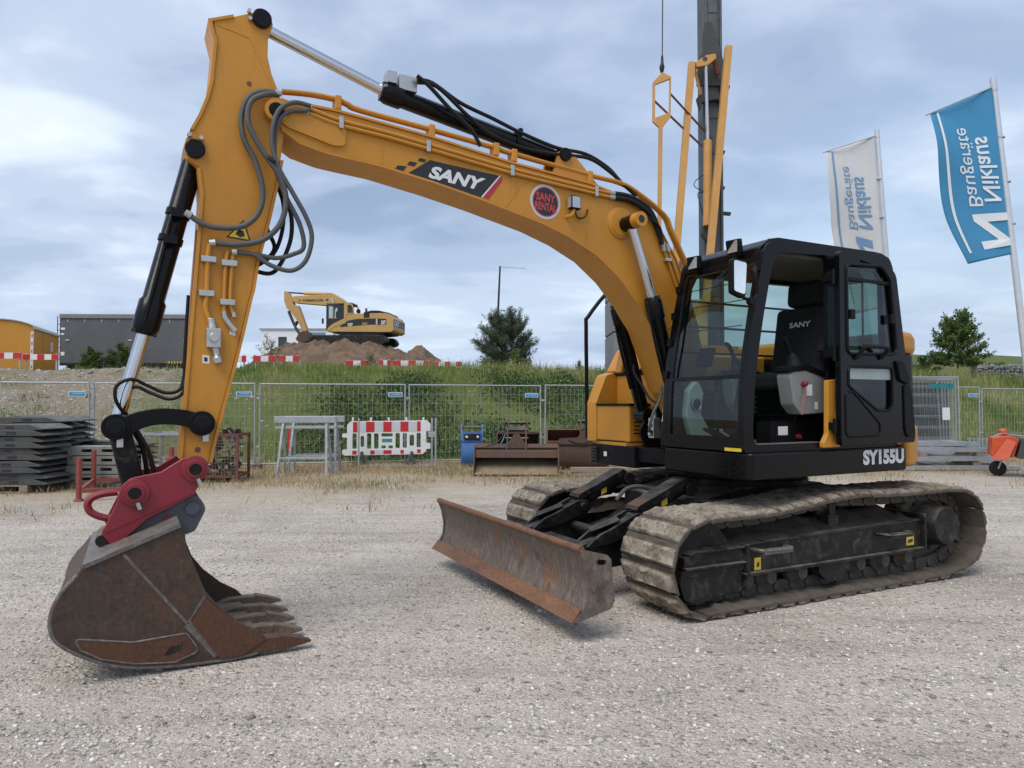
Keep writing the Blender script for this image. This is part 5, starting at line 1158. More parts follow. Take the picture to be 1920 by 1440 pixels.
# ---- trees and bushes
BARK = mat('bark', (.085, .068, .052), .9, var=.4, scale=12, bump=.6)
def woody(name, label, X, Y, z, H, Wd, nlimb, leafn, lsize, cols, asp=.45, cat='bush', base=.1, spread=.5, shape=None, bare=0., group=None, clump=.13, stemr=.05, upr=.0):
    root = empty(name, (X, Y, z)); tag(root, label, cat, group)
    t = MB(); pts = []
    th = H*.75; lean = (random.uniform(-.05, .05)*H, random.uniform(-.05, .05)*H)
    t.tube([(0, 0, -.1), (lean[0]*.4, lean[1]*.4, th*.5), (lean[0], lean[1], th)], stemr*.7, 7, 4)
    for i in range(nlimb):
        a = 2.399*i+random.uniform(-.3, .3); q = (i+.5)/nlimb; z0 = base*H+(th-base*H)*q*.85
        w = (shape(q) if shape else math.sin(math.pi*min(1, .25+.7*q)))*Wd*.5*random.uniform(.75, 1.1)
        rise = H*random.uniform(.16, .36)*(.25+.9*q); e = Vector((math.cos(a)*w, math.sin(a)*w, min(H*.98, z0+rise)))
        s = Vector((lean[0]*z0/th, lean[1]*z0/th, z0)); m_ = s.lerp(e, .5)+Vector((0, 0, -.05*H*spread))
        t.tube([s, m_, e], stemr*.22, 5, 3)
        for k in range(9):
            tt = .3+.7*k/8; p = (s*(1-tt)**2+m_*2*tt*(1-tt)+e*tt*tt)
            for q_ in range(3):
                dv = (Vector((random.gauss(0, 1), random.gauss(0, 1), random.gauss(.5, .6))).normalized()+(e-s).normalized()*.6+Vector((0, 0, upr)))*(.14*Wd*random.uniform(.5, 1.1)*(1.15-.5*tt))
                for kk in (.25, .5, .75, 1.): pts.append((p+dv*kk, clump*.35*(1.1-.6*kk)+.012, i*3+q_))
                t.tube([p, p+dv*.5, p+dv], stemr*.07, 3, 1)
    for k in range(6): pts.append((Vector((lean[0], lean[1], H*(.7+.05*k))), .03, 99))
    link('trunk', t.mesh('trunk', BARK, 60), root)
    C = np.array([tuple(p[0]) for p in pts]); Sg = np.array([p[1] for p in pts]); lid = np.array([p[2] for p in pts])
    i = RNG.integers(0, len(pts), leafn); P = C[i]+RNG.normal(size=(leafn, 3))*Sg[i][:, None]
    P[:, 2] = np.clip(P[:, 2], .03, H*1.04)
    tone = np.clip(RNG.random(leafn)*.6+((lid[i]*37) % 11)/11*.4, 0, 1)
    leaves('crown', P, RNG.uniform(.6, 1.25, leafn)*lsize, lerp_cols(cols, tone), root, asp, .4)
    return root
WILLOW = [(.050, .072, .044), (.090, .118, .070), (.150, .180, .112)]
LEAFG = [(.030, .058, .016), (.060, .105, .024), (.105, .155, .040)]
Yt = 33; X, Z = at(946, Yt, 690)
woody('willow_bush', 'tall round grey-green willow bush on the ridge beside a lamp post', X, Yt, bank_at(X, Yt)-.1, 3.2, 2.75, 46, 62000, .095, WILLOW, .24, 'bush', .02, .3, lambda q: .95 if q < .55 else .95-1.1*(q-.55), 0, None, .16, .05, .7)
Yt = 29; X = at(967, Yt)
woody('young_bush', 'small bright green bush in front of the willow bush', X, Yt, bank_at(X, Yt)-.05, .98, .85, 14, 2600, .06, [(.07, .12, .03), (.14, .20, .05), (.20, .26, .08)], .35, 'bush', .05, .3, lambda q: 1-.7*q)
Yt = 30; X = at(1086, Yt)
woody('fir_sapling', 'tiny dark sapling on the ridge beside the grab rail', X, Yt, bank_at(X, Yt), .72, .5, 9, 420, .06, LEAFG, .4, 'sapling', .1, .3, lambda q: 1-.8*q)
for px, Yt, h_, w_, lab in ((172, 28, 1.05, .95, 'small loose green bush in front of the grey trailer'), (226, 28.5, 1.15, 1.15, 'fuller dark green bush in front of the grey trailer')):
    X = at(px, Yt); woody('green_bush', lab, X, Yt, bank_at(X, Yt)-.05, h_, w_, 16, 3400, .075, [(.032, .060, .014), (.062, .105, .020), (.10, .145, .030)], .55, 'bush', .05, .3, None)
Yt = 34; X = at(505, Yt)
woody('bare_sapling', 'sparse sapling with few pale leaves before the white site office', X, Yt, bank_at(X, Yt)-.05, 2.25, 1.7, 13, 420, .11, [(.10, .12, .07), (.20, .22, .13)], .5, 'sapling', .1, .1, None, .5, None, .16, .03)
Yt = 31; X = at(694, Yt)
woody('tall_weed', 'tall feathery green weed standing in front of the earth mound', X, Yt, bank_at(X, Yt)-.05, 1.15, .6, 14, 1500, .06, [(.09, .115, .04), (.16, .18, .075)], .25, 'weed', .05, .2, None, 0, None, .2, .02)
Yt = 38; X = at(1797, Yt)
woody('young_tree', 'young leafy green tree on the grassy hill behind the leaning fence panels', X, Yt, EYE+(757-684)/1332*Yt-.1, 3.0, 3.0, 40, 17000, .11, [(.045, .085, .022), (.095, .150, .038), (.165, .215, .065)], .6, 'tree', .0, .3, lambda q: 1.0-.68*q, 0, None, .13, .06)
# ================================================================== FENCE AND YARD THINGS
def fence_proto():
    r = empty('site_fence'); L = 3.43
    f = MB()
    for x in (.035, L): f.cyl((x, 0, .06), (x, 0, 2.0), .021, n=10)
    for z in (.10, 2.0-.02): f.cyl((.035, 0, z), (L, 0, z), .019, n=10)
    f.build('panel_frame', GALV, r)
    w = MB()
    for i in range(1, 30):
        x = .035+(L-.035)*i/30; w.cyl((x, 0, .1), (x, 0, 1.98), .0026, n=4)
    for z in (.32, .62, .92, 1.22, 1.52, 1.75): w.cyl((.035, .004, z), (L, .004, z), .0030, n=4)
    o = w.build('wire_mesh', GALVW, r); o['kind'] = 'stuff'
    s = MB().box(3.02, 3.36, -.018, -.010, 1.68, 1.79); p = s.build('panel_sign', DECW, r)
    link('sign_face', MB().box(3.035, 3.345, -.0215, -.0185, 1.695, 1.775).mesh('sign_face', BLUEP), p)
    link('sign_stripe', MB().box(3.09, 3.30, -.0245, -.0220, 1.725, 1.75).mesh('sign_stripe', mat('pale_sign_print', (.30, .52, .66), .5)), p)
    return r
FP = fence_proto()
FL = ['behind the black slab stack at the bare end of the bank', 'behind the rusty wire cage of scrap', 'behind the galvanised trestles', 'behind the red and white barrier', 'behind the blue bucket and rusty grading bucket',
      'behind the orange step boxes of the excavator', 'seen through the cab windows', 'partly behind the leaning stack of panels', 'behind the orange towed machine']
for i in range(-1, 8):
    o = FP if i == -1 else copy_tree(FP)
    X, Y = xy_of(i*3.5, 0); o.location = (X, Y, random.uniform(-.02, .015)); o.rotation_euler = (random.uniform(-.02, .03), random.uniform(-.005, .005), FA+random.uniform(-.006, .006))
    tag(o, 'galvanised mesh fence panel '+FL[i+1], 'fence panel', 'site fence panels')
CLAMP = MB().box(-.075, .045, -.03, .03, -.025, .025).mesh('fence_clamp', STEEL)
for i in range(0, 8):
    for z in (1.62, .55):
        o = link('fence_clamp', CLAMP, None, .006); X, Y = xy_of(i*3.5, 0); o.location = (X, Y, z+random.uniform(-.08, .08)); o.rotation_euler = (0, 0, FA)
        tag(o, ('upper' if z > 1 else 'lower')+' steel clamp joining the tubes of two neighbouring fence panels', 'clamp', 'fence clamps')
FOOT = MB().box(-.11, .11, -.34, .34, -.02, .11).mesh('fence_block', RECYC)
for i in range(0, 9):
    o = link('fence_block', FOOT, None, .015); X, Y = xy_of(i*3.5-.02, 0); o.location = (X, Y, 0); o.rotation_euler = (0, 0, FA)
    tag(o, 'low dark fence foot in the dry grass under a fence joint', 'fence foot', 'fence feet under the joints')

# ---- pallets and stacks at the left
def pallet(name, label, X, Y, rz, L=1.2, D=.8, m=WOOD):
    r = empty(name, (X, Y, -.015), rz); tag(r, label, 'pallet')
    bd = MB().box(-L/2, L/2, -.05, .05, .112, .134).mesh('deck_board', m)
    for k in range(5): o = link('deck_board', bd, r); o.location = (0, -D/2+.05+(D-.1)*k/4, 0)
    bk = MB().box(-.07, .07, -.05, .05, .022, .110).mesh('block', m)
    for a in (-1, 0, 1):
        for b in (-1, 0, 1): o = link('block', bk, r); o.location = (a*(L/2-.07), b*(D/2-.05), 0)
    sk_ = MB().box(-L/2, L/2, -.05, .05, .0, .020).mesh('skid', m)
    for b in (-1, 0, 1): o = link('skid', sk_, r); o.location = (0, b*(D/2-.05), 0)
    return r
def slab_mesh(seed):
    prof = [(-1.15, 0), (0, 0), (.0, .022), (-.23, .098), (-1.15, .098)]
    b = MB().xz(prof, 0, .82)
    return b.mesh('plastic_mat', RECYC)
SLAB = slab_mesh(1)
SLOT = MB().box(-.64, -.48, -.004, .05, .028, .066).mesh('slot', DECK)
k = 0; ORD = 'first second third fourth fifth sixth seventh eighth ninth tenth eleventh'.split()
for st, (px, Y0) in enumerate(((84, 12.12), (112, 12.98), (136, 13.84))):
    X0 = at(px, Y0)
    for j in range(11 if st else 10):
        o = link('plastic_mat', SLAB, None, .006); o.location = (X0+random.uniform(-.07, .06), Y0+random.uniform(-.03, .02), .122+j*.104); o.rotation_euler = (random.uniform(-.006, .006), random.uniform(-.016, .016), random.uniform(-.05, .05))
        link('slot', SLOT, o)
        tag(o, ORD[j]+' dark plastic slab up from the pallet in the '+('front pile with slots showing', 'middle pile behind the slotted one', 'rear pile towards the fence')[st], 'plastic slab', 'slabs in the tall dark stack'); k += 1
pallet('wooden_pallet', 'weathered wooden pallet under the tall dark slab stack', at(84, 12.5)-.62, 12.52, 0)
pallet('wooden_pallet', 'wooden pallet under the rear slabs of the tall dark stack', at(112, 13.4)-.62, 13.45, 0)
for j in range(6):
    o = link('plastic_mat', SLAB, None, .006); o.location = (at(266, 14.5)+random.uniform(-.04, .04), 14.5, .0+j*.104+(.13 if True else 0)); o.rotation_euler = (0, random.uniform(-.01, .01), random.uniform(-.04, .04))
    tag(o, ORD[j]+' slab up in the low dark stack behind the grey feet', 'plastic slab', 'slabs in the low dark stack')
pallet('wooden_pallet', 'wooden pallet under the low dark slab stack', at(266, 14.5)-.6, 14.9, 0)
gf = MB().xz(fillet([(-.46, 0), (.46, 0), (.46, .155), (-.46, .155)], .02, 3), 0, .5, [fillet([(a, .055), (a+.2, .055), (a+.2, .11), (a, .11)], .012, 3) for a in (-.22, .14)])
GFM = gf.mesh('grey_block', GREYFOOT)
for j in range(4):
    o = link('grey_block', GFM, None, .008); o.location = (at(182, 13.0)+random.uniform(-.03, .03), 12.9+random.uniform(-.02, .02), .06+j*.170); o.rotation_euler = (0, 0, R(4)+random.uniform(-.03, .03))
    tag(o, ('lowest', 'second lowest', 'third from the ground', 'topmost')[j]+' grey slotted fence foot in the four-high stack', 'fence foot', 'grey slotted feet stack')
lo = MB().box(-.52, .52, -.05, .62, -.02, .055).build('base_mat', RECYC, None, .015); lo.location = (at(180, 13.0), 12.88, 0); lo.rotation_euler = (0, 0, R(6)); tag(lo, 'dark flat mat under the grey slotted feet', 'mat')
# red stacking rack
A = Vector((at(151, 11.15), 11.15, 0)); B_ = Vector((at(178, 12.75), 12.75, 0)); pr = Vector((.92, .40, 0)); rack = empty('steel_rack', A); tag(rack, 'red steel stacking rack with upright posts in front of the grey feet', 'rack')
for c_, h_ in ((Vector((0, 0, 0)), .66), (B_-A, .68), (pr*1.25, .62), (B_-A+pr*1.25, .70)):
    link('post', MB().cyl(c_+Vector((0, 0, 0)), c_+Vector((0, 0, h_)), .042, n=14).rings([(c_+Vector((0, 0, -.015)), .075), (c_+Vector((0, 0, .02)), .065)], 14).mesh('post', REDSTEEL), rack)
for a, b in ((Vector((0, 0, .14)), pr*1.25+Vector((0, 0, .14))), (B_-A+Vector((0, 0, .14)), B_-A+pr*1.25+Vector((0, 0, .14))), (Vector((0, 0, .14)), B_-A+Vector((0, 0, .14))), (pr*1.25+Vector((0, 0, .14)), B_-A+pr*1.25+Vector((0, 0, .14)))):
    link('rail', MB().obox(a, b, .05, .06).mesh('rail', REDSTEEL), rack)
# wire cages
def cage(name, label, X, Y, W_, D, H_, rz, fm, wm, scrap=0):
    r = empty(name, (X, Y, 0), rz); tag(r, label, 'wire cage')
    fr = MB()
    for x in (-W_/2, W_/2):
        for y in (0, D): link('corner_post', MB().obox((x, y, 0), (x, y, H_), .05, .05, (0, 1, 0)).mesh('corner_post', fm), r)
    for z in (.10, H_-.02):
        for y in (0, D): link('frame_rail', MB().obox((-W_/2, y, z), (W_/2, y, z), .04, .05).mesh('frame_rail', fm), r)
        for x in (-W_/2, W_/2): link('frame_rail', MB().obox((x, 0, z), (x, D, z), .04, .05).mesh('frame_rail', fm), r)
    w = MB(); n = int(W_/.055)
    for i in range(1, n):
        for y in (0, D): w.cyl((-W_/2+W_*i/n, y, .1), (-W_/2+W_*i/n, y, H_), .0035, n=4)
    m_ = int(H_/.06)
    for i in range(2, m_):
        for y in (0, D): w.cyl((-W_/2, y, H_*i/m_), (W_/2, y, H_*i/m_), .0035, n=4)
        for x in (-W_/2, W_/2): w.cyl((x, 0, H_*i/m_), (x, D, H_*i/m_), .0035, n=4)
    o = w.build('wire_mesh', wm, r); o['kind'] = 'stuff'
    link('base_tray', MB().box(-W_/2, W_/2, 0, D, .08, .10).mesh('base_tray', fm), r)
    return r
TANW = mat('rusty_tan_wire', (.30, .22, .15), .7, .2, var=.4)
c1 = cage('wire_cage', 'empty tan wire mesh cage behind the bucket linkage', at(312, 14.3), 14.2, .78, .8, .92, R(3), GALV, TANW)
c2 = cage('wire_cage', 'rusty wire cage heaped with scrap beside the arm', at(402, 13.8), 13.75, .92, .8, .92, R(5), BOXBROWN, TANW)
sc_ = MB(); rr = random.Random(4)
for i in range(70):
    c = Vector((rr.uniform(-.40, .40), rr.uniform(.05, .72), rr.uniform(.15, .96))); d = Vector((rr.gauss(0, 1), rr.gauss(0, 1), rr.gauss(0, .7))).normalized()*rr.uniform(.08, .22)
    sc_.obox(c-d, c+d, rr.uniform(.03, .12), rr.uniform(.004, .03))
o = sc_.build('scrap_metal', mat('scrap_mix', (.16, .15, .14), .5, .3, var=.7, scale=6, grime=.6), None); o.location = c2.location; o.rotation_euler = c2.rotation_euler
tag(o, 'tangle of grey scrap metal filling the rusty wire cage', 'scrap', kind='stuff')

# ---- galvanised trestles
def trestle(label, X, Y, rz):
    k = .00214; r = empty('trestle', (X, Y, 0), rz); tag(r, label, 'trestle', 'galvanised trestles')
    w = .65
    link('top_beam', MB().box(-w, w, -.05, .05, 1.10, 1.235).mesh('top_beam', GALV), r, .006)
    link('lower_rail', MB().box(-w+.02, w-.02, -.045, .045, .975, 1.02).mesh('lower_rail', GALV), r, .005)
    for sx in (-1, 1):
        link('post', MB().box(sx*(w-.20)-.03, sx*(w-.20)+.03, -.03, .03, .55, 1.10).mesh('post', GALV), r, .004)
        for sy in (-1, 1):
            link('leg', MB().obox((sx*(w-.20), sy*.05, 1.08), (sx*(w-.14), sy*.30, -.02), .05, .05).mesh('leg', GALV), r, .004)
    for sy in (-1, 1): link('cross_bar', MB().obox((-w+.17, sy*.215, .36), (w-.17, sy*.215, .36), .04, .045).mesh('cross_bar', GALV), r, .004)
    return r
trestle('galvanised steel trestle standing in front, its long beam uppermost', at(572, 15.1), 15.15, R(2))
trestle('galvanised steel trestle standing half behind the other trestle', at(590, 15.7), 15.75, R(3))
for px, h_ in ((543, 1.62), (629, 1.68), (657, 1.66)):
    X, Y = at(px, 18.6), 18.6; z = bank_at(X, Y)
    o = MB().box(-.03, .03, -.02, .02, -.1, .55).build('marker_stake', REDP, None, .004); o.location = (X, Y, z+.35); tag(o, 'short red marker stake in the weeds behind the fence', 'stake', 'red stakes on the bank')
# ---- red and white barrier
bz = lambda a: (a-1220)*.00242
bh = lambda b: (592-b)*.00242
bar = empty('safety_barrier', (at(728.75, 17.2), 17.2, 0), R(3)); tag(bar, 'white plastic barrier with red squares standing on two black feet', 'barrier')
hole = lambda x0, x1, y0, y1: fillet([(bz(x0), bh(y1)), (bz(x1), bh(y1)), (bz(x1), bh(y0)), (bz(x0), bh(y0))], .03, 4)
holes_ = [hole(*q) for q in ((865, 908, 265, 420), (945, 981, 290, 400), (1008, 1052, 265, 418), (1078, 1124, 265, 418), (1150, 1264, 264, 298), (1290, 1334, 262, 412), (1362, 1404, 262, 410), (1430, 1475, 280, 390), (1500, 1541, 260, 405), (1150, 1196, 385, 416), (1220, 1266, 385, 416))]
body = fillet([(bz(790), bh(485)), (bz(1560), bh(472)), (bz(1590), bh(445)), (bz(1600), bh(420)), (bz(1638), bh(420)), (bz(1638), bh(365)), (bz(1597), bh(360)), (bz(1595), bh(245)), (bz(1638), bh(240)), (bz(1638), bh(170)), (bz(1600), bh(135)), (bz(850), bh(145)), (bz(812), bh(180)), (bz(812), bh(265)), (bz(765), bh(268)), (bz(765), bh(305)), (bz(812), bh(308)), (bz(812), bh(425)), (bz(765), bh(428)), (bz(768), bh(470))], .018, 3)
link('barrier_panel', MB().xz(body, -.025, .025, holes_).mesh('barrier_panel', WHITEP), bar, .006)
for a in (868, 1046, 1222, 1397, 1567): link('top_peg', MB().box(bz(a-9), bz(a+9), -.02, .02, bh(145), bh(106)).mesh('top_peg', WHITEP), bar, .005)
for (x0, x1, y0, y1) in ((870, 914, 152, 254), (1000, 1083, 150, 252), (1170, 1252, 150, 250), (1340, 1419, 148, 248), (1505, 1540, 146, 246), (865, 907, 436, 474), (1042, 1084, 434, 472), (1172, 1252, 432, 469), (1340, 1374, 430, 466), (1505, 1541, 424, 460)):
    link('red_panel', MB().box(bz(x0), bz(x1), -.030, -.0255, bh(y1), bh(y0)).mesh('red_panel', REDP), bar)
REFL = mat('grey_reflective', (.52, .54, .57), .4, var=.1)
for (x0, x1, y0, y1) in ((918, 997, 152, 253), (1086, 1167, 150, 251), (1255, 1337, 150, 249), (1422, 1502, 148, 247), (1087, 1169, 433, 470)):
    link('reflective_panel', MB().box(bz(x0), bz(x1), -.029, -.0255, bh(y1), bh(y0)).mesh('reflective_panel', REFL), bar)
link('name_plate', MB().box(bz(1157), bz(1258), -.030, -.0255, bh(352), bh(318)).mesh('name_plate', mat('teal_plate', (.03, .26, .24), .5)), bar)
for a in (960, 1453):
    prof = [(p.x, p.y) for p in catmull([(bz(a-118), .0, 0), (bz(a-60), .06, 0), (bz(a-18), .20, 0), (bz(a-11), .36, 0)], 4)]
    prof += [(2*bz(a)-x, z) for x, z in reversed(prof)]
    link('barrier_foot', MB().xz(prof, -.11, .11).mesh('barrier_foot', RECYC), bar, .01)
std = empty('steel_stand', (at(728.75, 17.0), 16.9, 0), R(3)); tag(std, 'galvanised tube stand in front of the red and white barrier', 'stand')
for a, y in ((938, 0), (1645, .30), (1688, 0)): link('upright', MB().obox((bz(a), y, 0), (bz(a), y, bh(112)), .04, .04, (0, 1, 0)).mesh('upright', GALV), std, .004)
link('base_rail', MB().obox((bz(938), 0, .03), (bz(1690), 0, .03), .04, .04).mesh('base_rail', GALV), std, .004)
link('base_rail', MB().obox((bz(938), .3, .03), (bz(1690), .3, .03), .04, .04).mesh('base_rail', GALV), std, .004)
for a in (945, 1120, 1300, 1480, 1680): link('cross_bar', MB().obox((bz(a), 0, .034), (bz(a), .3, .034), .035, .035).mesh('cross_bar', GALV), std, .003)
link('bracket', MB().box(bz(1615), bz(1680), .0, .06, bh(300), bh(245)).mesh('bracket', GALV), std, .006)

# ---- buckets along the fence
def shell_yz(r, name, prof, th, x0, x1, m):
    P = [(p.x, p.y) for p in catmull([(a, b, 0) for a, b in prof], 4)]; c = (sum(p[0] for p in P)/len(P), sum(p[1] for p in P)/len(P))
    q = []
    for i, p in enumerate(P):
        a = Vector(P[max(0, i-1)]); b = Vector(P[min(len(P)-1, i+1)]); d = (b-a).normalized(); n = Vector((-d.y, d.x))
        if n.dot(Vector(c)-Vector(p)) < 0: n = -n
        q.append((p[0]+n.x*th, p[1]+n.y*th))
    return link(name, MB().yz(P+list(reversed(q)), x0, x1).mesh(name, m, 50), r)
# wide grading bucket, mouth towards the camera
g = empty('grading_bucket', (at(968, 15.1), 15.05, 0), R(-2)); tag(g, 'wide rusty grading bucket with its mouth open to the yard', 'bucket', 'attachments along the fence')
w = .89
for s in (-1, 1): link('side_plate', MB().yz(fillet([(-.22, 0), (-.10, .22), (.02, .54), (.18, .62), (.55, .56), (.72, .30), (.66, .06), (.50, 0)], .03), s*w-.012, s*w+.012).mesh('side_plate', OLDIRON), g)
shell_yz(g, 'bucket_shell', [(.08, .58), (.40, .60), (.62, .48), (.71, .28), (.62, .08), (.40, .02), (.0, .012), (-.20, .01)], .02, -w, w, OLDIRON)
link('soil_lining', MB().yz([(-.20, .03), (.62, .05), (.60, .36), (.30, .26), (.05, .10)], -w+.02, w-.02).mesh('soil_lining', mat('bucket_soil', (.24, .185, .12), .9, var=.4, scale=6, bump=.6)), g)
link('top_beam', MB().yz([(.02, .36), (.05, .50), (.30, .645), (.34, .60), (.14, .42)], -w, w).mesh('top_beam', OLDIRON), g, .006)
link('gusset', MB().xz(fillet([(-.30, .50), (.30, .50), (.05, .86), (-.05, .86)], .03), .12, .15).mesh('gusset', OLDIRON), g)
for s in (-1, 1):
    link('ear', MB().yz(fillet([(.16, .58), (.62, .55), (.55, .95), (.45, 1.0), (.36, .92)], .04), s*.20-.015, s*.20+.015).mesh('ear', OLDIRON), g)
    link('tie_rod', MB().cyl((s*.21, .045, .40), (s*.20, .10, .66), .010, n=8).mesh('tie_rod', WELD), g)
for z, y in ((.93, .47), (.75, .30)): link('hitch_pin', MB().cyl((-.25, y, z), (.25, y, z), .035, n=14).mesh('hitch_pin', FRAMEB), g)
link('hose', MB().tube([(-.25, .40, .92), (-.32, .3, .80), (-.42, .2, .66), (-.62, .15, .60), (-.82, .1, .48)], .012, 6).mesh('hose', RUBBER), g)
link('hose', MB().tube([(-.24, .42, .90), (-.29, .32, .74), (-.36, .26, .60)], .014, 6).mesh('hose', mat('teal_hose', (.06, .25, .24), .5)), g)
# upright bucket behind it
b2 = empty('digging_bucket', (at(972, 16.6), 16.5, 0), R(4)); tag(b2, 'dark rusty bucket standing behind the wide grading bucket', 'bucket', 'attachments along the fence')
w = .49
for s in (-1, 1): link('side_plate', MB().yz(fillet([(.0, 0), (-.05, .45), (.02, .80), (.14, .84), (.55, .70), (.70, .35), (.55, .02)], .05), s*w-.012, s*w+.012).mesh('side_plate', OLDIRON), b2)
shell_yz(b2, 'bucket_shell', [(.12, .83), (.42, .78), (.65, .52), (.66, .22), (.45, .03), (.0, .01)], .02, -w, w, OLDIRON)
link('top_plate', MB().box(-w, w, .0, .16, .80, .86).mesh('top_plate', OLDIRON), b2, .01)
for s in (-1, 1): link('ear', MB().yz(fillet([(.05, .84), (.42, .80), (.36, 1.10), (.22, 1.14), (.10, 1.06)], .05), s*.22-.02, s*.22+.02).mesh('ear', OLDIRON), b2)
link('hitch_pin', MB().cyl((-.30, .26, 1.05), (.30, .26, 1.05), .035, n=14).mesh('hitch_pin', FRAMEB), b2)
link('hitch_pin', MB().cyl((-.30, .12, .93), (.30, .12, .93), .03, n=14).mesh('hitch_pin', FRAMEB), b2)
# bucket at the right, mostly behind the excavator's bumper
b3 = empty('ditching_bucket', (at(1082, 16.2), 16.1, 0), R(-6)); tag(b3, 'brown ditching bucket with a raised ear bracket beside the orange step boxes', 'bucket', 'attachments along the fence')
w = .70
for s in (-1, 1): link('side_plate', MB().yz(fillet([(-.05, .05), (.02, .62), (.30, .92), (.45, .92), (.75, .40), (.62, .02), (.1, 0)], .04), s*w-.012, s*w+.012).mesh('side_plate', BOXBROWN), b3)
shell_yz(b3, 'bucket_shell', [(.02, .60), (.0, .40), (.05, .15), (.20, .03), (.50, .02)], .02, -w, w, OLDIRON)
shell_yz(b3, 'back_wall', [(.32, .92), (.55, .72), (.70, .45), (.66, .18), (.50, .02)], .02, -w, w, BOXBROWN)
link('front_beam', MB().box(-w, w, -.03, .12, .58, .66).mesh('front_beam', OLDIRON), b3, .008)
for s in (-1, 1): link('ear', MB().yz(fillet([(.02, .62), (.40, .62), (.38, 1.12), (.24, 1.18), (.12, 1.08)], .05), .25+s*.18-.02, .25+s*.18+.02).mesh('ear', OLDIRON), b3)
link('hitch_pin', MB().cyl((-.0, .26, 1.10), (.52, .26, 1.10), .04, n=14).mesh('hitch_pin', FRAMEB), b3)
link('hitch_arm', MB().xz(fillet([(-.45, .66), (-.40, .72), (.0, .74), (.12, .90), (.30, .92), (.40, .66)], .04), -.02, .04).mesh('hitch_arm', OLDIRON), b3)
link('hose', MB().tube([(-.2, -.03, .68), (.0, -.06, .62), (.2, -.06, .64), (.35, -.04, .74)], .012, 6).mesh('hose', RUBBER), b3)
# narrow blue bucket
bb = empty('narrow_bucket', (at(886, 17.0), 16.9, 0), R(6)); tag(bb, 'narrow blue bucket with two bright pins on its dark plate', 'bucket', 'attachments along the fence')
w = .24
shell_yz(bb, 'bucket_shell', [(.02, .62), (-.02, .45), (-.03, .25), (.06, .06), (.25, .0), (.45, .06)], .018, -w, w, BLUEB)
for s in (-1, 1):
    link('side_plate', MB().yz(fillet([(.02, .62), (-.03, .40), (-.02, .2), (.06, .05), (.25, -.01), (.5, .08), (.62, .45), (.35, .66)], .02), s*w-.012, s*w+.012).mesh('side_plate', BLUEB), bb)
    link('ear', MB().yz(fillet([(-.02, .60), (.36, .62), (.30, .98), (.22, 1.02), (.14, .98)], .03), s*(w+.01)-.014, s*(w+.01)+.014).mesh('ear', BLUEB), bb)
    link('pin_cap', MB().rings([((s*.13, -.034, .72), .032), ((s*.13, -.055, .72), .026)], 14).mesh('pin_cap', WHITEP), bb)
link('face_plate', MB().box(-w+.01, w-.01, -.012, .02, .60, .84).mesh('face_plate', BLUEB), bb, .008)
link('dark_plate', MB().box(-.19, .19, -.034, -.014, .645, .795).mesh('dark_plate', FRAMEB), bb, .005)
link('hitch_pin', MB().cyl((-w, .22, .94), (w, .22, .94), .03, n=14).mesh('hitch_pin', WELD), bb)
# timbers
for j, (z, y, ln) in enumerate(((.0, 14.7, 1.3), (.10, 14.72, 1.25), (.0, 15.0, 1.2))):
    o = MB().box(-ln/2, ln/2, -.08, .08, 0, .098).build('timber_baulk', WOOD, None, .006); o.location = (at(1070, 14.7)+.62, y, z-.005); o.rotation_euler = (0, 0, R(-3+4*j))
    tag(o, ('lower weathered timber on the ground under the bumper', 'upper pale timber laid on another under the bumper', 'rear timber behind the stacked pair')[j], 'timber', 'timbers beside the track')

# ---- right-hand side
for j in range(7):
    o = copy_tree(FP); X, Y = at(1797-5.5*j, 19.7+.09*j), 19.6+.10*j
    o.location = (X-3.45, Y-.35, .26); o.rotation_euler = (R(-1.0-.4*j), R(.6*(j % 3)), R(6)); 
    tag(o, 'mesh fence panel in the dense upright stack behind the cab door', 'fence panel', 'fence panels stored upright')
    for ch in list(o.children):
        if ch.name.startswith('panel_sign') and j:
            for q in list(ch.children): bpy.data.objects.remove(q)
            bpy.data.objects.remove(ch)
    if j == 0:
        for ch in list(o.children):
            if ch.name.startswith('panel_sign'):
                for q in list(ch.children): bpy.data.objects.remove(q)
                bpy.data.objects.remove(ch)
        link('banner_strip', MB().box(2.55, 3.28, -.030, -.024, 1.66, 1.80).mesh('banner_strip', mat('teal_banner', (.02, .20, .21), .5, var=.4, scale=9)), o)
        link('paper_sheet', MB().box(2.92, 3.14, -.030, -.026, .80, 1.14).mesh('paper_sheet', DECW), o)
lean_net = MB()
o = MB().box(-3.3, -.15, .04, .06, .36, 2.12).build('net_screen', glass('dark_net', (.22, .26, .30), .2, .5), None); o.location = (at(1790, 20.4), 20.3, 0); o.rotation_euler = (R(-3), 0, R(6)); tag(o, 'dark grey screen netting behind the stored fence panels', 'netting')
st = MB(); stl = empty('panel_stillage', (at(1700, 19.6), 19.6, 0), R(6)); tag(stl, 'low steel stillage carrying the stored fence panels', 'stillage')
for y in (-.3, .5): link('beam', MB().box(-2.6, 1.6, y-.05, y+.05, .10, .24).mesh('beam', GALV), stl, .005)
for x in (-2.2, 1.2): link('skid', MB().box(x-.05, x+.05, -.4, .6, -.01, .10).mesh('skid', GALV), stl, .005)
def steel_frame(label, X, Y, z, rz, L=2.6, D=.9):
    r = empty('galvanised_support', (X, Y, z), rz); tag(r, label, 'steel frame', 'galvanised frames stacked on the ground')
    for y in (0, D): link('long_member', MB().box(-L/2, L/2, y-.05, y+.05, 0, .10).mesh('long_member', GALV), r, .004)
    for x in (-L/2+.15, -.3, .45, L/2-.15): link('cross_member', MB().box(x-.05, x+.05, .05, D-.05, .005, .095).mesh('cross_member', GALV), r, .004)
    return r
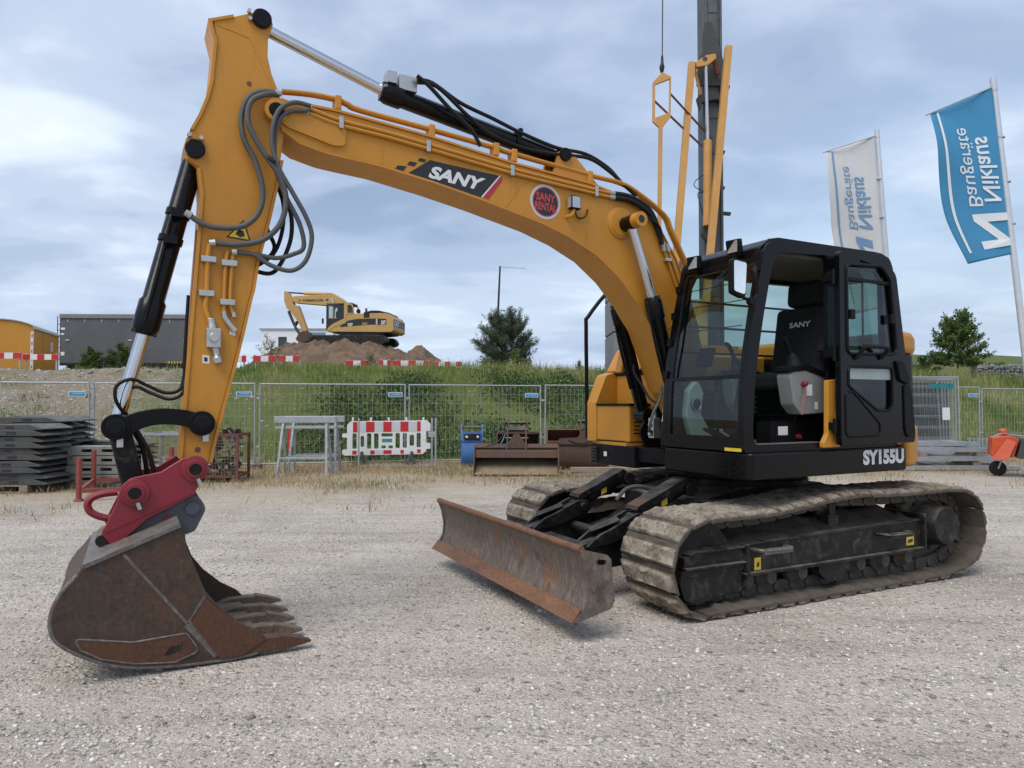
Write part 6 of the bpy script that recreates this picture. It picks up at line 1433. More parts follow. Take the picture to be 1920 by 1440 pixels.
steel_frame('lowest galvanised frame lying on the gravel beside the orange machine', at(1790, 16.2), 16.2, .0, R(-1), 2.9)
steel_frame('galvanised frame laid slightly askew on the lowest one', at(1775, 16.3), 16.25, .20, R(2), 2.8)
steel_frame('third galvanised frame up, turned at an angle', at(1790, 16.4), 16.35, .40, R(-5), 2.5)
steel_frame('topmost galvanised frame with open dark tube ends', at(1760, 16.6), 16.55, .52, R(-3), 1.6)
for j, (x, z) in enumerate(((-.9, .11), (.5, .11), (-.7, .31), (.6, .31))):
    o = MB().box(-.07, .07, -.05, .8, 0, .085).build('spacer_block', WOOD, None, .004); o.location = (at(1785, 16.3)+x, 16.3, z-.003); tag(o, 'dark wooden spacer block between the galvanised frames', 'spacer', 'spacers between the frames')
gr = empty('slatted_grating', (at(1845, 16.9), 16.9, .40), 0); tag(gr, 'galvanised slatted grating standing behind the steel frames', 'grating')
for i in range(8): link('slat', MB().box(-.36+.1*i-.02, -.36+.1*i+.02, -.01, .01, .0, .30).mesh('slat', GALV), gr)
for z in (.02, .27): link('rail', MB().box(-.42, .42, .01, .03, z-.015, z+.015).mesh('rail', GALV), gr)
link('leg', MB().box(-.40, -.36, .01, .04, -.40, .0).mesh('leg', GALV), gr); link('leg', MB().box(.36, .40, .01, .04, -.40, .0).mesh('leg', GALV), gr)
# orange towed machine at the right edge
RO = mat('signal_orange_paint', (.56, .075, .012), .45, var=.25, dust=.15)
DG = mat('dark_grey_body', (.055, .06, .064), .5, var=.25, dust=.12)
tm = empty('towed_compressor', (at(1893, 14.6), 14.6, 0), R(-28)); tag(tm, 'orange and dark grey towed machine on a small jockey wheel', 'towed machine')
link('body_shell', MB().xz(fillet([(.10, .38), (1.9, .36), (1.95, .80), (.9, .84), (.20, .80)], .05), .0, .9).mesh('body_shell', DG), tm, .012)
link('nose_cover', MB().xz(fillet([(-.34, .42), (.06, .40), (.16, .78), (.0, .84), (-.30, .80)], .04), .05, .80).mesh('nose_cover', RO), tm, .012)
link('warning_plate', MB().xz(fillet([(-.33, .36), (-.05, .34), (.10, .72), (-.06, .78)], .02), -.02, .03).mesh('warning_plate', mat('fluorescent_orange', (.68, .13, .07), .6)), tm, .004)
link('jockey_wheel', MB().rings([((-.20, .20, .155), .12), ((-.20, .22, .155), .155), ((-.20, .30, .155), .155), ((-.20, .32, .155), .12)], 22).mesh('jockey_wheel', RUBBER), tm)
link('wheel_fork', MB().obox((-.20, .17, .155), (-.10, .17, .45), .04, .03).mesh('wheel_fork', GALV), tm)
link('crank_top', MB().rings([((-.08, .4, .84), .07), ((-.08, .4, .93), .085), ((-.06, .4, .98), .05)], 12).mesh('crank_top', RO), tm)
link('crank_top', MB().tube([(-.25, .3, .82), (-.12, .3, .88), (.05, .35, .86), (.3, .3, .83)], .012, 6).mesh('crank_top', GALV), tm)
link('road_wheel', MB().rings([((1.2, -.12, .30), .22), ((1.2, -.10, .30), .30), ((1.2, .06, .30), .30), ((1.2, .08, .30), .22)], 26).mesh('road_wheel', RUBBER), tm)
# ================================================================== BACKGROUND
# ---- flags
def flag(name, label, Y, pole_edge, outer_edge, pole_top, pole_low, base_m, stripe_m, big_n, texts, stripe, cloth_t=1.0):
    """edges are (image column, image row) samples turned into metres at depth Y"""
    W3 = lambda q: Vector((at(q[0], Y), 0, EYE+(757-q[1])/1332*Y))
    pe = catmull([W3(q) for q in pole_edge], 8); oe = catmull([W3(q) for q in outer_edge], 8)
    def along(P, t):
        x = max(0, min(.9999, t))*(len(P)-1); i = int(x); return P[i].lerp(P[i+1], x-i)
    def S(s, t, lift=0.):
        p = along(pe, t).lerp(along(oe, t), s)
        p.y = Y+.10*math.sin(s*4.2+t*3.0)*s+.05*math.sin(t*9+s*2)*s-.03*s*s-lift
        return p
    r = empty(name, W3(pole_low).to_tuple()[:1]+(Y, 0)); tag(r, label, 'flag')
    off = Vector(r.location); loc = lambda p: p-off
    n, m = 26, 44; v = [loc(S(i/n, j/m)) for j in range(m+1) for i in range(n+1)]; f = [(j*(n+1)+i, j*(n+1)+i+1, (j+1)*(n+1)+i+1, (j+1)*(n+1)+i) for j in range(m) for i in range(n)]
    b = MB().add(v, f).mesh('cloth', base_m, 180); co = link('cloth', b, r); sd = co.modifiers.new('thick', 'SOLIDIFY'); sd.thickness = .003; sd.offset = 0
    a, c = W3(pole_top), W3(pole_low); d = (c-a)/(a.z-c.z); foot = c+d*c.z
    a.y = c.y = foot.y = Y+.02
    link('pole', MB().rings([(loc(foot), .065), (loc(c), .062), (loc(a.lerp(c, .06)), .052), (loc(a.lerp(c, .058)), .06), (loc(a), .06)], 18).mesh('pole', mat('flagpole_aluminium', (.62, .63, .65), .35, .5, var=.12)), r)
    p0, p1 = S(0, 0), S(1, 0); link('top_arm', MB().cyl(loc(p0), loc(p1+(p1-p0)*.06), .014, n=8).mesh('top_arm', STEEL), r)
    for t in (.3, .55, .8): link('cloth_ring', MB().rings([(loc(S(0, t))+Vector((.03, .02, -.02)), .075), (loc(S(0, t))+Vector((.03, .02, .0)), .075)], 14).mesh('cloth_ring', STEEL), r)
    for body, s0, s1, t0, t1, bold in texts:      # read upwards, letter tops towards the pole (seen from behind)
        lettering('flag_lettering', body, None, stripe_m, r, bold, fn=lambda u, w: loc(S(s0+(s1-s0)*w, t1+(t0-t1)*u, .012)))
    s0, s1, t0, t1 = stripe; k = 30
    v = [loc(S(s, t0+(t1-t0)*j/k, .012)) for j in range(k+1) for s in (s0, s1)]
    me = bpy.data.meshes.new('flag_stripe'); me.from_pydata([tuple(q) for q in v], [], [(2*j, 2*j+1, 2*j+3, 2*j+2) for j in range(k)]); me.materials.append(stripe_m); link('flag_stripe', me, r)
    return r
FBLUE = mat('blue_flag_cloth', (.045, .235, .42), .75, var=.18, scale=1.5); FWHITE = mat('white_flag_cloth', (.56, .56, .555), .8, var=.12, scale=1.5)
PRINTW = mat('flag_white_print', (.66, .70, .72), .8, var=.08); PRINTB = mat('flag_blue_print', (.14, .27, .43), .8, var=.12)
flag('banner_flag', 'blue banner flag with mirrored white lettering on a leaning pole', 14.0, [(1870, 157), (1882, 235), (1892, 320), (1900, 400), (1907, 474)], [(1748, 210), (1754, 262), (1763, 323), (1781, 410), (1819, 494)],
     (1874, 138), (1915, 560), FBLUE, PRINTW, True, [('Baugeräte', .70, .40, .20, .69, .0), ('Niklaus', .37, .10, .28, .665, .014), ('N', .62, .03, .735, .925, .04)], (.855, .895, .03, .93))
flag('banner_flag', 'white banner flag with mirrored blue lettering rising behind the cab', 18.0, [(1648, 250), (1651, 319), (1655, 386), (1661, 490), (1666, 575)], [(1552, 282), (1552, 323), (1559, 395), (1569, 457), (1596, 590)],
     (1652, 238), (1668, 500), FWHITE, PRINTB, True, [('Baugeräte', .72, .48, .20, .625, .0), ('Niklaus', .46, .17, .28, .61, .012), ('N', .55, .20, .665, .83, .03)], (.845, .885, .04, .95))

# ---- piling rig behind the excavator
YR = 30.0
w3 = lambda px, py, dy=0.: Vector((at(px, YR), dy, EYE+(757-py)/1332*YR))
MASTG = mat('weathered_mast_steel', (.105, .115, .118), .6, .25, var=.45, scale=1.4, grime=.4, grimecol=(.05, .05, .048), bump=.1, bscale=8)
MASTD = mat('dark_mast_plate', (.055, .058, .056), .65, .1, var=.4, scale=2)
RIGY = mat('rig_yellow_paint', (.56, .29, .075), .5, var=.2, scale=1.5, dust=.05)
CWG = mat('grey_ballast_paint', (.185, .19, .195), .6, var=.2, scale=2)
zr = lambda a, b: (1190+a*.2846, 80+b*.2846)
rig = empty('piling_rig', (0, YR, 0)); tag(rig, 'tall grey piling rig mast with yellow struts and grey ballast blocks behind the excavator', 'piling rig')
mx0, mx1 = at(1317.5, YR), at(1354, YR); base_z = bank_at(8.4, YR)
mast = link('mast', MB().xy([(mx0, -.42), (mx0+.2, -.47), (mx1-.2, -.47), (mx1, -.42), (mx1, .45), (mx0, .45)], base_z, 20.5).mesh('mast', MASTG), rig, .02)
for x in (mx0+.10, mx1-.10): link('guide_rail', MB().box(x-.04, x+.04, -.56, -.47, base_z+1, 20.5).mesh('guide_rail', MASTG), mast)
link('mast_shoe', MB().xz([(w3(*zr(a, b)).x, w3(*zr(a, b)).z) for a, b in ((440, -30), (455, -120), (500, -120), (530, -30), (575, 140), (575, 300), (400, 300), (410, 130), (440, 80))], -.62, -.5).mesh('mast_shoe', MASTD), mast)
for b in range(9): link('mast_bolt_plate', MB().box(mx0+.22, mx1-.22, -.50, -.472, 6+1.5*b, 6.5+1.5*b).mesh('mast_bolt_plate', MASTG), mast)
for py, L_ in ((160, .35), (284, .12), (400, .35), (352, .1)):
    p = w3(1354, py); link('mast_lug', MB().obox((mx1, -.2, p.z), (mx1+L_, -.2, p.z-.03), .18, .12).mesh('mast_lug', MASTD), mast)
def bar(name, a, b, wd, m, ya, yb, h=None):
    p, q = w3(*zr(*a)), w3(*zr(*b)); p.y, q.y = ya, yb
    return link(name, MB().obox(p, q, h or wd, wd, (1, 0, 0)).mesh(name, m), rig, .015)
bar('strut', (352, 180), (205, 1700), .26, RIGY, -1.0, -1.4); bar('strut', (580, 90), (405, 1750), .27, RIGY, -1.2, -1.6)
bar('brace', (375, 215), (420, 370), .10, RIGY, -.9, -.7); bar('brace', (500, 150), (530, 240), .16, BOXBROWN, -.9, -.8)
link('cross_head', MB().xz([(w3(*zr(a, b)).x, w3(*zr(a, b)).z) for a, b in ((372, 185), (440, 140), (500, 130), (505, 160), (450, 205), (378, 218))], -1.15, -.9).mesh('cross_head', RIGY), rig, .02)
link('cross_head', MB().cyl((w3(*zr(430, 165)).x, -1.17, w3(*zr(430, 165)).z), (w3(*zr(430, 165)).x, -1.14, w3(*zr(430, 165)).z), .09).mesh('cross_head', MASTD), rig)
p, q, s_ = w3(*zr(440, 205), -1.05), w3(*zr(449, 690), -1.05), w3(*zr(442, 1240), -1.05)
link('lift_cylinder', MB().cyl(q, s_, .17, n=16).mesh('lift_cylinder', RIGY), rig); link('cylinder_rod', MB().cyl(p, q, .07, n=12).mesh('cylinder_rod', CHROME), rig)
link('control_hose', MB().tube([w3(*zr(*c), -1.0) for c in ((425, 905), (370, 950), (365, 985), (420, 1020), (385, 1030), (400, 1100), (420, 1180))], .018, 6).mesh('control_hose', RUBBER), rig)
link('mast_clamp', MB().xz([(w3(*zr(a, b)).x, w3(*zr(a, b)).z) for a, b in ((395, 390), (430, 340), (520, 360), (590, 390), (590, 430), (520, 400), (430, 420), (415, 470))], -.75, -.5).mesh('mast_clamp', MASTD), rig, .02)
link('mast_clamp', MB().xz([(w3(*zr(a, b)).x, w3(*zr(a, b)).z) for a, b in ((418, 1240), (440, 1180), (500, 1170), (505, 1300), (450, 1330), (420, 1290))], -.9, -.5).mesh('mast_clamp', MASTD), rig, .02)
fr_o = [(140, 288), (196, 318), (190, 575), (130, 652), (76, 602), (80, 352)]; fr_i = [(94, 368), (186, 332), (182, 545), (92, 580)]
to = lambda L_: [(w3(*zr(a, b)).x, w3(*zr(a, b)).z) for a, b in L_]
link('hook_frame', MB().xz(to(fr_o), -1.66, -1.54, [to(fr_i)]).mesh('hook_frame', RIGY), rig, .01)
link('hoist_cable', MB().cyl(w3(*zr(140, 285), -1.6), w3(*zr(148, -330), -1.6), .022, n=8).mesh('hoist_cable', FRAMEB), rig)
link('shackle', MB().rings([(w3(*zr(139, 290), -1.6), .06), (w3(*zr(139, 255), -1.6), .11), (w3(*zr(140, 235), -1.6), .07), (w3(*zr(141, 180), -1.6), .04)], 10).mesh('shackle', FRAMEB), rig)
bar('tie_rod', (128, 640), (112, 1500), .15, RIGY, -1.6, -1.6); bar('tie_rod', (188, 420), (495, 665), .08, BOXBROWN, -1.6, -.7); bar('tie_rod', (84, 463), (418, 718), .08, BOXBROWN, -1.6, -.9)
cx0 = at(1143, YR); zb = base_z+.0
for j in range(3):
    z0 = 2.95+1.48*j
    blk = MB().xy(fillet([(cx0, -1.2), (cx0+2.9, -1.2), (cx0+2.9, 1.6), (cx0, 1.6)], .18, 3), z0, z0+1.45); b_ = link('ballast_block', blk.mesh('ballast_block', CWG), rig, .05)
    link('lifting_recess', MB().obox((cx0+.30, -1.205, z0+.95), (cx0+.62, -1.205, z0+1.03), .02, .05).mesh('lifting_recess', FRAMEB), b_)
link('machine_house', MB().box(cx0+2.95, mx0-.1, -1.3, 1.4, base_z+1.1, base_z+3.0).mesh('machine_house', RIGY), rig, .06)
for y in (-1.9, 1.2): link('rig_crawler', MB().xz(fillet([(cx0+.3, base_z-.05), (mx1+.6, base_z-.05), (mx1+.9, base_z+.5), (mx1+.5, base_z+1.0), (cx0+.4, base_z+1.0), (cx0, base_z+.5)], .3), y, y+.8).mesh('rig_crawler', FRAMEB), rig)

# ---- earth mound with the second excavator
YM = 43.0
tab = [(440, 700), (475, 690), (500, 672), (522, 652), (560, 646), (600, 640), (640, 638), (700, 641), (735, 652), (752, 660), (770, 664), (788, 650), (802, 657), (822, 676), (838, 690), (870, 702)]
def mound_h(px):
    for (a, b), (c, d) in zip(tab, tab[1:]):
        if a <= px <= c: return EYE+(757-(b+(d-b)*(px-a)/(c-a)))/1332*YM
    return 2.6
v = []; f = []; nx, ny = 150, 44
for j in range(ny+1):
    dy = -6+11*j/ny
    for i in range(nx+1):
        X = at(440+430*i/nx, YM); Y = YM+dy; g = 2.9; top_ = mound_h(440+430*i/nx)
        pf = math.exp(-(abs(dy)/3.6)**2.6) if dy < 0 else math.exp(-(dy/4.5)**4)
        n1 = noise.noise((X*.9, Y*.9, 3))*.30+noise.noise((X*2.2, Y*2.2, 5))*.26+abs(noise.noise((X*5, Y*5, 7)))*.22-.08
        v.append((X, Y, g+(top_-g)*pf+n1*(pf if dy < -.3 else .2)))
for j in range(ny):
    for i in range(nx): f.append((j*(nx+1)+i, j*(nx+1)+i+1, (j+1)*(nx+1)+i+1, (j+1)*(nx+1)+i))
EARTH = streaky('fresh_earth', (.165, .108, .070), (.100, .064, .042), (.26, .19, .13), .95, 1.1, (.44, .58), (.52, .70), .9, (1, 1, 1))
tag(MB().add(v, f).build('earth_mound', EARTH, sharp=180), 'heap of brown earth on the ridge under the pale yellow excavator', 'mound', kind='structure')
CATY = mat('pale_yellow_paint', (.50, .305, .095), .5, var=.2, scale=.9, dust=.12, grime=.15, grimecol=(.2, .12, .05))
K = .00639
def cz(L_): return [((a-1040)*K, (672-b)*K) for a, b in L_]
cat = empty('background_excavator', (at(686, YM), YM+.2, mound_h(686)-.26), R(-7)); tag(cat, 'pale yellow and black excavator standing on top of the earth mound', 'excavator')
for y in (-1.35, .75):
    link('crawler_track', MB().xz(fillet(cz([(560, 668), (1270, 672), (1305, 640), (1270, 588), (600, 580), (545, 615)]), .25, 6), y, y+.6).mesh('crawler_track', FRAMEB), cat, .02)
link('car_body', MB().xz(cz([(700, 640), (1180, 640), (1150, 575), (740, 575)]), -.75, .75).mesh('car_body', FRAMEB), cat)
hs = link('machine_body', MB().xz(fillet(cz([(720, 548), (1330, 560), (1358, 545), (1358, 440), (1335, 405), (1290, 384), (985, 384), (905, 392), (905, 470), (790, 505), (735, 520)]), [.02, .1, .1, .15, .15, .1, .03, .02, .05, .05, .02]), -1.25, 1.25).mesh('machine_body', CATY), cat, .06)
link('swing_skirt', MB().xz(fillet(cz([(820, 575), (1180, 578), (1330, 565), (1150, 548), (800, 548)]), .03), -1.1, 1.1).mesh('swing_skirt', DECK), hs)
yb = -1.262
flat('black_band', [(a, yb, b) for a, b in cz([(845, 507), (885, 470), (930, 448), (1000, 436), (1180, 432), (1290, 438), (1290, 492), (1140, 488), (1000, 497)])], DECK, hs)
xb_ = (1358-1040)*K+.006
link('black_band', MB().yz([(-1.2, (672-505)*K), (1.2, (672-505)*K), (1.2, (672-440)*K), (-1.2, (672-440)*K)], xb_-.003, xb_).mesh('black_band', DECK), hs)
lettering('body_lettering', 'CAT', [(a, yb-.006, b) for a, b in cz([(922, 501), (970, 501), (970, 472), (922, 472)])], DECW, hs, .05)
lettering('body_lettering', '325C', [(a, yb-.006, b) for a, b in cz([(1058, 492), (1115, 492), (1115, 468), (1058, 468)])], CATY, hs, .03)
lettering('body_lettering', 'CAT', [(xb_+.006, -1.1, 1.10), (xb_+.006, -.1, 1.10), (xb_+.006, -.1, 1.42), (xb_+.006, -1.1, 1.42)], DECW, hs, .05)
lettering('body_lettering', 'CAT', [(a, yb-.006, b) for a, b in cz([(1240, 490), (1284, 490), (1284, 452), (1240, 452)])], DECW, hs, .05)
flat('vent_panel', [(a, yb, b) for a, b in cz([(1075, 425), (1130, 425), (1130, 378), (1075, 378)])], FRAMEB, hs)
flat('white_post', [(a, yb-.003, b) for a, b in cz([(1192, 488), (1206, 488), (1206, 436), (1192, 436)])], DECS, hs)
link('hood_top', MB().xz(fillet(cz([(1050, 384), (1060, 365), (1130, 350), (1200, 352), (1300, 375), (1310, 392)]), .05), -.9, .9).mesh('hood_top', FRAMEB), hs)
link('exhaust', MB().cyl(((1064-1040)*K, -.6, 1.85), ((1064-1040)*K, -.6, 2.22), .07).mesh('exhaust', BOXBROWN), hs)
link('air_filter', MB().rings([((-.21, -.95, 1.90), .1), ((-.21, -.95, 1.98), .13), ((-.21, -.95, 2.12), .11)], 14).mesh('air_filter', FRAMEB), hs)
cabp = fillet(cz([(712, 545), (716, 300), (735, 285), (900, 281), (960, 290), (978, 330), (982, 384), (905, 392), (905, 470), (790, 505), (735, 545)]), .03)
cw_ = [fillet(cz([(735, 420), (738, 305), (822, 302), (822, 425)]), .03), fillet(cz([(735, 480), (735, 432), (770, 432), (760, 465)]), .02), fillet(cz([(918, 378), (918, 302), (955, 305), (968, 330), (972, 378)]), .03)]
cb_ = link('cab', MB().xz(cabp, -1.27, -1.20, cw_).mesh('cab', CATY), cat, .02)
link('cab', MB().xz(cabp, -.28, -.21, cw_[:1]+cw_[2:]).mesh('cab', CATY), cat, .02)
flat('front_door', [(a, -1.274, b) for a, b in cz([(714, 540), (716, 425), (885, 428), (790, 470), (745, 500)])], DECK, cb_)
for q in ([(822, 300), (885, 288), (885, 430), (822, 428)], [(714, 300), (735, 288), (735, 430), (714, 430)], [(735, 288), (885, 286), (885, 302), (735, 302)]): flat('door_frame', [(a, -1.2745, b) for a, b in cz(q)], DECK, cb_)
link('cab_roof', MB().box((716-1040)*K, (960-1040)*K, -1.25, -.22, 2.42, 2.50).mesh('cab_roof', DECK), cb_, .02)
flat('cab_glass', [(a, -1.235, b) for a, b in cz([(735, 420), (738, 305), (822, 302), (822, 425)])], GLASS, cb_); flat('cab_glass', [(a, -1.235, b) for a, b in cz([(918, 378), (918, 302), (968, 305), (972, 378)])], GLASS, cb_)
link('operator_seat', MB().box(-1.65, -1.35, -.9, -.5, 1.2, 2.05).mesh('operator_seat', DECK), cb_, .05)
link('mirror', MB().box((680-1040)*K, (697-1040)*K, -1.42, -1.36, (672-478)*K, (672-428)*K).mesh('mirror', FRAMEB), cb_, .01)
bm = link('boom', MB().xz(cz([(285, 200), (310, 178), (600, 172), (640, 152), (690, 155), (770, 200), (830, 245), (870, 290), (850, 330), (800, 320), (760, 285), (700, 280), (600, 272), (320, 245), (290, 225)]), .0, .5).mesh('boom', CATY), cat, .03)
lettering('boom_lettering', 'F. WIEBMÜLLER', [(a, -.006, b) for a, b in cz([(358, 236), (610, 236), (606, 208), (358, 208)])], DECK, bm, .03)
flat('boom_decal', [(a, -.006, b) for a, b in cz([(622, 222), (650, 212), (660, 222), (640, 234)])], DECK, bm)
link('arm', MB().xz(cz([(200, 128), (222, 124), (245, 142), (290, 205), (300, 262), (345, 272), (358, 300), (440, 515), (395, 530), (340, 420), (260, 320), (225, 290), (200, 220)]), .08, .42).mesh('arm', CATY), cat, .03)
link('arm_cylinder', MB().cyl(((395-1040)*K, .25, (672-150)*K), ((610-1040)*K, .25, (672-160)*K), .10, n=12).mesh('arm_cylinder', CATY), cat); link('arm_cylinder', MB().cyl(((215-1040)*K, .25, (672-135)*K), ((395-1040)*K, .25, (672-150)*K), .05, n=10).mesh('arm_cylinder', FRAMEB), cat)
for y in (-.12, .62): link('boom_cylinder', MB().cyl(((695-1040)*K, y, (672-215)*K), ((735-1040)*K, y, (672-310)*K), .07, n=10).mesh('boom_cylinder', CHROME), cat)
link('bucket_cylinder', MB().cyl(((238-1040)*K, .25, (672-320)*K), ((295-1040)*K, .25, (672-450)*K), .09, n=12).mesh('bucket_cylinder', OLDIRON), cat); link('bucket_cylinder', MB().cyl(((295-1040)*K, .25, (672-450)*K), ((308-1040)*K, .25, (672-480)*K), .05, n=10).mesh('bucket_cylinder', CHROME), cat)
for a, b in (((308, 478), (350, 540)), ((330, 420), (300, 470)), ((350, 540), (410, 560))): link('linkage', MB().obox(((a[0]-1040)*K, .25, (672-a[1])*K), ((b[0]-1040)*K, .25, (672-b[1])*K), .3, .09).mesh('linkage', OLDIRON), cat)
link('bucket', MB().xz(fillet(cz([(385, 540), (430, 520), (462, 560), (490, 615), (440, 640), (380, 632), (350, 600)]), .05), -.35, .85).mesh('bucket', OLDIRON), cat, .03)

# ---- barrier boards on the ridge
def board(label, px0, px1, py0, py1, Y, dy1=0.):
    x0, x1 = at(px0, Y), at(px1, Y); z1 = EYE+(757-py0)/1332*Y; z0 = EYE+(757-py1)/1332*Y
    r = empty('barrier_board', (x0, Y, 0)); tag(r, label, 'barrier board', 'red and white boards along the ridge')
    L_ = x1-x0; link('plank', MB().box(0, L_, -.012, .012, z0, z1).mesh('plank', WHITEP), r)
    n = max(2, round(L_/.33)); n += n % 2 == 0
    for k in range(0, n, 2): link('red_block', MB().box(L_*k/n, L_*(k+1)/n, -.017, -.0125, z0+.004, z1-.004).mesh('red_block', REDP), r)
    for x in (.1, L_-.1): link('post', MB().box(x-.03, x+.03, .014, .05, bank_at(x0+x, Y)-.15, z1+.04).mesh('post', GALV), r)
for a in (('board before the arched end of the yellow site wagon', -110, 40, 661, 672.5, 27.0), ('board between the yellow site wagon and the grey trailer', 42, 109, 664, 674.5, 27.3), ('stub of board beside the excavator arm', 436, 461, 667, 679, 30), ('board under the sparse sapling', 474, 517, 667, 678, 30), ('board ending at the lone grey post', 522, 562, 667, 678, 30),
          ('board half hidden by the tall feathery weed', 648, 690, 676, 685.5, 31), ('short board just past the tall feathery weed', 711, 733, 675, 685, 31), ('long board below the small peak of the earth mound', 737, 808, 676, 686, 31), ('last board towards the willow bush', 812, 866, 678, 687, 31)):
    board('red and white '+a[0], *a[1:])
o = MB().cyl((0, 0, -.2), (0, 0, .62), .045, n=10).build('lone_post', GALV); o.location = (at(563, 29.5), 29.5, bank_at(at(563, 29.5), 29.5)); tag(o, 'lone grey post at the foot of the earth mound', 'post')

# ---- grey trailer and yellow site wagon
YT = 36.0
tr_ = empty('box_trailer', (at(111, YT), YT, 0), R(2)); tag(tr_, 'long dark grey box trailer parked on the ridge', 'trailer')
L_ = at(405, YT)-at(111, YT); z0, z1 = EYE+(757-681)/1332*YT, EYE+(757-588)/1332*YT
TARP = mat('grey_tarpaulin', (.098, .100, .105), .45, var=.3, scale=.6, dust=.12, bump=.15, bscale=2)
link('box_body', MB().box(0, L_, 0, 2.4, z0, z1-.24).mesh('box_body', TARP), tr_, .03)
link('top_rail', MB().box(-.04, L_+.04, -.06, 2.46, z1-.24, z1).mesh('top_rail', mat('grey_rail', (.19, .19, .195), .5, var=.2)), tr_, .03)
link('side_skirt', MB().box(.3, L_-.2, .05, 2.3, 2.7, z0-.01).mesh('side_skirt', FRAMEB), tr_)
link('lower_rail', MB().box(0, L_, -.03, .04, z0-.12, z0).mesh('lower_rail', FRAMEB), tr_)
for px in (125, 240.5, 343): link('marker_lamp', MB().box(at(px, YT)-at(111, YT)-.09, at(px, YT)-at(111, YT)+.09, -.04, .0, EYE+(757-637.5)/1332*YT-.03, EYE+(757-637.5)/1332*YT+.03).mesh('marker_lamp', DECS), tr_)
for px, py, w_, h_ in ((116, 616, .2, .11), (115, 626, .18, .08), (116, 663, .18, .18)): link('label_plate', MB().box(at(px, YT)-at(111, YT)-w_/2, at(px, YT)-at(111, YT)+w_/2, -.012, .0, EYE+(757-py)/1332*YT-h_/2, EYE+(757-py)/1332*YT+h_/2).mesh('label_plate', DECW), tr_)
for k in range(9): link('roof_hook', MB().box(.35+k*.85, .38+k*.85, -.02, 0, z1-.42, z1-.28).mesh('roof_hook', DECS), tr_)
hz_ = at(328, YT)-at(111, YT); link('hazard_plate', MB().box(hz_-.55, hz_+.55, -.015, .0, z0-.02, z0+.10).mesh('hazard_plate', DECY), tr_)
for k in range(7): flat('hazard_stripe', [(hz_-.5+.15*k, -.018, z0-.018), (hz_-.43+.15*k, -.018, z0-.018), (hz_-.48+.15*k, -.018, z0+.098), (hz_-.55+.15*k, -.018, z0+.098)], DECK, tr_)
for x in (1.0, 5.6, 6.8): link('wheel', MB().rings([((x, -.02, 3.02), .36), ((x, .0, 3.02), .42), ((x, .28, 3.02), .42)], 20).mesh('wheel', RUBBER), tr_)
lad = MB()
for x in (-.06, -.20): lad.cyl((x, .1, z0), (x, .1, z1-.1), .02, n=6)
for k in range(7): lad.cyl((-.06, .1, z0+.2+.3*k), (-.20, .1, z0+.2+.3*k), .018, n=6)
o = lad.build('ladder', FRAMEB, tr_)
WAGY = mat('site_wagon_yellow', (.55, .245, .022), .5, var=.15, scale=.8, dust=.06, grime=.1, grimecol=(.3, .15, .03))
wx, wy = at(62, 30), 30.0; wg = empty('site_wagon', (wx, wy, 0), math.atan2(3.6, at(108, 33.6)-wx)); tag(wg, 'yellow site wagon with arched roof beside the grey trailer', 'site wagon')
zb_, ze, zc = 2.85, EYE+(757-617)/1332*30, EYE+(757-601)/1332*30
LW = 3.9; WW = 2.6      # length along local x, width along local +y (to the left)
endp = [(0, zb_), (WW, zb_), (WW, ze)]+[(WW/2+WW/2*math.cos(math.pi*i/14), ze+(zc-ze)*math.sin(math.pi*i/14)) for i in range(1, 14)]+[(0, ze)]
link('wagon_body', MB().yz(endp, 0, LW).mesh('wagon_body', WAGY), wg, .02)
roofp = [(-.04, ze-.02)]+[(WW/2-(WW/2+.04)*math.cos(math.pi*i/14), ze+(zc-ze+.03)*math.sin(math.pi*i/14)) for i in range(15)]+[(WW+.04, ze-.02)]
inn_ = [(WW/2+(WW/2+.005)*math.cos(math.pi*i/14), ze+(zc-ze)*math.sin(math.pi*i/14)) for i in range(15)]
link('roof_skin', MB().yz([(WW/2-(WW/2+.05)*math.cos(math.pi*i/14), ze+(zc-ze+.05)*math.sin(math.pi*i/14)) for i in range(15)]+[(WW/2+(WW/2+.004)*math.cos(math.pi*i/14), ze+.004+(zc-ze)*math.sin(math.pi*i/14)) for i in range(15)], -.06, LW+.06).mesh('roof_skin', mat('pale_roof_sheet', (.38, .36, .32), .5, .2)), wg)
link('corner_strip', MB().box(-.02, -.002, .02, .12, zb_+.05, ze-.1).mesh('corner_strip', WHITEP), wg)
for k in range(5): link('corner_strip', MB().box(-.026, -.021, .05, .09, zb_+.15+.33*k, zb_+.28+.33*k).mesh('corner_strip', REDP), wg)
link('side_panel_seam', MB().box(1.3, 1.34, -.015, 0, zb_, ze-.1).mesh('side_panel_seam', WAGY), wg)
link('notice', MB().box(2.5, 2.85, -.012, 0, zb_+1.05, zb_+1.45).mesh('notice', DECW), wg); link('notice', MB().box(2.6, 2.75, -.016, -.0125, zb_+1.15, zb_+1.38).mesh('notice', DECS), wg)
link('underframe', MB().box(.1, LW-.1, .1, WW-.1, zb_-.35, zb_).mesh('underframe', FRAMEB), wg)
for x in (.7, 3.2): link('wheel', MB().rings([((x, .05, zb_-.25), .25), ((x, .08, zb_-.25), .30), ((x, .25, zb_-.25), .30)], 18).mesh('wheel', RUBBER), wg)

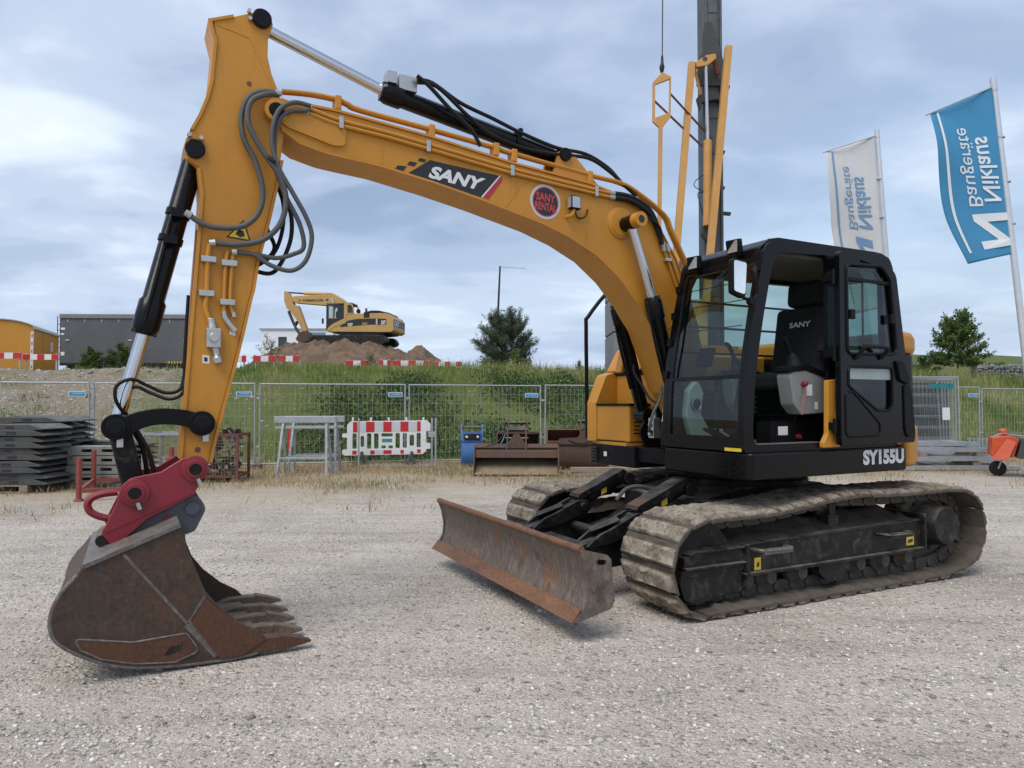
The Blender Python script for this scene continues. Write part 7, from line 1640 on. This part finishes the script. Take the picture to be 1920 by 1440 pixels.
# ---- white site office far behind
YO = 90.0; xo = at(488, YO); of = empty('site_office', (xo, YO, 0)); tag(of, 'white flat-roofed site office far behind the earth mound', 'building')
OFW = mat('office_white_panel', (.74, .75, .76), .5, var=.06)
bz0, bz1 = 3.0, EYE+(757-618)/1332*YO
wins = [[(x, bz1-2.6), (x+1.1, bz1-2.6), (x+1.1, bz1-.9), (x, bz1-.9)] for x in (2.2, 6.2)]
link('wall', MB().xz([(0, bz0), (9.2, bz0), (9.2, bz1), (0, bz1)], 0, .2, wins).mesh('wall', OFW), of)
link('wall', MB().box(0, 9.2, .25, 6, bz0, bz1-.05).mesh('wall', mat('office_inside', (.08, .09, .1), .6)), of)
for q in wins: flat('window', [(a, .1, b) for a, b in q], GLASS, of)
link('roof', MB().box(-.2, 9.4, -.15, 6.2, bz1, bz1+.18).mesh('roof', mat('office_roof_edge', (.35, .38, .42), .6)), of)
link('name_board', MB().box(5.5, 8.2, -.05, -.01, bz1-.65, bz1-.35).mesh('name_board', mat('office_name_board', (.16, .22, .34), .5)), of)
wing = MB().xz([(9.2, bz0), (9.2, bz1), (9.6, bz1), (11.5, bz1-3.0), (11.5, bz0)], .3, 6).build('side_wing', OFW, of)

# ---- lamp post on the ridge, gabion wall and hill shrubs at the right
lp = empty('lamp_post', (at(931, 45), 45, 0)); tag(lp, 'thin dark lamp post with a slender arm rising behind the willow bush', 'lamp post')
link('pole', MB().rings([((-.1, 0, 2.8), .10), ((.22, 0, EYE+(757-498)/1332*45), .055)], 10).mesh('pole', mat('dark_post_paint', (.03, .033, .035), .6)), lp)
link('arm', MB().cyl((.2, 0, EYE+(757-499)/1332*45), (at(985, 45)-at(931, 45), 0, EYE+(757-502)/1332*45), .018, n=8).mesh('arm', GALV), lp)
gab = empty('gabion_wall', (at(1838, 33), 33, 0), R(4)); tag(gab, 'low grey gabion stone wall on the grassy hill', 'gabion wall')
N = 900; P = np.c_[RNG.uniform(0, 6, N), RNG.uniform(0, .25, N), RNG.uniform(2.65, 3.28, N)]
o = stones('stone_fill', P, RNG.uniform(.05, .10, N), lerp_cols([(.10, .10, .098), (.20, .198, .19), (.31, .305, .29)], RNG.random(N)), .9, gab); o['kind'] = 'stuff'
link('core', MB().box(0, 6, .15, .6, 2.4, 3.25).mesh('core', mat('gabion_core', (.06, .06, .058), .9)), gab)
w = MB()
for i in range(41): w.cyl((.15*i, -.10, 2.6), (.15*i, -.10, 3.32), .004, n=4)
for i in range(6): w.cyl((0, -.10, 2.62+.14*i), (6, -.10, 2.62+.14*i), .004, n=4)
o = w.build('wire_mesh', GALVW, gab); o['kind'] = 'stuff'
for px, Yt, h_, w_, lab in ((1732, 40, 1.2, 1.7, 'low round shrub on the hill beside the young tree'), (1868, 40, 1.0, 2.4, 'wide low shrub on the hill above the gabion wall')):
    X = at(px, Yt); woody('hill_shrub', lab, X, Yt, bank_at(X, Yt)-.05, h_, w_, 14, 2600, .10, LEAFG, .55, 'bush', .05, .3, None)
